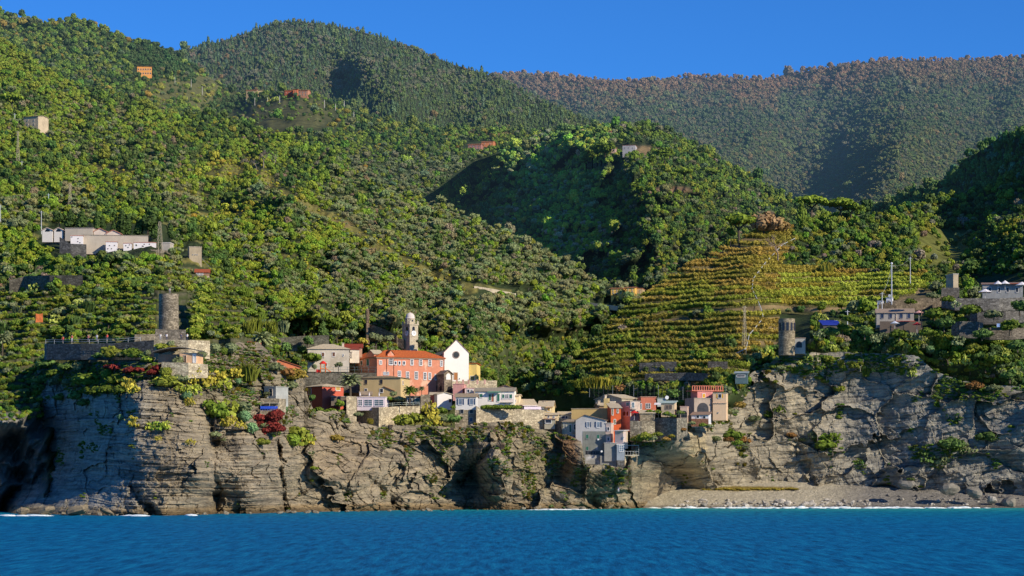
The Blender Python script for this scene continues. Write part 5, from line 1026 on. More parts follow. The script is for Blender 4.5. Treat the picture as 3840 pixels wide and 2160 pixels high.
H = House('scaffolded_facade', 'pale pink narrow house face between the grey and the orange houses', 'house', 'V1', 706, 778, 545, 805, Y=663, yaw=-14, depth=5, roof='flat', wall=peeled((.66, .5, .42), (.5, .42, .36), .5), rmat=P_((.7, .6, .5)), sink=2); H.balcony(712, 776, 655, 690, .8, (.6, .5, .45)); H.win('f', 740, 620, 24, 44); H.win('f', 740, 760, 22, 44)
H = House('big_ochre_house', 'big ochre house with blank shaded wall behind the grey gabled house', 'house', 'V1', 232, 738, 345, 540, Y=677, yaw=-9, depth=8, roof='flat', wall=P_((.64, .45, .18), .12), rmat=P_((.46, .38, .26)), sink=8)
H.win('r', 758, 430, 16, 50, 'shut', 'teal'); o = MB().box(9, 1.5, H.h, 10.4, 3.4, H.h+3.0).build('chimney', P_((.7, .52, .22)), H.roof); MB().box(10.6, 1.5, H.h, 12.2, 3.2, H.h+2.2).build('stair_head', P_((.75, .64, .45)), H.root)
H = House('orange_tower_house', 'bright red orange tower house at the centre of the lower village', 'house', 'V1', 776, 916, 332, 640, Y=666, yaw=4, depth=9, roof='shed', rise=70, wall=P_((.68, .13, .04), .15), rmat=SLATE(), sink=6); H.win('f', 800, 385, 16, 80, 'shut', 'olive'); H.win('f', 871, 372, 18, 48, 'shut', 'olive'); H.win('f', 830, 520, 22, 60, 'shut', 'olive')
H = House('slate_gable_house', 'grey house with broad slate roof and cream front behind the orange house', 'house', 'V1', 925, 1135, 200, 330, Y=690, yaw=34, depth=13, roof='gx', rise=62, wall=P_((.5, .44, .32)), rmat=SLATE()); H.chimney(880, 150, 135, .7, .5)
H = House('small_roof_house', 'little house with chimney left of the orange tower house roof', 'house', 'V1', 612, 772, 300, 345, Y=681, yaw=6, depth=8, roof='gx', rise=40, wall=P_((.3, .2, .12)), rmat=SLATE()); H.chimney(628, 235, 225, .6, .3)
H = House('pink_balcony_house', 'pinkish house with rounded bay and balcony right of the orange house', 'house', 'V1', 1042, 1180, 240, 510, Y=670, yaw=26, depth=8, roof='flat', wall=P_((.60, .47, .38)), rmat=P_((.4, .36, .3)), sink=3)
H.win('f', 1080, 290, 34, 70, 'plain', pane=glass((.14, .2, .24))); H.balcony(1048, 1120, 300, 345, .9); H.win('f', 1088, 405, 50, 56, 'cross', frame=P_((.5, .08, .05))); H.win('l', 965, 408, 36, 60, 'shut', 'brown'); H.win('l', 1008, 408, 30, 60, 'shut', 'brown'); H.win('l', 1010, 280, 40, 50, 'shut', 'teal')
t = empty('red_parasol', Vector(W(*px('V1', 1098, 500), 664))); tag(t, 'small red parasol on the terrace of the pinkish balcony house', 'parasol'); MB().tube((0, 0, 0), (0, 0, 2.6), .04).build('pole', FRAME_W(), t); MB().tube((0, 0, 2.0), (0, 0, 2.7), 1.4, .05, 8).build('canopy', paint((.65, .03, .02), .8), t)
H = House('red_back_house', 'low red house behind with a flat roof and white chimney', 'house', 'V1', 1190, 1400, 205, 350, Y=684, yaw=4, depth=8, roof='flat', wall=P_((.62, .2, .12)), rmat=P_((.5, .3, .22)), parapet=.5); H.win('f', 1290, 300, 60, 60, 'cross'); H.win('f', 1190, 310, 20, 70, 'shut', 'grey'); H.chimney(1385, 180, 175, 1.0, .3)
H = House('teal_roofed_house', 'peach house with flat teal roof and wide window', 'house', 'V1', 1470, 1652, 265, 380, Y=675, yaw=-10, depth=6, roof='shed', rise=34, wall=P_((.66, .52, .34)), rmat=P_((.42, .52, .46))); H.win('f', 1572, 318, 88, 46, 'cross', frame=P_((.4, .3, .2)))
a0, z0 = H.loc('f', 1380, 290); a1, z1 = H.loc('f', 1468, 262); MB().add([(a0,-1.6,z0),(a1,-1.6,z0),(a1,-.02,z1),(a0,-.02,z1),(a0,-1.6,z0+.08),(a1,-1.6,z0+.08),(a1,-.02,z1+.08),(a0,-.02,z1+.08)],[(3,2,1,0),(4,5,6,7),(0,1,5,4),(1,2,6,5),(2,3,7,6),(3,0,4,7)]).build('awning', paint((.82, .74, .7), .8), H.root)
H = House('roof_room', 'pale roof room with a white satellite dish above the teal roof', 'house', 'V1', 1418, 1535, 200, 240, Y=684, yaw=0, depth=4, roof='flat', wall=P_((.5, .56, .5)), rmat=P_((.4, .44, .4))); H.disc('f', 1548, 188, 26, 'satellite_dish', paint((.85, .85, .84)), off=.5)
H = House('stone_cottage', 'rubble stone cottage with slate roof right of the balcony house', 'house', 'V1', 1178, 1380, 405, 520, Y=666, yaw=0, depth=6, roof='shed', rise=46, wall=RUB(), rmat=SLATE())
wallrun('stone_wall', 'rough stone wall below the stone cottage and balcony house', 'V1', [(1040,508,640,664),(1200,512,640,663),(1384,510,650,663)], RUB(), thick=1.5, sink=3)
wallrun('square_bastion', 'square dark stone bastion with a sunlit right flank', 'V1', [(1384,468,730,666),(1686,468,720,660),(1832,468,650,669)], stone((.27, .245, .19)), thick=1.5, sink=1.2)
railing('garden railing on top of the square bastion', 'V1', [(1384,466,666),(1686,466,660.2),(1830,466,669)], 1.9, c=(.1, .11, .1), step=1.2)
H = House('peach_arbour', 'peach garden pavilion with an arched opening on the bastion', 'pavilion', 'V1', 1732, 1832, 315, 465, Y=674, yaw=-8, depth=5, roof='flat', wall=P_((.66, .46, .34)), rmat=P_((.7, .45, .35))); H.archway('f', 1785, 368, 80, 462)
H = House('brick_base_cottage', 'low white cottage on a brick base below the arched pink house', 'house', 'V1', 1888, 2125, 428, 520, Y=676, yaw=-12, depth=5, roof='shed', rise=40, wall=P_((.7, .68, .68)), rmat=tiles((.36, .24, .17))); H.win('f', 1975, 452, 34, 36); H.win('f', 2065, 460, 34, 32); a0, z0 = H.loc('f', 1888, 520); a1, z1 = H.loc('f', 2124, 478); MB().box(a0, -.2, -1.4, a1, -.003, z1).build('brick_base', stone((.36, .17, .1), 4, .3), H.root)
H = House('arched_pink_house', 'stacked pink and peach house with a big arch at the village right end', 'house', 'V1', 1925, 2168, 200, 425, Y=683, yaw=18, depth=7, roof='flat', wall=P_((.46, .36, .28)), rmat=P_((.5, .4, .3)), sink=3)
H.archway('f', 2045, 258, 158, 420, mat=glass((.07, .06, .055))); 
H = House('pink_upper_house', 'pink upper storey with railed roof terrace above the big arch', 'house', 'V1', 1970, 2182, 102, 200, Y=686, yaw=14, depth=6, roof='flat', wall=P_((.72, .28, .24)), rmat=P_((.7, .34, .26)), parapet=.2); H.win('f', 2058, 162, 36, 54, 'shut', 'yellow'); m = MB()
for q in np.linspace(-1.5, H.w+3, 14): m.box(q-.12, -.1, H.h+.3, q+.12, .1, H.h+1.5)
m.box(-1.6, -.12, H.h+1.5, H.w+3.1, .12, H.h+1.65); m.box(-1.7, -.2, H.h+.1, H.w+3.2, 5, H.h+.3); m.build('terrace_parapet', P_((.68, .22, .14)), H.root)
H = House('peach_tower_house', 'peach tower house with yellow shutters at the right end of the village', 'house', 'V1', 2182, 2366, 130, 405, Y=684, yaw=-10, depth=6, roof='flat', wall=P_((.80, .55, .34), .1), rmat=P_((.6, .5, .35)), sink=2); H.win('f', 2278, 166, 40, 52, 'open', 'yellow'); H.win('f', 2256, 394, 18, 8, fw=.03); MB().box(-.2, -.25, H.h*.5, H.w+.2, -.003, H.h*.53).build('string_course', P_((.7, .5, .35)), H.root)
# house on the cliff left with the red creeper
H = House('cliff_cottage', 'small grey cottage clinging to the cliff below the orange sheds', 'house', 'V4', 140, 290, 180, 322, Y=597, yaw=-32, depth=5, roof='flat', wall=P_((.42, .42, .38)), rmat=P_((.5, .48, .42)), sink=2); H.door('f', 225, 245, 36, 90, (.03, .05, .06)); H.win('f', 172, 285, 30, 50, 'plain', pane=glass((.08, .14, .4)))
wallrun('terrace_wall', 'stone terrace wall under the small cliff cottage', 'V4', [(92,322,480,594),(330,325,485,593),(420,330,470,597)], RUB(), thick=2, sink=1.2)
H = House('pergola', 'light pergola over the blue chairs on the cliff terrace', 'pergola', 'V4', 92, 325, 378, 380, Y=591.5, yaw=0, depth=2, roof='none', wall=paint((.5, .45, .35)), sink=.1)
for q in (0.1, H.w/2, H.w-.1): MB().tube((q, 0, -2.4), (q, 0, 0), .07, n=5).build('post', paint((.5, .45, .35)), H.root)
for i in range(7):
    u, v = px('V4', 105+i*32, 478); t = empty('blue_chair', Vector(W(u, v, 590.5))); tag(t, 'blue chair on the cliff terrace above the red creeper', 'chair', 'blue chairs on the cliff terrace'); mt = paint((.03, .10, .6), .6)
    MB().box(-.28, -.28, .42, .28, .28, .5).build('seat', mt, t); MB().box(-.28, .22, .5, .28, .3, 1.05).build('backrest', mt, t); MB().box(-.26, -.26, 0, -.2, -.2, .42).box(.2, -.26, 0, .26, -.2, .42).box(-.26, .2, 0, -.2, .26, .42).box(.2, .2, 0, .26, .26, .42).build('legs', mt, t)
wallrun('terrace_floor', 'narrow stone floor under the blue chairs', 'V4', [(85,478,505,589),(335,478,505,589)], RUB(), thick=4, sink=2, cat='terrace')
# ---- castle
root, R, h = roundtower('castle_tower', 'tall round stone castle tower on the left headland', 'CC', 1533, 1727, 832, 1178, 634, .97, stone((.33, .28, .2), 2.6, .5)); MB().box(-R*.62, -R*.86, h*.3, -R*.5, -R*.78, h*.36).build('slit_window', DARKM(), root)
wallrun('tower_plinth', 'square stone plinth under the round castle tower', 'CC', [(1500,1172,1285,630),(1500.5,1172,1285,628),(1795,1176,1285,628)], stone((.30, .26, .2)), thick=11)
wallrun('castle_rampart', 'long shaded stone rampart along the top of the headland', 'BL', [(330,95,180,612),(345,97,180,607),(600,97,180,601),(860,92,180,597),(1144,70,180,593)], stone((.115, .12, .115)), thick=3, sink=1.2)  # shade of the rampart painted in as very dark stone
wallrun('castle_terrace_wall', 'sunlit stone wall of the castle terrace below the tower', 'BL', [(1144,68,190,585),(1400,70,190,584),(1560,75,170,588)], RUBL(), thick=3, sink=1.2)  # lit stretch of castle wall, sunlight painted in as paler stone
wallrun('low_parapet', 'low stone parapet left of the castle tower plinth', 'CC', [(1300,1222,1290,622),(1500,1218,1290,622)], RUB(), thick=1)
railing('pale railing along the castle rampart edge', 'BL', [(340,97,605.6),(600,97,599.6),(860,92,595.6),(1045,78,593.2)], 1.0, c=(.6, .6, .58), step=2.5)
H = House('round_roof_hut', 'peach walled hut with a low curved roof under the castle wall', 'hut', 'BL', 1335, 1460, 165, 245, Y=576, yaw=-8, depth=6, roof='none', wall=P_((.78, .48, .27))); H.door('f', 1376, 210, 14, 50, (.1, .06, .04)); H.win('f', 1445, 205, 20, 60, 'plain', pane=P_((.8, .78, .72)))
m = MB(); pts = [(-6.5+ (H.w+8)*t, H.h+.1+1.7*math.sin(math.pi*(.12+.76*t))-.6) for t in np.linspace(0, 1, 12)]
m.v = [(a, y, z+dz) for dz in (0, .18) for y in (-1, 6) for a, z in pts]; n = 12
for i in range(n-1): m.f += [(i, i+1, n+i+1, n+i)[::-1], (2*n+i, 2*n+i+1, 3*n+i+1, 3*n+i), (i, i+1, 2*n+i+1, 2*n+i)]
m.build('curved_roof', paint((.16, .14, .12), .8), H.root); MB().box(-6, 2, -1.5, 0, 6, H.h-.2).build('shaded_wall', P_((.4, .26, .17)), H.root)  # shaded wall: peach plaster darkened to paint shade under the roof
wallrun('hut_terrace', 'rubble terrace wall below the curved roof hut', 'BL', [(1200,232,285,573),(1400,238,290,572),(1545,250,290,576)], RUBL(), thick=5)
# ---- cemetery
CW = P_((.78, .70, .62), .08); CG = P_((.50, .43, .34), .15); YM = 772
for i, (x0, x1) in enumerate(((408, 508), (522, 608))):
    H = House('mausoleum', ('white mausoleum with arched fanlight at the far left of the cemetery', 'second white mausoleum with arched fanlight, right of the leftmost one')[i], 'mausoleum', 'CC', x0, x1, 215, 285, Y=YM+4, yaw=-4, depth=5, roof='gf', rise=22, wall=CW, rmat=P_((.75, .55, .42))); H.archway('f', (x0+x1)/2, 203, 44, 228)
H = House('burial_block', 'long plain concrete burial block behind the left of the cemetery', 'building', 'CC', 628, 896, 196, 275, Y=YM+3, yaw=-3, depth=6, roof='flat', wall=CG, rmat=P_((.3, .26, .22)))
H = House('burial_block', 'longest concrete burial block across the middle of the cemetery', 'building', 'CC', 805, 1430, 262, 400, Y=YM-3, yaw=8, depth=5, roof='flat', wall=CG, rmat=P_((.32, .28, .22)))
for i, (x0, x1, ye) in enumerate(((905, 1030, 228), (1030, 1160, 245))):
    House('mausoleum', ('beige gabled mausoleum showing above the middle burial block', 'red edged gabled mausoleum right of the beige one')[i], 'mausoleum', 'CC', x0, x1, ye, 275, Y=YM+3, yaw=2, depth=5, roof='gf', rise=30, wall=P_((.7, .58, .48)), rmat=P_((.6, .25, .18)))
for i, (x0, x1, y0, y1) in enumerate(((682,800,268,352),(1022,1132,328,408),(1192,1272,342,402),(1292,1505,334,400))):
    H = House('niche_wall', ('white grave niche wall standing left of the longest block', 'white grave niche wall below the middle of the longest block', 'short white grave niche wall second from the right', 'widest white grave niche wall at the right of the cemetery')[i], 'wall', 'CC', x0, x1, y0, y1, Y=YM-6, yaw=6, depth=3, roof='flat', wall=P_((.82, .76, .74), .05), rmat=P_((.6, .3, .22)))
    rg = np.random.default_rng(i)
    for k in range(int((x1-x0)/26)):
        x = x0+8+rg.random()*(x1-x0-16); y = y0+10+rg.random()*(y1-y0-22); a, z = H.loc('f', x, y); m = MB().box(a-.16, -.14, z-.12, a+.16, -.003, z+.12); m.build('grave_flowers', paint((.14, .07, .07) if k % 2 else (.06, .08, .04)), H.root)
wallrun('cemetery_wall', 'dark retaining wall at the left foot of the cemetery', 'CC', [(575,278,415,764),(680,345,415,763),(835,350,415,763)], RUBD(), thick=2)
H = House('cemetery_lodge', 'white edged stone lodge at the right end of the cemetery', 'building', 'CC', 1562, 1640, 338, 415, Y=YM-8, yaw=-6, depth=5, roof='flat', wall=P_((.5, .44, .36)), rmat=CW)
wallrun('cemetery_buttress', 'stone retaining wall under the right end of the cemetery', 'CC', [(1350,398,470,766),(1445,400,600,757),(1640,412,600,757),(1660,560,600,757)], stone((.34, .29, .21)), thick=3)
H = House('square_stone_tower', 'plain beige square tower house right of the lattice pylon', 'tower', 'CC', 1828, 1948, 378, 560, Y=752, yaw=12, depth=6, roof='flat', wall=plaster((.46, .37, .25), .25), rmat=P_((.62, .5, .38)), sink=3)
for x in (1862, 1885, 1905): H.win('f', x, 450, 9, 7, fw=.03)
H = House('red_roofed_shed', 'wooden shed with red tiled roof on a stone base', 'shed', 'CC', 1888, 2020, 620, 655, Y=735, yaw=6, depth=6, roof='gx', rise=34, wall=paint((.34, .2, .13), .8), rmat=tiles((.48, .12, .05))); H.win('f', 1930, 635, 60, 18, 'cross')
b = MB().box(0, -.1, -4.2, H.w, 5, -.02); b.build('stone_base', RUBL(), H.root)
# white van
t = empty('van', Vector(W(*px('CC', 1790, 600), 748)), .35); tag(t, 'small white van parked beside the square tower house', 'van'); m = MB().add([(-1.7,-.8,.35),(1.9,-.8,.35),(1.9,.8,.35),(-1.7,.8,.35),(-1.7,-.8,2.1),(1.2,-.8,2.1),(1.2,.8,2.1),(-1.7,.8,2.1),(1.9,-.8,1.2),(1.9,.8,1.2)],[(3,2,1,0),(0,1,8,5,4),(1,2,9,8),(8,9,6,5),(2,3,7,6,9),(3,0,4,7),(4,5,6,7)]); m.build('body', paint((.8, .8, .8), .3), t)
for x in (-1.1, 1.2):
    for y in (-.82, .82): MB().tube((x, y-.1, .35), (x, y+.1, .35), .34, n=12).build('wheel', paint((.02, .02, .02)), t)
MB().box(.2, -.83, 1.25, 1.1, -.801, 1.9).build('side_window', DARKM(), t)
# ivy wall right of castle tower comes with the plants
# ---- ruin above the village
wallrun('ruined_tower', 'tall broken stub of a ruined tower among the olive trees', 'V3', [(706,60,470,724),(722,30,470,722),(762,28,480,722),(768,300,480,723)], stone((.34, .24, .15)), thick=2.5, cat='ruin')
wallrun('ruined_wall', 'broken garden wall stepping down from the ruined tower', 'V3', [(768,270,310,724),(900,310,342,722),(1000,350,380,720),(1190,440,465,716),(1210,490,520,716),(1300,500,560,715)], stone((.27, .22, .13)), thick=1.5, cat='ruin')
# ---- right: watch tower, farmhouse, restaurant
root, R, h = roundtower('watch_tower', 'round stone watch tower with square openings around its top', 'CD', 420, 563, 738, 1000, 716, 1.0, stone((.36, .30, .2), 2.8, .45))
for a in np.arange(0, 6.28, 6.2832/12):
    c, s_ = math.cos(a), math.sin(a); m = MB(); r1 = R+.04; w_ = .36
    m.add([(c*r1-s_*w_, s_*r1+c*w_, h-3.6), (c*r1+s_*w_, s_*r1-c*w_, h-3.6), (c*r1+s_*w_, s_*r1-c*w_, h-1.2), (c*r1-s_*w_, s_*r1+c*w_, h-1.2)]+[(c*(R-.4)-s_*w_, s_*(R-.4)+c*w_, h-3.6), (c*(R-.4)+s_*w_, s_*(R-.4)-c*w_, h-3.6), (c*(R-.4)+s_*w_, s_*(R-.4)-c*w_, h-1.2), (c*(R-.4)-s_*w_, s_*(R-.4)+c*w_, h-1.2)], [(0,1,2,3),(7,6,5,4),(0,4,5,1),(1,5,6,2),(2,6,7,3),(3,7,4,0)]); m.build('opening', DARKM(), root)  # dark boxes paint the shade inside the unglazed openings
House('tower_annex', 'low plastered annexe attached to the round watch tower', 'house', 'CD', 563, 655, 908, 1000, Y=717, yaw=-5, depth=6, roof='flat', wall=P_((.42, .4, .36)), rmat=P_((.36, .26, .2))).archway('f', 600, 935, 50, 990)
H = House('farmhouse', 'long grey farmhouse with slate roof and four blue windows', 'house', 'V5', 350, 915, 778, 905, Y=726, yaw=-7, depth=8, roof='gx', rise=68, wall=P_((.42, .38, .33)), rmat=tiles((.42, .32, .24)), sink=2)
for x in (435, 562, 722, 838): H.win('f', x, 822, 42, 68, 'plain', pane=glass((.035, .05, .11)), frame=P_((.3, .28, .26)))
MB().box(H.w*.5, -.5, -.3, H.w+.3, -.01, .05).build('porch_edge', paint((.45, .09, .06)), H.root); m = MB().tube((H.w*.52, -.12, 0), (H.w*.52, -.12, H.h), .08); m.build('drainpipe', paint((.6, .45, .3)), H.root); H.chimney(510, 720, 705, .7, .5)
wallrun('farm_terrace', 'shaded terrace wall with a dark porch below the farmhouse', 'V5', [(400,905,940,722),(1040,905,960,722)], P_((.13, .10, .08)), thick=3, sink=3)
for i, (x, y, c) in enumerate(((625,990,(.55, .6, .68)),(960,1010,(.55, .05, .05)),(990,830,(.65, .35, .3)))):
    t = empty('parasol', Vector(W(*px('V5', x, y+35), 719))); tag(t, ('pale blue parasol under the farmhouse windows', 'red parasol at the right of the farmhouse porch', 'pink parasol beside the farmhouse right end')[i], 'parasol'); MB().tube((0, 0, -1), (0, 0, 2.4), .05).build('pole', FRAME_W(), t); MB().tube((0, 0, 1.7), (0, 0, 2.5), 1.5, .05, 8).build('canopy', paint(c, .8), t)
H = House('pump_tower', 'small tall block house with a lit side above the farmhouse', 'tower', 'V5', 1508, 1585, 195, 400, Y=762, yaw=12, depth=6, roof='flat', wall=P_((.52, .42, .28)), rmat=P_((.7, .66, .58)))
wallrun('foundation_wall', 'dark stone base around the small block house', 'V5', [(1330,400,450,757),(1600,395,460,757)], RUBD(), thick=3)
for i, (x0, x1, y0, y1) in enumerate(((362, 448, 605, 645), (495, 578, 552, 645))): H = House('white_hut', ('lower white hut left of the tall pole', 'taller white hut beside the tall pole base')[i], 'hut', 'V5', x0, x1, y0, y1, Y=742, yaw=-18, depth=3, roof='flat', wall=P_((.74, .72, .72), .06), rmat=P_((.6, .58, .56))); H.win('f', (x0+x1)/2, (y0+y1)/2+4, 22, 20)
H.disc('f', 546, 518, 20, 'satellite_dish', paint((.72, .7, .72)), off=.3)
wallrun('slope_wall', 'wide brown retaining wall rising behind the farmhouse', 'V5', [(380,650,700,738),(640,590,680,738),(900,570,650,740),(1290,530,590,745),(1520,515,570,748)], stone((.2, .16, .11)), thick=2)
H = House('hillside_restaurant', 'long low restaurant with reddish roof edge at the right side', 'building', 'V5', 1950, 2560, 350, 520, Y=745, yaw=-10, depth=8, roof='shed', rise=50, wall=P_((.34, .34, .33)), rmat=tiles((.3, .2, .15))); 
for x in (1990, 2060, 2200, 2330, 2470): H.win('f', x, 430, 36, 66, 'plain')
a0, z0 = H.loc('f', 2110, 345); MB().box(a0, -1.5, z0-.1, H.w+1, -.01, z0+.12).build('roof_edge', paint((.4, .12, .07)), H.root)
for i, (x, y, r_, yy) in enumerate(((1990, 545, 1.9, 735), (2290, 420, 1.4, 738), (2185, 425, 1.3, 738), (2545, 440, 1.7, 738))):
    t = empty('parasol', Vector(W(*px('V5', x, y), yy))); tag(t, ('largest white parasol on the restaurant terrace', 'white parasol in the middle of the restaurant front', 'greyish white parasol left of the middle one', 'white parasol at the right frame edge')[i], 'parasol'); MB().tube((0, 0, -.5), (0, 0, 2.4), .05).build('pole', FRAME_W(), t); MB().tube((0, 0, 1.6), (0, 0, 2.7), r_*1.2, .05, 8).build('canopy', paint((.8, .76, .76), .8), t)
wallrun('restaurant_wall', 'grey stone wall carrying the restaurant terrace', 'V5', [(1330,545,600,736),(1530,555,640,731),(2200,560,650,731),(2620,540,640,735)], stone((.2, .19, .17)), thick=6)
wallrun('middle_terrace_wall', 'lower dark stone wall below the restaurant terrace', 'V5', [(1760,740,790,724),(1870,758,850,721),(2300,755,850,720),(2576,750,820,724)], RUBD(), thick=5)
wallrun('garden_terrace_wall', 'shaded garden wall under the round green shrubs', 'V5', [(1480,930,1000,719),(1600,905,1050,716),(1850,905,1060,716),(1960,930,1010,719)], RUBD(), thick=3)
wallrun('lowest_terrace_wall', 'lowest brown garden wall at the right side', 'V5', [(1960,1010,1060,717),(2060,1000,1080,714),(2400,1000,1080,714),(2620,1010,1060,716)], stone((.2, .17, .13)), thick=3)
t = empty('fabric_screen', Vector(W(*px('V5', 2165, 992), 713))); tag(t, 'pale blue fabric screen hung along the lower garden wall', 'screen'); m = MB()
for k in range(8): m.add([(k*.55, .06*(k % 2), 0), ((k+1)*.55, .06*((k+1) % 2), 0), ((k+1)*.55, .06*((k+1) % 2), 1.05), (k*.55, .06*(k % 2), 1.05)], [(0,1,2,3)])
m.build('cloth', paint((.25, .4, .75), .8), t); MB().tube((0, 0, -.2), (0, 0, 1.2), .04).tube((4.4, 0, -.2), (4.4, 0, 1.4), .04).build('post', paint((.4, .36, .3)), t)
H = House('teal_shed', 'small dark teal shed with slanting roof on the cliff edge', 'shed', 'CD', 40, 148, 1215, 1262, Y=706, yaw=-8, depth=4, roof='shed', rise=16, wall=P_((.10, .16, .17)), rmat=P_((.3, .36, .38))); H.win('f', 90, 1238, 70, 14)
H = House('blue_tent', 'shed under a dark blue tarpaulin left of the farmhouse', 'shed', 'CD', 812, 960, 790, 825, Y=722, yaw=8, depth=4, roof='shed', rise=40, wall=P_((.1, .09, .08)), rmat=paint((.02, .04, .3), .6))
# fence net behind the lower village
pts = [(480,60,120),(800,20,150),(1090,15,165),(1430,15,170),(1770,40,180),(1960,40,120),(2360,10,150)]; P0 = None; mp_, mn = [], MB(); prev = None
for x, y0, y1 in pts:
    u, vt = px('V1', x, y0); _, vb = px('V1', x, y1+60); a = Vector(W(u, vt, 704)); b = Vector(W(u, vb, 704)); P0 = P0 or a.copy(); mp_.append(MB().tube(b-P0, a-P0, .09, n=5))
    if prev:
        for k in range(9):
            t_ = k/8; mn.tube(prev[0].lerp(prev[1], t_)-P0, a.lerp(b, t_)-P0, .022, n=3, cap=False)
        nn = int((a-prev[0]).length/1.2)
        for k in range(1, nn): mn.tube(prev[0].lerp(a, k/nn)-P0, prev[1].lerp(b, k/nn)-P0, .022, n=3, cap=False)
    prev = (a, b)
t = empty('rockfall_net', P0); tag(t, 'tall rockfall net on posts behind the lower village houses', 'net'); [q_.build('post', paint((.16, .18, .19)), t) for q_ in mp_]; mn.build('net', paint((.09, .10, .11)), t)

CR['Q2'] = (1920, 750, 1.3417)
wallrun('terrace_wall', 'grey dry stone wall low in the vineyard, left of the path foot', 'Q2', [(640,820,856),(828,812,852)], stone((.24, .22, .18)), layer=vine, dy=-3, thick=1, sink=.5)
wallrun('terrace_wall', 'long dry stone wall at the foot of the vineyard above the netting', 'Q2', [(668,874,900),(880,868,900),(985,872,902)], stone((.22, .2, .16)), layer=vine, dy=-3, thick=1, sink=.5)
wallrun('terrace_wall', 'short dark stone wall at the right foot of the vineyard', 'Q2', [(985,812,850),(1085,812,852)], stone((.18, .16, .13)), layer=vine, dy=-3, thick=1, sink=.5)
wallrun('terrace_wall', 'shaded old stone wall on the left terraces below the cemetery', 'CC', [(90,700,800),(230,660,790),(480,650,770),(800,650,740)], stone((.17, .15, .11)), layer=slope, dy=-2, thick=1, sink=.5)
# ------------------------------------------------------------ single plants with a label of their own
LM = [('the castle tower',425,800),('the cemetery',290,600),('the square stone tower',488,640),('the castle rampart',240,880),('the curved roof hut',460,905),('the orange gabled shed',715,920),('the grey house',855,890),
 ('the convent',1000,920),('the bell tower',1037,850),('the white church',1140,900),('the ruined tower',920,800),('the red house',815,985),('the ochre house',955,965),('the bastion',960,1050),('the pale tower house',1165,1030),
 ('the long stone wall',1290,1050),('the grey gabled house',1490,1090),('the square bastion',1690,1070),('the arched pink house',1770,1010),('the watch tower',1978,840),('the farmhouse',2260,790),('the restaurant terrace',2500,740),
 ('the vineyard',1800,760),('the cliff cottage',685,990),('the teal shed',1862,945),('the beach',2000,1250),('the sea cave',2225,1235),('the fabric screen',2520,840),('the playground',815,925),('the small block house',2395,715)]
USED = {}
def where(u, v):
    b = min(LM, key=lambda l: (l[1]-u)**2+(l[2]-v)**2*1.6); dx, dy = u-b[1], v-b[2]; d = math.hypot(dx, dy)
    near = 'close to' if d < 25 else ''
    if near: r = 'right beside'
    elif abs(dx) > 1.6*abs(dy): r = ('right' if dx > 0 else 'left')+' of'
    elif abs(dy) > 1.6*abs(dx): r = 'below' if dy > 0 else 'above'
    else: r = ('below' if dy > 0 else 'above')+' and '+('right' if dx > 0 else 'left')+' of'
    if d > 110: r = 'well '+r
    return r+' '+b[0]
def cword(c):
    r, g, b = c
    if g > r*1.12: return 'dark green' if g < .12 else ('grey green' if b > g*.4 else ('bright green' if g > .24 else 'green'))
    if r > g*1.6: return 'red brown'
    return 'yellow green' if g > .2 else 'olive green'
KN = {'broad': ('leafy_tree', 'tree', 'leafy tree'), 'olive': ('olive_tree', 'tree', 'loose crowned olive tree'), 'shrub': ('shrub', 'shrub', 'spreading shrub'), 'conifer': ('conifer', 'tree', 'pointed conifer'), 'cypress': ('cypress', 'tree', 'slender cypress'),
 'umbrella': ('umbrella_pine', 'tree', 'flat topped umbrella pine'), 'pine': ('pine_tree', 'tree', 'bare trunked pine'), 'reed': ('reed_clump', 'reeds', 'clump of tall reeds'), 'bare': ('bare_tree', 'tree', 'leafless tree'),
 'cactus': ('prickly_pear', 'cactus', 'prickly pear'), 'agave': ('agave', 'plant', 'spiky agave'), 'palm': ('palm_tree', 'palm', 'palm tree'), 'round': ('cushion_shrub', 'shrub', 'domed shrub')}
KM = {}
def kind_mesh(kind, var):
    if (kind, var) not in KM:
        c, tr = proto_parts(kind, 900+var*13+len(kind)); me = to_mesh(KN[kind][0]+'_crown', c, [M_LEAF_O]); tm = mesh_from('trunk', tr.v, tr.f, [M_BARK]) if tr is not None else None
        KM[(kind, var)] = (me, tm)
    return KM[(kind, var)]
prng = np.random.default_rng(2024); NPL = [0]
def plant(kind, u, v, hpx, color, layer=None, Y=None, wid=1.0, label=None, group=None, dy=-.4):
    su, sv = u*K, v*K; L = layer or slope
    y = (Y if Y else float(L.Y(np.array([su]), np.array([sv]))[0]))+dy; h = hpx*K/FPX*y; P = W(su, sv, y)
    var = int(prng.integers(0, 3)); me, tm = kind_mesh(kind, var); nm, cat, kw = KN[kind]
    col = np.clip(np.array(color)*(.88+.24*prng.random()), 0, .9); rz = prng.random()*6.28; sc = (h*wid, h*wid, h)
    if tm is None:
        o = link(nm, me); o.location = P; o.scale = sc; o.rotation_euler = (0, 0, rz); o.color = (*col, 1); root = o
    else:
        root = empty(nm, P, rz); root.scale = sc; c = link('crown', me, root); c.color = (*col, 1)
        if hpx >= 9: link('trunk', tm, root)
    sz = 'small' if h < 1.9 else ('large' if h > 4.5 else 'mid-sized'); lb = label or '%s %s %s %s' % (sz, cword(col), kw, where(u, v)); tag(root, lb, cat, group); USED.setdefault(lb, []).append(root); NPL[0] += 1
    return root
def CAp(x, y): a, b = px('CA', x, y); return a/K, b/K
def CRp(cr, x, y): a, b = px(cr, x, y); return a/K, b/K
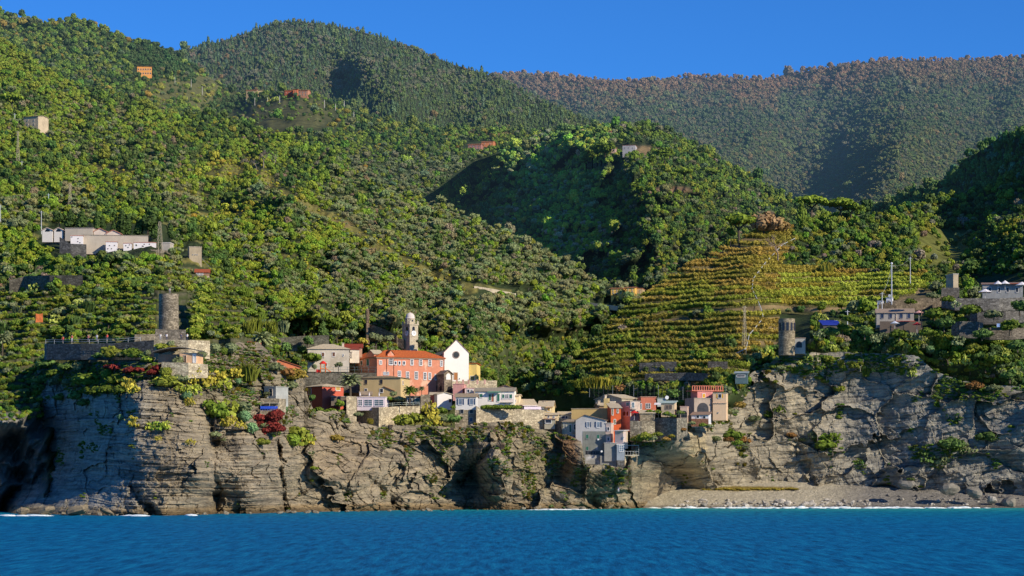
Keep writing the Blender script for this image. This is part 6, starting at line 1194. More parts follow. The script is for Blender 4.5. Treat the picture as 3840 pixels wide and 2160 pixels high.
# landmark trees
plant('umbrella', 1722, 462, 40, BRIGHT, knoll, wid=1.2, label='bright umbrella pine standing out on the middle wooded hill')
plant('umbrella', 1690, 458, 26, BRIGHT*.8, knoll, label='smaller umbrella pine left of the bright one on the middle hill')
plant('umbrella', 1790, 458, 34, GREEN, knoll, wid=1.2, label='dark umbrella pine right of the bright one on the middle hill')
for i, (u, v, h) in enumerate(((1490,430,62),(1502,420,58),(1512,425,64),(1522,415,55),(1475,440,50),(1535,400,44),(1660,420,48),(1672,415,44),(1683,418,46),(1640,430,40),(1600,500,42),(1612,505,38))): plant('pine', u, v, h, GREEN*.8, knoll, label='tall bare trunked pine on the crown of the middle hill', group='bare trunked pines on the middle hill', wid=1.3)
plant('umbrella', 2040, 556, 66, BRIGHT*.9, vine, wid=1.4, label='broad umbrella pine on the skyline above the vineyard')
plant('umbrella', 2112, 562, 64, BRIGHT*.95, vine, wid=1.4, label='big umbrella pine right of the tall conifer on the skyline')
plant('umbrella', 2142, 562, 52, GREEN*.8, vine, wid=1.2, label='darker umbrella pine at the right of the skyline group')
plant('broad', 2075, 566, 34, BRIGHT*.8, vine, label='bright leafy tree between the skyline umbrella pines')
plant('conifer', 2017, 574, 78, GREEN*.85, vine, wid=.6, label='tall narrow conifer on the skyline above the vineyard')
plant('umbrella', 1860, 620, 84, BRIGHT*.85, vine, wid=1.0, label='green pine with visible trunks left of the brown tree'); plant('pine', 1838, 622, 50, GREEN*.8, vine, label='thin pine at the left end of the vineyard crest')
plant('broad', 1922, 596, 70, np.array([.36, .23, .11]), vine, wid=1.1, label='large round brown leafed tree at the vineyard top'); plant('broad', 1960, 592, 50, np.array([.40, .27, .10]), vine, label='smaller russet tree right of the big brown tree')
plant('bare', 1957, 662, 88, np.array([.34, .24, .17]), vine, wid=.9, label='leafless tree beside the vineyard path')
plant('umbrella', 28, 288, 56, BRIGHT*.8, slope, wid=1.2, label='bright umbrella pine at the left frame edge')
plant('conifer', 2515, 475, 40, GREEN*.9, vine, label='sunlit conifer in front of the dark slope at the right')
for u, v, h in ((1330,735,14),(663,420,52),(690,425,44),(645,430,36)): plant('bare', u, v, h, np.array([.3, .25, .2]), slope, label='leafless tree %s' % ('beside the road' if v > 700 else 'on the upper left hillside'), group='leafless trees')
for i, (u, v, h, k, w_) in enumerate(((308,592,64,'cypress',1.5),(322,592,54,'cypress',1.4),(246,585,56,'cypress',1.4),(258,588,48,'cypress',1.3),(178,572,48,'conifer',1.2),(205,575,52,'conifer',1.1),(372,596,58,'broad',1.0),(390,600,44,'conifer',1.0),(348,592,48,'conifer',.9),(150,570,40,'broad',1.0),(286,588,40,'conifer',.8),(430,600,44,'conifer',.8))):
    plant(k, u, v, h, DKG*(.7+.1*(i % 3)), slope, Y=790, wid=w_)
plant('broad', 40, 585, 44, OLIVE*.8, slope, wid=1.1, label='large grey green tree at the left of the cemetery')
# palms
plant('palm', 660, 905, 78, OLIVE*1.2+YEL*.1, Y=636, label='tall palm tree beside the salmon shed'); plant('palm', *CAp(1640, 1010), 48, GREEN, Y=662, label='small palm on the terrace behind the bastion')
plant('palm', 6, 890, 56, OLIVE, slope, label='palm tree at the left frame edge'); plant('palm', *CAp(1065, 955), 66, OLIVE*1.1, Y=660, wid=1.3, label='big bushy palm between the red and ochre houses'); plant('palm', *CAp(370, 700), 24, OLIVE, Y=643, label='short palm before the orange gabled shed')
plant('palm', *CAp(1700, 950), 26, OLIVE, Y=668, label='low palm left of the red cottage'); plant('palm', *CAp(1755, 930), 24, OLIVE, Y=669, label='low palm behind the stone gatepost')
# village bushes and trees (x, ybase, h, kind, colour, Y) in the CA crop
for x, y, h, k, c, Y in ((655,470,115,'broad',DKG*1.5,697),(448,545,125,'broad',DKG*1.6,665),(350,545,75,'round',GREEN*.8,655),(262,510,60,'round',GREEN*.7,655),(700,610,130,'shrub',GREEN*.8,688),(950,690,85,'olive',OLIVE*.8,685),(540,600,60,'shrub',GREEN*.8,668),(600,560,120,'broad',DKG*1.2,700),
    (720,680,60,'round',OLIVE,682),(620,640,50,'shrub',GREEN,680),(460,620,50,'reed',LIME*.7,670),(940,415,120,'olive',OLIVE*.9,712),(1080,420,130,'olive',OLIVE,714),(1190,440,90,'shrub',YEL*.7,712),(1310,470,150,'olive',OLIVE*.9,716),(1430,475,130,'olive',OLIVE*.95,717),(1090,330,110,'broad',DKG*1.4,722),
    (800,380,190,'conifer',DKG*1.1,722),(900,330,180,'broad',GREEN*.8,726),(1020,270,150,'broad',LIME*.8,735),(1060,380,150,'broad',GREEN*.9,728),(620,330,200,'conifer',DKG*1.2,724),(560,340,170,'broad',DKG*1.3,726),(700,330,170,'broad',GREEN*.7,730),(1740,470,90,'olive',OLIVE,712),(1800,480,80,'broad',GREEN,712),
    (2385,795,130,'broad',GREEN*.9,706),(2400,795,120,'olive',LIME*.6,708),(2450,800,90,'broad',GREEN*.7,708),(1480,970,80,'olive',OLIVE*.9,666),(1540,990,70,'shrub',OLIVE,664),(1440,985,60,'shrub',GREEN,664),(690,1010,85,'broad',DKG*1.5,657),(660,1095,80,'round',BLUEG*1.6,652),(800,1140,100,'shrub',GREEN*.9,650),
    (880,1120,90,'shrub',GREEN,650),(965,1060,90,'broad',GREEN*1.0,652),(965,1160,110,'round',GREEN*.9,651),(760,1110,90,'shrub',GREEN*.8,651),(1140,1140,70,'shrub',OLIVE*.8,652),(1230,470,30,'shrub',YEL*.8,712),(1500,460,40,'shrub',YEL*.7,716),(150,330,160,'reed',LIME*.7,668),(300,330,130,'reed',LIME*.7,668),(80,330,130,'reed',LIME*.65,664),(420,320,120,'reed',OLIVE,672),
    (1600,1230,170,'shrub',LIME*.75,655),(1690,1200,150,'shrub',LIME*.7,655),(1560,1330,140,'shrub',GREEN*.8,652),(1840,1130,160,'cactus',YEL*.9,655),(1870,1230,150,'cactus',YEL,653),(1800,1290,130,'cactus',LIME,652),(1900,1330,130,'cactus',LIME*.9,652),(1960,1200,120,'shrub',OLIVE*.7,656),(2040,1200,130,'shrub',DKG*1.5,657),(1950,1110,90,'shrub',GREEN*.7,658),(1260,1210,60,'reed',YEL*.6,655),(1720,1370,90,'shrub',LIME*.7,650),(2060,1060,40,'shrub',GREEN,660)):
    plant(k, *CAp(x, y), h/2.576/K, c, Y=Y-0, dy=0, wid=1.15 if k in ('shrub', 'cactus') else 1.0)
# hedge in front of the white house, reeds and shrubs behind the lower village
for i in range(11): plant('shrub', *CRp('V2', 640+i*44, 488), 15+2*(i % 2), GREEN*.8, Y=664, dy=0, wid=1.4, label='leafy bush of the hedge along the long stone wall', group='hedge bushes along the long stone wall')
for x, y, h, k, c in ((2050,170,150,'reed',YEL*.7+LIME*.2),(1900,170,120,'reed',LIME*.8),(2150,180,170,'reed',YEL*.7+LIME*.2),(2270,190,170,'reed',YEL*.7+LIME*.2),(2380,200,150,'reed',LIME*.8),(1990,260,60,'shrub',YEL*.5),(1800,270,60,'shrub',LIME*.5),(2450,260,140,'broad',RUST*.6)): plant(k, *CRp('V2', x, y+20), h/3.623/K, c, Y=712, dy=0, wid=1.5)
for x, y, h, k, c, Y in ((1300,400,70,'shrub',GREEN,668),(1420,410,80,'shrub',BRIGHT*.7,668),(1560,440,90,'shrub',GREEN*.9,666),(1620,460,70,'shrub',GREEN,665),(1730,420,80,'shrub',GREEN,670),(1620,230,170,'broad',DKG*1.4,694),(1750,290,110,'shrub',GREEN*.7,692),(1850,330,120,'broad',DKG*1.3,692),(1700,330,90,'shrub',RUST*.5+GREEN*.4,692),(1900,560,70,'shrub',OLIVE,674),(1770,650,70,'shrub',RUST*.6,664),
    (1430,720,90,'shrub',LIME*.6,659),(1530,790,90,'shrub',RUST*.6+GREEN*.2,658),(1620,740,70,'shrub',YEL*.5,659),(1260,780,170,'shrub',LIME*.6,658),(1130,800,120,'shrub',YEL*.6,658),(1350,780,120,'shrub',OLIVE*.8,658),(2040,590,80,'shrub',GREEN*.8,672),(2150,600,70,'shrub',OLIVE,672),(2430,420,130,'shrub',OLIVE*.9,690),(2460,760,170,'shrub',GREEN*.6,686),(2530,850,110,'shrub',GREEN*.9,684),(2400,800,100,'shrub',RUST*.5,684),(2540,330,130,'shrub',RUST*.5+GREEN*.3,694),(700,1140,50,'shrub',LIME*.7,655),(880,1190,60,'shrub',LIME*.6,655)):
    plant(k, *CRp('V1', x, y), h/3.68/K, c, Y=Y, dy=0, wid=1.3)
# plants on the castle headland (BL crop: x, ybase, height, kind, colour)
RED = np.array([.26, .04, .03])
HP = [(1500,150,95,'round',OLIVE*.9),(1600,165,90,'round',OLIVE),(1720,170,100,'round',OLIVE*.9),(1660,180,70,'round',GREEN*.8),(1095,190,60,'round',OLIVE),(1095,235,70,'shrub',BRIGHT),(1270,130,70,'round',OLIVE),(1200,140,70,'shrub',LIME*.8),(1500,210,80,'round',OLIVE*.8),(820,190,110,'shrub',LIME*.6),(430,150,60,'shrub',LIME*.5),(980,190,90,'shrub',GREEN*.7),(1280,150,60,'shrub',YEL*.6),
 (855,300,75,'shrub',RED),(800,285,50,'shrub',RED*.8),(970,320,75,'shrub',RED*.9),(1030,310,55,'shrub',RED),(1190,310,85,'shrub',RED*.85),(1130,330,60,'shrub',RED*.7),(1240,260,35,'shrub',RED*.7),(1080,430,70,'bare',GREYB),
 (1450,340,90,'cactus',YEL),(1400,400,100,'cactus',YEL),(1500,420,120,'cactus',YEL*.9),(1420,490,120,'cactus',LIME),(1620,380,110,'cactus',YEL),(1560,420,100,'cactus',YEL*.9),(1660,440,110,'cactus',LIME),(1750,350,90,'cactus',YEL),(1420,560,80,'cactus',YEL*.8),(1340,460,80,'cactus',LIME*.8),(930,440,110,'cactus',YEL*.8),(990,470,90,'cactus',YEL),(1240,420,130,'shrub',LIME*.8),(1230,350,100,'round',LIME*.7),(1320,300,110,'broad',OLIVE*.7),(1330,390,100,'shrub',OLIVE*.8),
 (1390,520,90,'round',BLUEG*1.1+GREEN*.3),(1770,400,60,'round',BLUEG*1.1+GREEN*.3),(1840,370,140,'reed',LIME*.6),(1600,690,190,'broad',GREEN),(1680,640,150,'cactus',LIME),(1700,720,110,'cactus',YEL*.8),(1620,620,100,'shrub',OLIVE*.8),(1780,600,110,'shrub',OLIVE*.8),(1820,680,110,'round',BLUEG*1.2+GREEN*.3),(1830,590,80,'round',BLUEG*1.1+GREEN*.3),(1870,760,100,'round',BLUEG*1.2+GREEN*.3),(1790,730,70,'cactus',YEL*.8),(1960,720,80,'agave',OLIVE*1.3),(2030,770,90,'agave',OLIVE*1.2),(1940,850,80,'shrub',LIME*.6),(2100,610,80,'round',BLUEG*1.1+GREEN*.3),
 (895,665,55,'round',BLUEG*1.1+GREEN*.3),(980,720,100,'cactus',YEL*.9),(1110,740,70,'cactus',LIME*.9),(1180,750,100,'cactus',GREEN*1.3),(1240,740,80,'cactus',LIME),(1170,820,50,'cactus',YEL*.8),(1415,850,60,'cactus',YEL*.8),(1600,790,60,'shrub',OLIVE),(1660,820,60,'agave',OLIVE),(2200,790,120,'shrub',LIME*.7),(2230,860,150,'cactus',LIME),(2180,860,120,'round',GREEN*1.1),(2280,850,100,'cactus',YEL),(2500,820,70,'shrub',YEL*.4+RUST*.2),
 (2180,370,130,'shrub',YEL*.4+RUST*.25),(2120,340,100,'shrub',RUST*.6),(2240,380,110,'bare',GREYB),(2040,300,90,'shrub',OLIVE*.7),(2160,440,90,'shrub',OLIVE*.8),(2250,430,100,'bare',GREYB*1.1),(1980,480,40,'shrub',OLIVE*.5),
 (600,330,130,'broad',OLIVE*.6),(640,410,150,'shrub',GREEN*.7),(540,420,110,'shrub',OLIVE*.6),(420,350,90,'shrub',GREEN*.6),(420,430,110,'broad',OLIVE*.6),(700,370,80,'shrub',GREEN*.6),(800,370,110,'round',GREEN*.7),(870,400,110,'shrub',GREEN*.6),(330,400,110,'shrub',DKG*1.3),(350,280,100,'shrub',DKG*1.3),(500,300,90,'shrub',DKG*1.4),(700,480,120,'shrub',GREEN*.5),(570,520,120,'shrub',DKG*1.4),(300,450,90,'shrub',DKG*1.3),(800,470,100,'shrub',GREEN*.5),(640,240,50,'round',OLIVE*.8),(900,470,90,'shrub',GREEN*.5),(460,520,80,'shrub',DKG*1.3),(640,560,80,'shrub',DKG*1.2),(240,400,60,'shrub',DKG*1.3)]
HP += [(400,200,60,'shrub',GREEN*.6),(470,190,70,'shrub',OLIVE*.6),(560,205,60,'shrub',DKG*1.3),(650,200,80,'shrub',GREEN*.6),(740,205,60,'shrub',DKG*1.3),(830,205,90,'shrub',LIME*.5),(900,200,60,'shrub',OLIVE*.6),(1010,205,80,'shrub',GREEN*.7),(1060,200,50,'shrub',DKG*1.4),(350,230,70,'shrub',DKG*1.3)]
for x, y, h, k, c in HP: plant(k, *CRp('BL', x, y), h/1.9815/K, c, cliff, dy=-1.2, wid=1.35 if k in ('shrub', 'cactus') else 1.1)
for i in range(16):
    x = 1905+prng.random()*170; y = 640+prng.random()*150; 
    plant('shrub', *CRp('BL', x, y), 22+8*prng.random(), RED*(.6+.5*prng.random()), cliff, Y=587.5, dy=0, wid=1.1, label='tuft of the dark red creeper hanging below the blue chairs', group='red creeper below the cliff terrace')
# ivy hedge running down beside the castle tower
for i in range(16):
    t = i/15; u = 519-30*t+5*math.sin(i*1.7); v = 722+130*t; plant('shrub', u, v, 22+4*(i % 3), (LIME if i % 2 else BRIGHT)*.85, slope, Y=668-22*t, dy=0, wid=1.15, label='bright ivy bush in the hedge descending right of the castle tower', group='ivy hedge beside the castle tower')
# scattered garden plants on the left terraces and on the right hand hill
def sprinkle(n, box, kinds, cols, layer, h0, h1, seed, ok=lambda u, v: True):
    rg = np.random.default_rng(seed); k = 0; tries = 0
    while k < n and tries < n*20:
        tries += 1; u = box[0]+rg.random()*(box[2]-box[0]); v = box[1]+rg.random()*(box[3]-box[1])
        if not ok(u, v): continue
        kd = kinds[int(rg.integers(len(kinds)))]; c = cols[int(rg.integers(len(cols)))]
        if kd == 'cactus': c = LIME*.8+OLIVE*.4
        if kd == 'agave': c = OLIVE*1.5
        plant(kd, u, v, h0+(h1-h0)*rg.random(), c, layer, wid=1.2); k += 1
sprinkle(62, (0, 655, 400, 850), ['shrub','broad','olive','cactus','agave','shrub','reed','broad'], [DKG*1.2, GREEN*.9, LIME*.7, OLIVE*.9, DKG], slope, 16, 32, 5, lambda u, v: not (385 < u < 480 and v > 715))
sprinkle(14, (520, 730, 660, 850), ['shrub','reed','broad'], [GREEN, LIME*.75, GREEN*.8], slope, 18, 30, 6)
rc = lambda u, v: not (2195 < u < 2340 and 765 < v < 835) and not (1950 < u < 2040 and v < 905) and not (2450 < u and v < 790) and not (2480 < u < 2560 and 825 < v < 860)
sprinkle(70, (1880, 850, 2560, 960), ['shrub','cactus','broad','cactus','shrub','agave','olive','shrub'], [DKG*1.2, GREEN*.8, GREEN*.7, OLIVE*.7, LIME*.6], vine, 14, 34, 7, lambda u, v: rc(u, v) and v < np.interp(u, [1880,1960,2300,2420,2560], [925,890,890,945,960]))
sprinkle(34, (2060, 770, 2560, 850), ['shrub','broad','cactus','olive'], [DKG*1.2, GREEN*.8, LIME*.6], vine, 16, 30, 8, rc)
for u, v, h, c, k in ((2340,890,26,BLUEG*1.1+GREEN*.3,'round'),(2392,800,24,GREEN*1.1,'round'),(2420,820,30,GREEN*1.2,'round'),(2090,860,22,GREEN,'round'),(2228,905,18,BLUEG*1.1+GREEN*.3,'round'),(2450,765,44,OLIVE*.7,'broad'),(2520,800,40,DKG*1.2,'broad'),(2180,800,54,GREEN*.9,'broad'),(2150,800,44,OLIVE*.9,'broad'),(2360,735,40,OLIVE*.6,'shrub'),(2330,715,30,GREEN*.8,'broad'),(2440,700,50,DKG*1.1,'broad'),(2080,690,34,YEL*.7+LIME*.2,'reed')): plant(k, u, v, h, c, vine, dy=-3)
# hanging greenery and tufts on the right hand cliff
sprinkle(26, (1870, 905, 2300, 950), ['cactus','agave','shrub','reed'], [GREEN*.8, OLIVE*.8, LIME*.6], cliff, 12, 24, 9, lambda u, v: v > clf_top(u*K)/K+2)
for u, v, h, c in ((2095,975,22,LIME*.6),(2110,985,26,LIME*.6),(2060,955,20,GREEN*.7),(2040,940,18,GREEN*.7),(2075,965,18,LIME*.5),(1925,960,16,LIME*.6),(1950,965,14,LIME*.5)): plant('shrub', u, v, h, c, cliff, dy=-1)
for u, v, h, c, k in ((2080,1130,34,GREEN*.8,'shrub'),(2050,1105,26,OLIVE*.8,'cactus'),(2100,1110,28,GREEN*.7,'cactus'),(2020,1110,22,OLIVE*.8,'agave'),(1990,1100,18,RUST*.5,'shrub'),(2390,1130,44,DKG*1.1,'shrub'),(2430,1150,40,OLIVE*.7,'cactus'),(2330,1165,34,DKG,'cactus'),(2480,1110,36,DKG,'shrub'),(2370,1170,30,OLIVE*.8,'cactus'),(1845,1105,30,GREEN*.7,'shrub'),(1870,1115,24,RUST*.5,'shrub'),(1800,1110,20,OLIVE*.6,'shrub'),(1900,1060,22,OLIVE*.6,'shrub'),(1930,1050,20,GREEN*.6,'cactus'),(1960,1040,24,GREEN*.5,'cactus'),(1780,1070,22,YEL*.4,'shrub'),(2450,980,30,RUST*.4,'shrub'),(2500,985,26,OLIVE*.6,'shrub'),(2540,960,34,DKG*1.2,'broad'),(1710,1085,18,YEL*.4,'shrub'),(1650,1100,20,LIME*.5,'shrub')): plant(k, u, v, h, c, cliff, dy=-1, wid=1.4)
for u, v, h, k, c, Y in ((2140,812,30,'shrub',GREEN*.7,708),(2175,850,34,'broad',DKG*1.1,706),(2225,855,26,'shrub',OLIVE*.6,712),(2262,852,34,'shrub',GREEN*.6,712),(2300,858,28,'cactus',OLIVE*.8,712),(2350,800,34,'shrub',GREEN*.6,712),(2375,830,36,'broad',DKG*1.1,710),(2410,870,30,'cactus',OLIVE*.9,708),(2440,790,36,'shrub',GREEN*.6,712),(2470,850,34,'shrub',DKG*1.2,708),(2500,800,30,'shrub',OLIVE*.6,712),(2540,840,38,'broad',GREEN*.6,708),(2565,790,36,'broad',DKG*1.1,712),(2405,775,22,'cactus',OLIVE,718),(2330,845,30,'shrub',GREEN*.6,710),(2450,880,24,'shrub',LIME*.4,704),(2560,880,34,'shrub',DKG*1.2,704),(2385,760,24,'shrub',GREEN*.6,726),(2290,765,20,'shrub',GREEN*.7,724),(2345,752,24,'shrub',OLIVE*.6,730),(2205,862,26,'cactus',OLIVE*.8,708),(2085,845,34,'shrub',DKG*1.1,712),(2120,840,30,'broad',GREEN*.7,712),(2060,850,24,'cactus',OLIVE*.9,710)): plant(k, u, v, h, c, Y=Y, dy=0, wid=1.35)
# grass strip behind the beach
for i in range(22): plant('shrub', 1768+i*11+prng.random()*6, 1231+3*prng.random(), 5+3*prng.random(), YEL*.6+RUST*.1, beach, dy=-.2, wid=2.0, label='low yellow tuft at the back of the beach', group='yellow tufts at the back of the beach')
# labels shared by look-alikes get one group
for lb, obs in USED.items():
    if len(obs) > 1:
        for o in obs:
            if 'group' not in o: o['group'] = lb.split(' ', 1)[1]+' plants'
print('plants', NPL[0], 'labels', len(USED))
# ------------------------------------------------------------ boulders and foam on the beach
def rock_mesh(seed):
    rg = np.random.default_rng(seed); mb = MB().ball((0, 0, 0), 1, n=10, m=7); V = np.array(mb.v); 
    for _ in range(9):
        d = rg.normal(size=3); d /= np.linalg.norm(d); off = .55+.3*rg.random(); s = V@d; V = V-np.where(s > off, s-off, 0)[:, None]*d
    V += rg.normal(size=V.shape)*.03; V[:, 2] *= .75; me = mesh_from('boulder', V, mb.f, [M_BOULD]); return me
M_BOULD, nt, b = newmat('boulder_stone'); oi = N(nt, 'ShaderNodeObjectInfo'); nn = noise_out(nt, coords(nt), 2.2, 6, .7); nt.links.new(mulc(nt, oi.outputs['Color'], ramp(nt, nn, [(.3, (.55,.55,.56)), (.65, (1.2,1.18,1.1))])), b.inputs['Base Color']); bump(nt, b, nn, .6, .3)
RM = [rock_mesh(i) for i in range(7)]; rg = np.random.default_rng(99)
def boulder(u, v, r, c, Y=None, label=None, group=None, flat=1.0):
    y = Y or float(beach.Y(np.array([u*K]), np.array([v*K]))[0]); R = r*K/FPX*y; P = W(u*K, v*K, y); o = link('boulder', RM[int(rg.integers(7))]); o.location = (P[0], P[1], P[2]+R*.25); o.scale = (R*(.8+.5*rg.random()), R, R*(.7+.4*rg.random())*flat); o.rotation_euler = (rg.normal()*.3, rg.normal()*.3, rg.random()*6.28); o.color = (*c, 1); return tag(o, label, 'boulder', group)
for i in range(165):
    u = 1690+(rg.random()**1.0)*500; 
    if i > 115: u = 2150+rg.random()*320
    v = 1275-rg.random()**1.6*16-(4 if i > 115 else 0); r = (2.6+6.2*rg.random()**2)*(1.15 if 1760 < u < 2150 else .75); g = .24+.34*rg.random(); c = (g*1.08, g, g*.9)
    boulder(u, v, r, c, label='grey boulder in the line of rocks along the water edge of the beach', group='boulders along the water edge')
for i in range(26): boulder(2230+rg.random()*340, 1258-rg.random()*10, 3+5*rg.random(), (.2, .19, .18), label='fallen block of rock at the foot of the shaded right hand cliff', group='fallen blocks under the right hand cliff')
for u, v, r, lb in ((1965,1266,13,'big pale upright boulder in the middle of the beach rocks'),(1925,1270,11,'brown rounded boulder left of the pale upright one'),(2285,1225,26,'tall leaning slab at the right end of the beach'),(2390,1235,24,'huge fallen slab under the right hand cliff'),(2450,1248,20,'dark wedge of rock at the right under the cliff'),(2540,1276,26,'low dark rock at the right frame edge by the water'),(2495,1262,14,'pale flat block beside the dark rock at the right edge'),(1655,1276,16,'dark rounded rock where the beach begins'),(1625,1272,14,'brown rock left of the dark rounded rock'),(2180,1262,6,'squat boulder near the sea cave')): boulder(u, v, r, (.24, .22, .19) if 'pale' not in lb else (.4, .37, .33), label=lb, Y=692 if r > 12 else None)
for u, v, r, lb in ((1350,1283,14,'low rock shelf at the foot of the middle cliff'),(1440,1283,18,'wide low rock in the water under the village'),(1530,1280,16,'angular rock at the shore below the grey gabled house'),(120,1290,26,'low sunlit rock ledge at the left foot of the headland'),(200,1289,30,'long sunlit rock ledge beside the leftmost one'),(60,1290,22,'outermost low rock at the left frame edge'),(1575,1278,12,'small rock at the shore left of the beach'),(270,1292,22,'flat rock under the shaded headland face')): boulder(u, v, r, (.26, .21, .14), Y=float(np.interp(u, [60, 300, 1300, 1600], [540, 540, 640, 672])), label=lb, flat=.7)
mf, nt, b = newmat('white_foam'); nn = noise_out(nt, coords(nt), 1.5, 5); nt.links.new(ramp(nt, nn, [(.35, (.55, .66, .7)), (.6, (.9, .93, .93))]), b.inputs['Base Color'])
def foam(label, pts, hmax, seed):
    rg_ = np.random.default_rng(seed); m = MB()
    for (a, y0), (c, y1) in zip(pts[:-1], pts[1:]):
        x = a
        while x < c:
            t = (x-a)/(c-a); y = y0+(y1-y0)*t+rg_.normal()*2.2; n_ = fbm(np.array([x/9.]), np.array([seed*3.]), 3, 4)[0]
            if n_ > -.02: P = W(x*K, V0, y); r = .35+1.1*rg_.random(); m.ball((P[0], y, 0), r*1.8, r, hmax*(.35+.8*rg_.random())*(1+n_), 7, 4)
            x += .9+rg_.random()*1.3
    o = m.build('sea_foam', mf, None, True); return tag(o, label, 'foam', None, 'stuff')
foam('white surf breaking along the beach', [(1640,682),(1900,680),(2200,682),(2450,683),(2480,682)], .3, 1); foam('white surf line in the middle of the beach', [(1990,679),(2150,679)], .35, 2); foam('thin foam at the foot of the left headland', [(0,536),(110,536)], .22, 3); foam('foam patch under the middle of the headland', [(480,541),(520,541)], .22, 4); foam('foam at the rocks below the village', [(1330,642),(1480,650)], .2, 5); foam('small foam patch left of the shaded face', [(300,536),(370,536)], .2, 6)
for i in range(70):
    u = 90+rg.random()*1500; y = float(np.interp(u, [60, 300, 560, 700, 1000, 1300, 1600], [548, 538, 556, 572, 612, 640, 668]))+rg.normal()*2; v = (V0+CAMH*FPX/y)/K; g = .2+.1*rg.random()
    boulder(u, v-1, 3+7*rg.random()**2, (g*1.1, g*.95, g*.7), Y=y, label='low brown rock at the tide line below the cliffs', group='tide line rocks below the cliffs', flat=.7)
# ------------------------------------------------------------ far houses and roads
YELH = P_((.80, .50, .12), .1)
def farhouse(label, cr, x0, x1, y0, y1, layer, wall, rmat=None, roof='gx', rise=None, wins=3, yaw=-10, name='house', cat='house', depth=8, dy=-14):
    H = House(name, label, cat, cr, x0, x1, y0, y1, yaw=yaw, depth=depth, roof=roof, rise=rise or 6, wall=wall, rmat=rmat or tiles((.5, .22, .12)), layer=layer, dy=dy, sink=4)
    for i in range(wins):
        x = x0+(x1-x0)*(i+.6)/(wins+.2)
        for q in ((.3, .7) if (y1-y0) > 22 else (.5,)): H.win('f', x, y0+(y1-y0)*q, (x1-x0)*.07, (y1-y0)*.16, 'plain', fw=.05)
    return H
farhouse('long orange apartment block high on the left rear hill', 'TL', 690, 764, 334, 384, back, P_((.76, .34, .10), .1), wins=6, yaw=10, name='apartment_block', cat='building', depth=12)
farhouse('small yellow tower like house on the distant saddle', 'TL', 1298, 1324, 454, 476, back, P_((.8, .6, .3)), wins=1, rise=3)
farhouse('low stone house left of the yellow one on the distant saddle', 'TL', 1238, 1292, 456, 474, back, P_((.45, .33, .2)), wins=2)
farhouse('red farmhouse on the distant saddle left part', 'TL', 1432, 1476, 456, 478, back, P_((.5, .14, .08)), wins=3); farhouse('bright red taller house in the distant red hamlet', 'TL', 1474, 1496, 450, 474, back, P_((.66, .2, .09)), wins=1, rise=3); farhouse('brownish house at the right of the distant red hamlet', 'TL', 1500, 1548, 456, 484, back, P_((.5, .24, .15)), wins=3)
farhouse('dusky pink row of houses far in the valley', 'TL', 2355, 2420, 728, 756, back, P_((.42, .2, .17)), wins=4); farhouse('orange red house at the end of the far valley row', 'TL', 2422, 2482, 714, 732, back, P_((.62, .24, .12)), wins=2)
farhouse('pale ruined stone house at the upper left edge', 'TL', 118, 192, 590, 640, slope, P_((.6, .48, .32), .25), rmat=tiles((.45, .36, .24)), wins=2, yaw=-25, dy=-5)
farhouse('bright yellow house on the valley road', 'TR', 498, 558, 1184, 1214, slope, YELH, wins=3, dy=-6); farhouse('yellow house with terrace right of the bright yellow one', 'TR', 572, 618, 1180, 1204, slope, YELH, wins=2, dy=-6); farhouse('beige stone house at the right end of the yellow pair', 'TR', 612, 656, 1184, 1216, slope, P_((.5, .38, .22)), wins=2, roof='flat', dy=-5)
farhouse('grey low house on the crown of the middle hill', 'TR', 556, 620, 464, 486, knoll, P_((.42, .4, .4)), wins=3, roof='flat'); farhouse('tiny pinkish hut left of the grey low house', 'TR', 500, 520, 478, 494, knoll, P_((.55, .38, .3)), wins=1); farhouse('small hut hidden near the top of the middle hill', 'TR', 484, 498, 392, 404, knoll, P_((.5, .28, .2)), wins=0)
wallrun('concrete_viaduct', 'white concrete viaduct of the valley road', 'TR', [(0,1207,1217),(60,1212,1226),(105,1218,1234)], P_((.66, .58, .46)), layer=slope, dy=-4, cat='viaduct', thick=5, sink=1)
wallrun('road_wall', 'long pale road wall climbing right of the viaduct', 'TR', [(340,1246,1254),(450,1262,1272),(572,1276,1286)], P_((.55, .5, .4)), layer=slope, dy=-4, thick=4, sink=1)
wallrun('road_wall', 'thin road wall left of the viaduct on the green slope', 'TR', [(-190,1170,1174),(-100,1184,1190),(0,1204,1210)], P_((.55, .47, .33)), layer=slope, dy=-4, thick=4, sink=1)
# ------------------------------------------------------------ pylons, poles, wires
def pylon(label, u, vt, vb, layer, Y=None, wpx=8, arms=True):
    y = Y or float(layer.Y(np.array([u*K]), np.array([vb*K]))[0])-3; b_ = Vector(W(u*K, vb*K, y)); h = (vb-vt)*K/FPX*y; w0 = wpx*K/FPX*y/2; w1 = w0*.28; t = empty('lattice_pylon', b_, .5); tag(t, label, 'pylon'); mt = paint((.5, .42, .28), .7, name='weathered_steel'); m = MB(); n = 7; r = .06
    c = [(-1,-1),(1,-1),(1,1),(-1,1)]; L = lambda q, k: (c[k][0]*(w0+(w1-w0)*q), c[k][1]*(w0+(w1-w0)*q), h*q)
    for k in range(4):
        m.tube(L(0, k), L(1, k), r, r*.7, 4)
        for i in range(n):
            a, b2 = i/n, (i+1)/n; m.tube(L(a, k), L(b2, (k+1) % 4), r*.6, n=3, cap=False); m.tube(L(b2, k), L(b2, (k+1) % 4), r*.6, n=3, cap=False)
    m.build('mast', mt, t)
    if arms:
        for q in (.97, .87): MB().tube((-w0*1.5, 0, h*q), (w0*1.5, 0, h*q), r, n=4).tube((-w0*1.5, 0, h*q), (0, 0, h*(q+.03)), r*.7, n=3).tube((w0*1.5, 0, h*q), (0, 0, h*(q+.03)), r*.7, n=3).build('crossarm', mt, t)
    return t
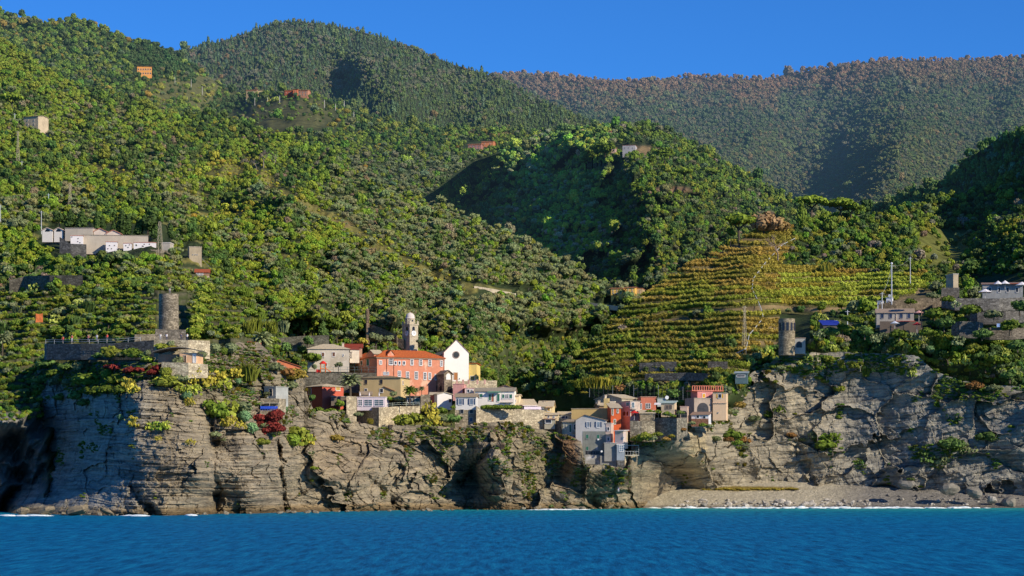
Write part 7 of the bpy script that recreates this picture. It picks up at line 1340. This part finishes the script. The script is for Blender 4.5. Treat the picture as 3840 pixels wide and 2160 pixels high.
pylon('tallest lattice pylon right of the cemetery', 402, 558, 680, slope, Y=744, wpx=17, arms=False); pylon('lattice pylon on the upper left slope near the frame edge', 45, 330, 405, slope, wpx=7); pylon('lattice pylon on the slope above the cemetery', 176, 464, 516, slope, wpx=8); pylon('faint lattice pylon in the lower vineyard', 1873, 770, 872, vine, wpx=9)
def pole(label, u, vt, vb, layer=None, Y=None, c=(.55, .55, .55), r=.16, lamp=False):
    y = Y or float(layer.Y(np.array([u*K]), np.array([vb*K]))[0])-2; b_ = Vector(W(u*K, vb*K, y)); h = (vb-vt)*K/FPX*y; t = empty('utility_pole', b_); tag(t, label, 'pole'); mt = paint(c, .6, name='pole_paint'); MB().tube((0, 0, -1), (0, 0, h), r, r*.7, 8).build('pole', mt, t); MB().tube((-.7, 0, h-.5), (.7, 0, h-.5), .07, n=5).build('crossarm', mt, t)
    if lamp: MB().ball((0, 0, h+.3), .35).build('lamp', paint((.8, .8, .8)), t)
    return b_+Vector((0, 0, h-.4))
pA = pole('tall pale pole with white lamp rising beside the farmhouse huts', 2243, 665, 758, Y=738, c=(.5, .52, .55), r=.22, lamp=True); pB = pole('thin pale pole higher up right of the lamp pole', 2290, 646, 720, vine); pC = pole('short pole left of the white huts', 2219, 735, 775, Y=733)
pole('pale pole on the slope left of the cemetery', 104, 530, 585, slope); pole('pale blue pole above the left end of the cemetery', 122, 487, 525, slope, c=(.5, .6, .62)); pole('short pole on the upper slope near the left edge', 55, 405, 422, slope); pole('pole beside the ruined stone house', 37, 285, 305, slope); pole('white pole at the left frame edge', 1, 515, 555, slope); pole('white pole left of the watch tower garden', 2132, 780, 815, Y=722, c=(.6, .6, .6)); pole('brown pole at the right end of the farmhouse', 2318, 770, 850, Y=716, c=(.25, .16, .1)); pole('small dark pole beside the convent roof', 940, 868, 893, Y=700, c=(.3, .25, .2), r=.07)
for i, (x, y) in enumerate(((1238,525),(1282,520),(1346,518),(1407,510),(1632,530),(1688,550),(1732,535),(1780,590),(880,415),(962,425),(1018,462),(750,555))):
    uu, vv_ = x/1.3417/K, y/1.3417/K; yy = float(back.Y(np.array([uu*K]), np.array([(vv_+3)*K]))[0])-14; t = empty('utility_pole', Vector(W(uu*K, (vv_+3)*K, yy))); tag(t, 'thin pale pole of the line crossing the distant saddle', 'pole', 'poles of the distant line'); MB().tube((0, 0, -2), (0, 0, 17*K/FPX*yy), .25, .2, 6).build('pole', paint((.5, .48, .42)), t)
def wire(label, a, b, sag, n=14, r=.035):
    m = MB(); a = Vector(a); b = Vector(b); o = a.copy(); P = [a.lerp(b, i/n)+Vector((0, 0, -sag*4*(i/n)*(1-i/n)))-o for i in range(n+1)]
    for p, q in zip(P[:-1], P[1:]): m.tube(p, q, r, n=3, cap=False)
    w_ = m.build('overhead_wire', paint((.35, .38, .36), .6, name='cable')); w_.location = o; tag(w_, label, 'cable')
wire('overhead wire from the lamp pole up to the thin pole', pA, pB, 1.0); wire('overhead wire from the lamp pole down to the short pole', pA, pC, 1.5)
wire('cable running down the slope right of the square stone tower', W(508*K, 650*K, 752), W(592*K, 715*K, 742), 1)
# winding rail of the vineyard monorail path
pth = [(2000,606),(1968,622),(1925,668),(1895,708),(1892,735),(1906,762),(1918,792),(1920,808),(1885,850),(1877,885),(1842,902)]
m = []; mr = MB(); P = []
for u, v in pth: y = float(vine.Y(np.array([u*K]), np.array([v*K]))[0])-2.5; P.append(Vector(W(u*K, v*K, y)))
t = empty('path_handrail', P[0]); tag(t, 'pale handrail winding down the vineyard beside the steps', 'railing')
for a, b in zip(P[:-1], P[1:]):
    mr.tube(a-P[0]+Vector((0, 0, 1)), b-P[0]+Vector((0, 0, 1)), .1, n=4)
    for i in range(4): q = a.lerp(b, i/4)-P[0]; m.append(MB().tube(q-Vector((0, 0, .5)), q+Vector((0, 0, 1)), .05, n=4))
[q_.build('post', paint((.4, .42, .4)), t) for q_ in m]; mr.build('rail', paint((.55, .58, .56)), t)
# playground
t = empty('playground_slide', Vector(W(*px('CA', 802, 714), 684.5))); tag(t, 'red and orange playground climbing tower with a slide', 'slide'); OR = paint((.8, .17, .02), .4); RD = paint((.72, .03, .02), .4)
m = MB(); [m.tube((x, y, 0), (x, y, 2.6), .09, n=6) for x in (-.7, .7) for y in (-.7, .7)]; m.build('frame', OR, t); MB().box(-.8, -.8, 1.0, .8, .8, 1.15).build('platform', OR, t); MB().tube((0, 0, 2.5), (0, 0, 3.3), 1.15, .3, 8).build('roof', RD, t)
MB().add([(.7,-.5,1.15),(2.2,-.5,0.05),(2.2,.5,.05),(.7,.5,1.15),(.7,-.5,1.4),(2.2,-.5,.35),(2.2,.5,.35),(.7,.5,1.4)],[(0,1,2,3),(0,4,5,1),(3,2,6,7),(0,3,7,4)]).build('slide', OR, t); MB().box(-2.0, -.4, 0, -.8, .4, .9).build('side_panel', RD, t)
# orange cloth on the left terraces
t = link('orange_cloth', mesh_from('orange_cloth', [(0,0,0),(1.0,.1,.1),(2.0,0,0),(2,.1,1.3),(2,0,2.6),(1,.1,2.3),(0,0,2.5),(0,.1,1.2)], [(0,1,5,6,7),(1,2,3,4,5)], [paint((.75, .2, .06), .8)])); t.location = W(*px('CC', 345, 1105), float(slope.Y(np.array([134.]), np.array([1210.]))[0])-3); tag(t, 'orange cloth hung on the terraces left of the castle tower', 'cloth')
# ------------------------------------------------------------ people
def person(label, u, v, Y, shirt, pants, hair=(.05, .03, .02), arm=.2):
    P = W(u, v, Y); me = bpy.data.meshes.new('body'); vs = [(0,0,.92),(0,0,1.15),(0,0,1.38),(0,0,1.5),(0,-.01,1.66),(.1,0,.88),(.11,.02,.48),(.11,.03,.06),(.11,-.12,.03),(-.1,0,.88),(-.11,-.08,.48),(-.11,.02,.06),(-.11,-.13,.03),(.2,0,1.4),(.27,.02,1.12),(.3,-.08*5*arm,.9),(-.2,0,1.4),(-.27,.03,1.12),(-.29,-.1,.88)]
    es = [(0,1),(1,2),(2,3),(3,4),(0,5),(5,6),(6,7),(7,8),(0,9),(9,10),(10,11),(11,12),(2,13),(13,14),(14,15),(2,16),(16,17),(17,18)]
    me.from_pydata(vs, es, []); me.materials.append(paint((.55, .33, .22), .6, name='skin')); o = link('person', me); o.location = P; md = o.modifiers.new('skin', 'SKIN'); rad = [.15,.14,.15,.06,.105,.1,.07,.045,.04,.1,.07,.045,.04,.07,.045,.035,.07,.045,.035]
    for i, r in enumerate(rad): me.skin_vertices[0].data[i].radius = (r, r)
    me.skin_vertices[0].data[0].use_root = True; o.modifiers.new('sub', 'SUBSURF').levels = 1; o.modifiers['sub'].render_levels = 1; tag(o, label, 'person')
    m = MB().tube((0, 0, .9), (0, 0, 1.2), .18, .17, 10).tube((0, 0, 1.2), (0, 0, 1.44), .17, .2, 10).tube((.17, 0, 1.42), (.27, .02, 1.15), .08, .065, 8).tube((-.17, 0, 1.42), (-.27, .03, 1.15), .08, .065, 8); m.build('shirt', paint(shirt, .8, name='cloth'), o)
    m = MB().tube((.09, 0, .95), (.11, .02, .48), .115, .08, 8).tube((.11, .02, .48), (.11, .03, .12), .08, .06, 8).tube((-.09, 0, .95), (-.11, -.08, .48), .115, .08, 8).tube((-.11, -.08, .48), (-.11, .02, .12), .08, .06, 8); m.build('trousers', paint(pants, .8, name='cloth'), o); MB().ball((0, .02, 1.74), .115, .12, .1).build('hair', paint(hair, .9, name='hair'), o); return o
for cr, x, y, Y, sh, pt, lb in (('CC',1035,1283,598,(.7,.06,.04),(.1,.1,.12),'person in red standing at the rampart rail left of the tower'),('CC',695,1292,601,(.6,.1,.08),(.5,.5,.5),'person in a dark red top at the left of the rampart'),('CC',608,1305,602,(.65,.08,.06),(.08,.08,.1),'leftmost person in red on the rampart'),('CC',853,1290,600,(.4,.12,.12),(.1,.1,.15),'person in maroon in the middle of the rampart'),('CC',936,1285,599,(.5,.55,.6),(.2,.2,.25),'person in pale grey on the rampart'),
    ('CC',1550,1278,593,(.75,.74,.7),(.4,.4,.4),'person in white leaning left of the tower plinth'),('CC',1610,1278,593,(.8,.78,.78),(.1,.1,.14),'person in a white top and dark trousers before the plinth'),('CC',1750,1278,593,(.1,.1,.14),(.08,.08,.1),'person dressed in black before the plinth'),('CC',1808,1278,593.5,(.82,.8,.78),(.05,.06,.1),'person in white right of the tower plinth'),('CC',1640,832,634,(.5,.45,.42),(.2,.2,.2),'person standing on top of the castle tower'),('CB',1450,1158,660,(.2,.1,.45),(.7,.7,.75),'person in a purple top on the rocks below the village')):
    u, v = px(cr, x, y); person(lb, u, v, Y, sh, pt)
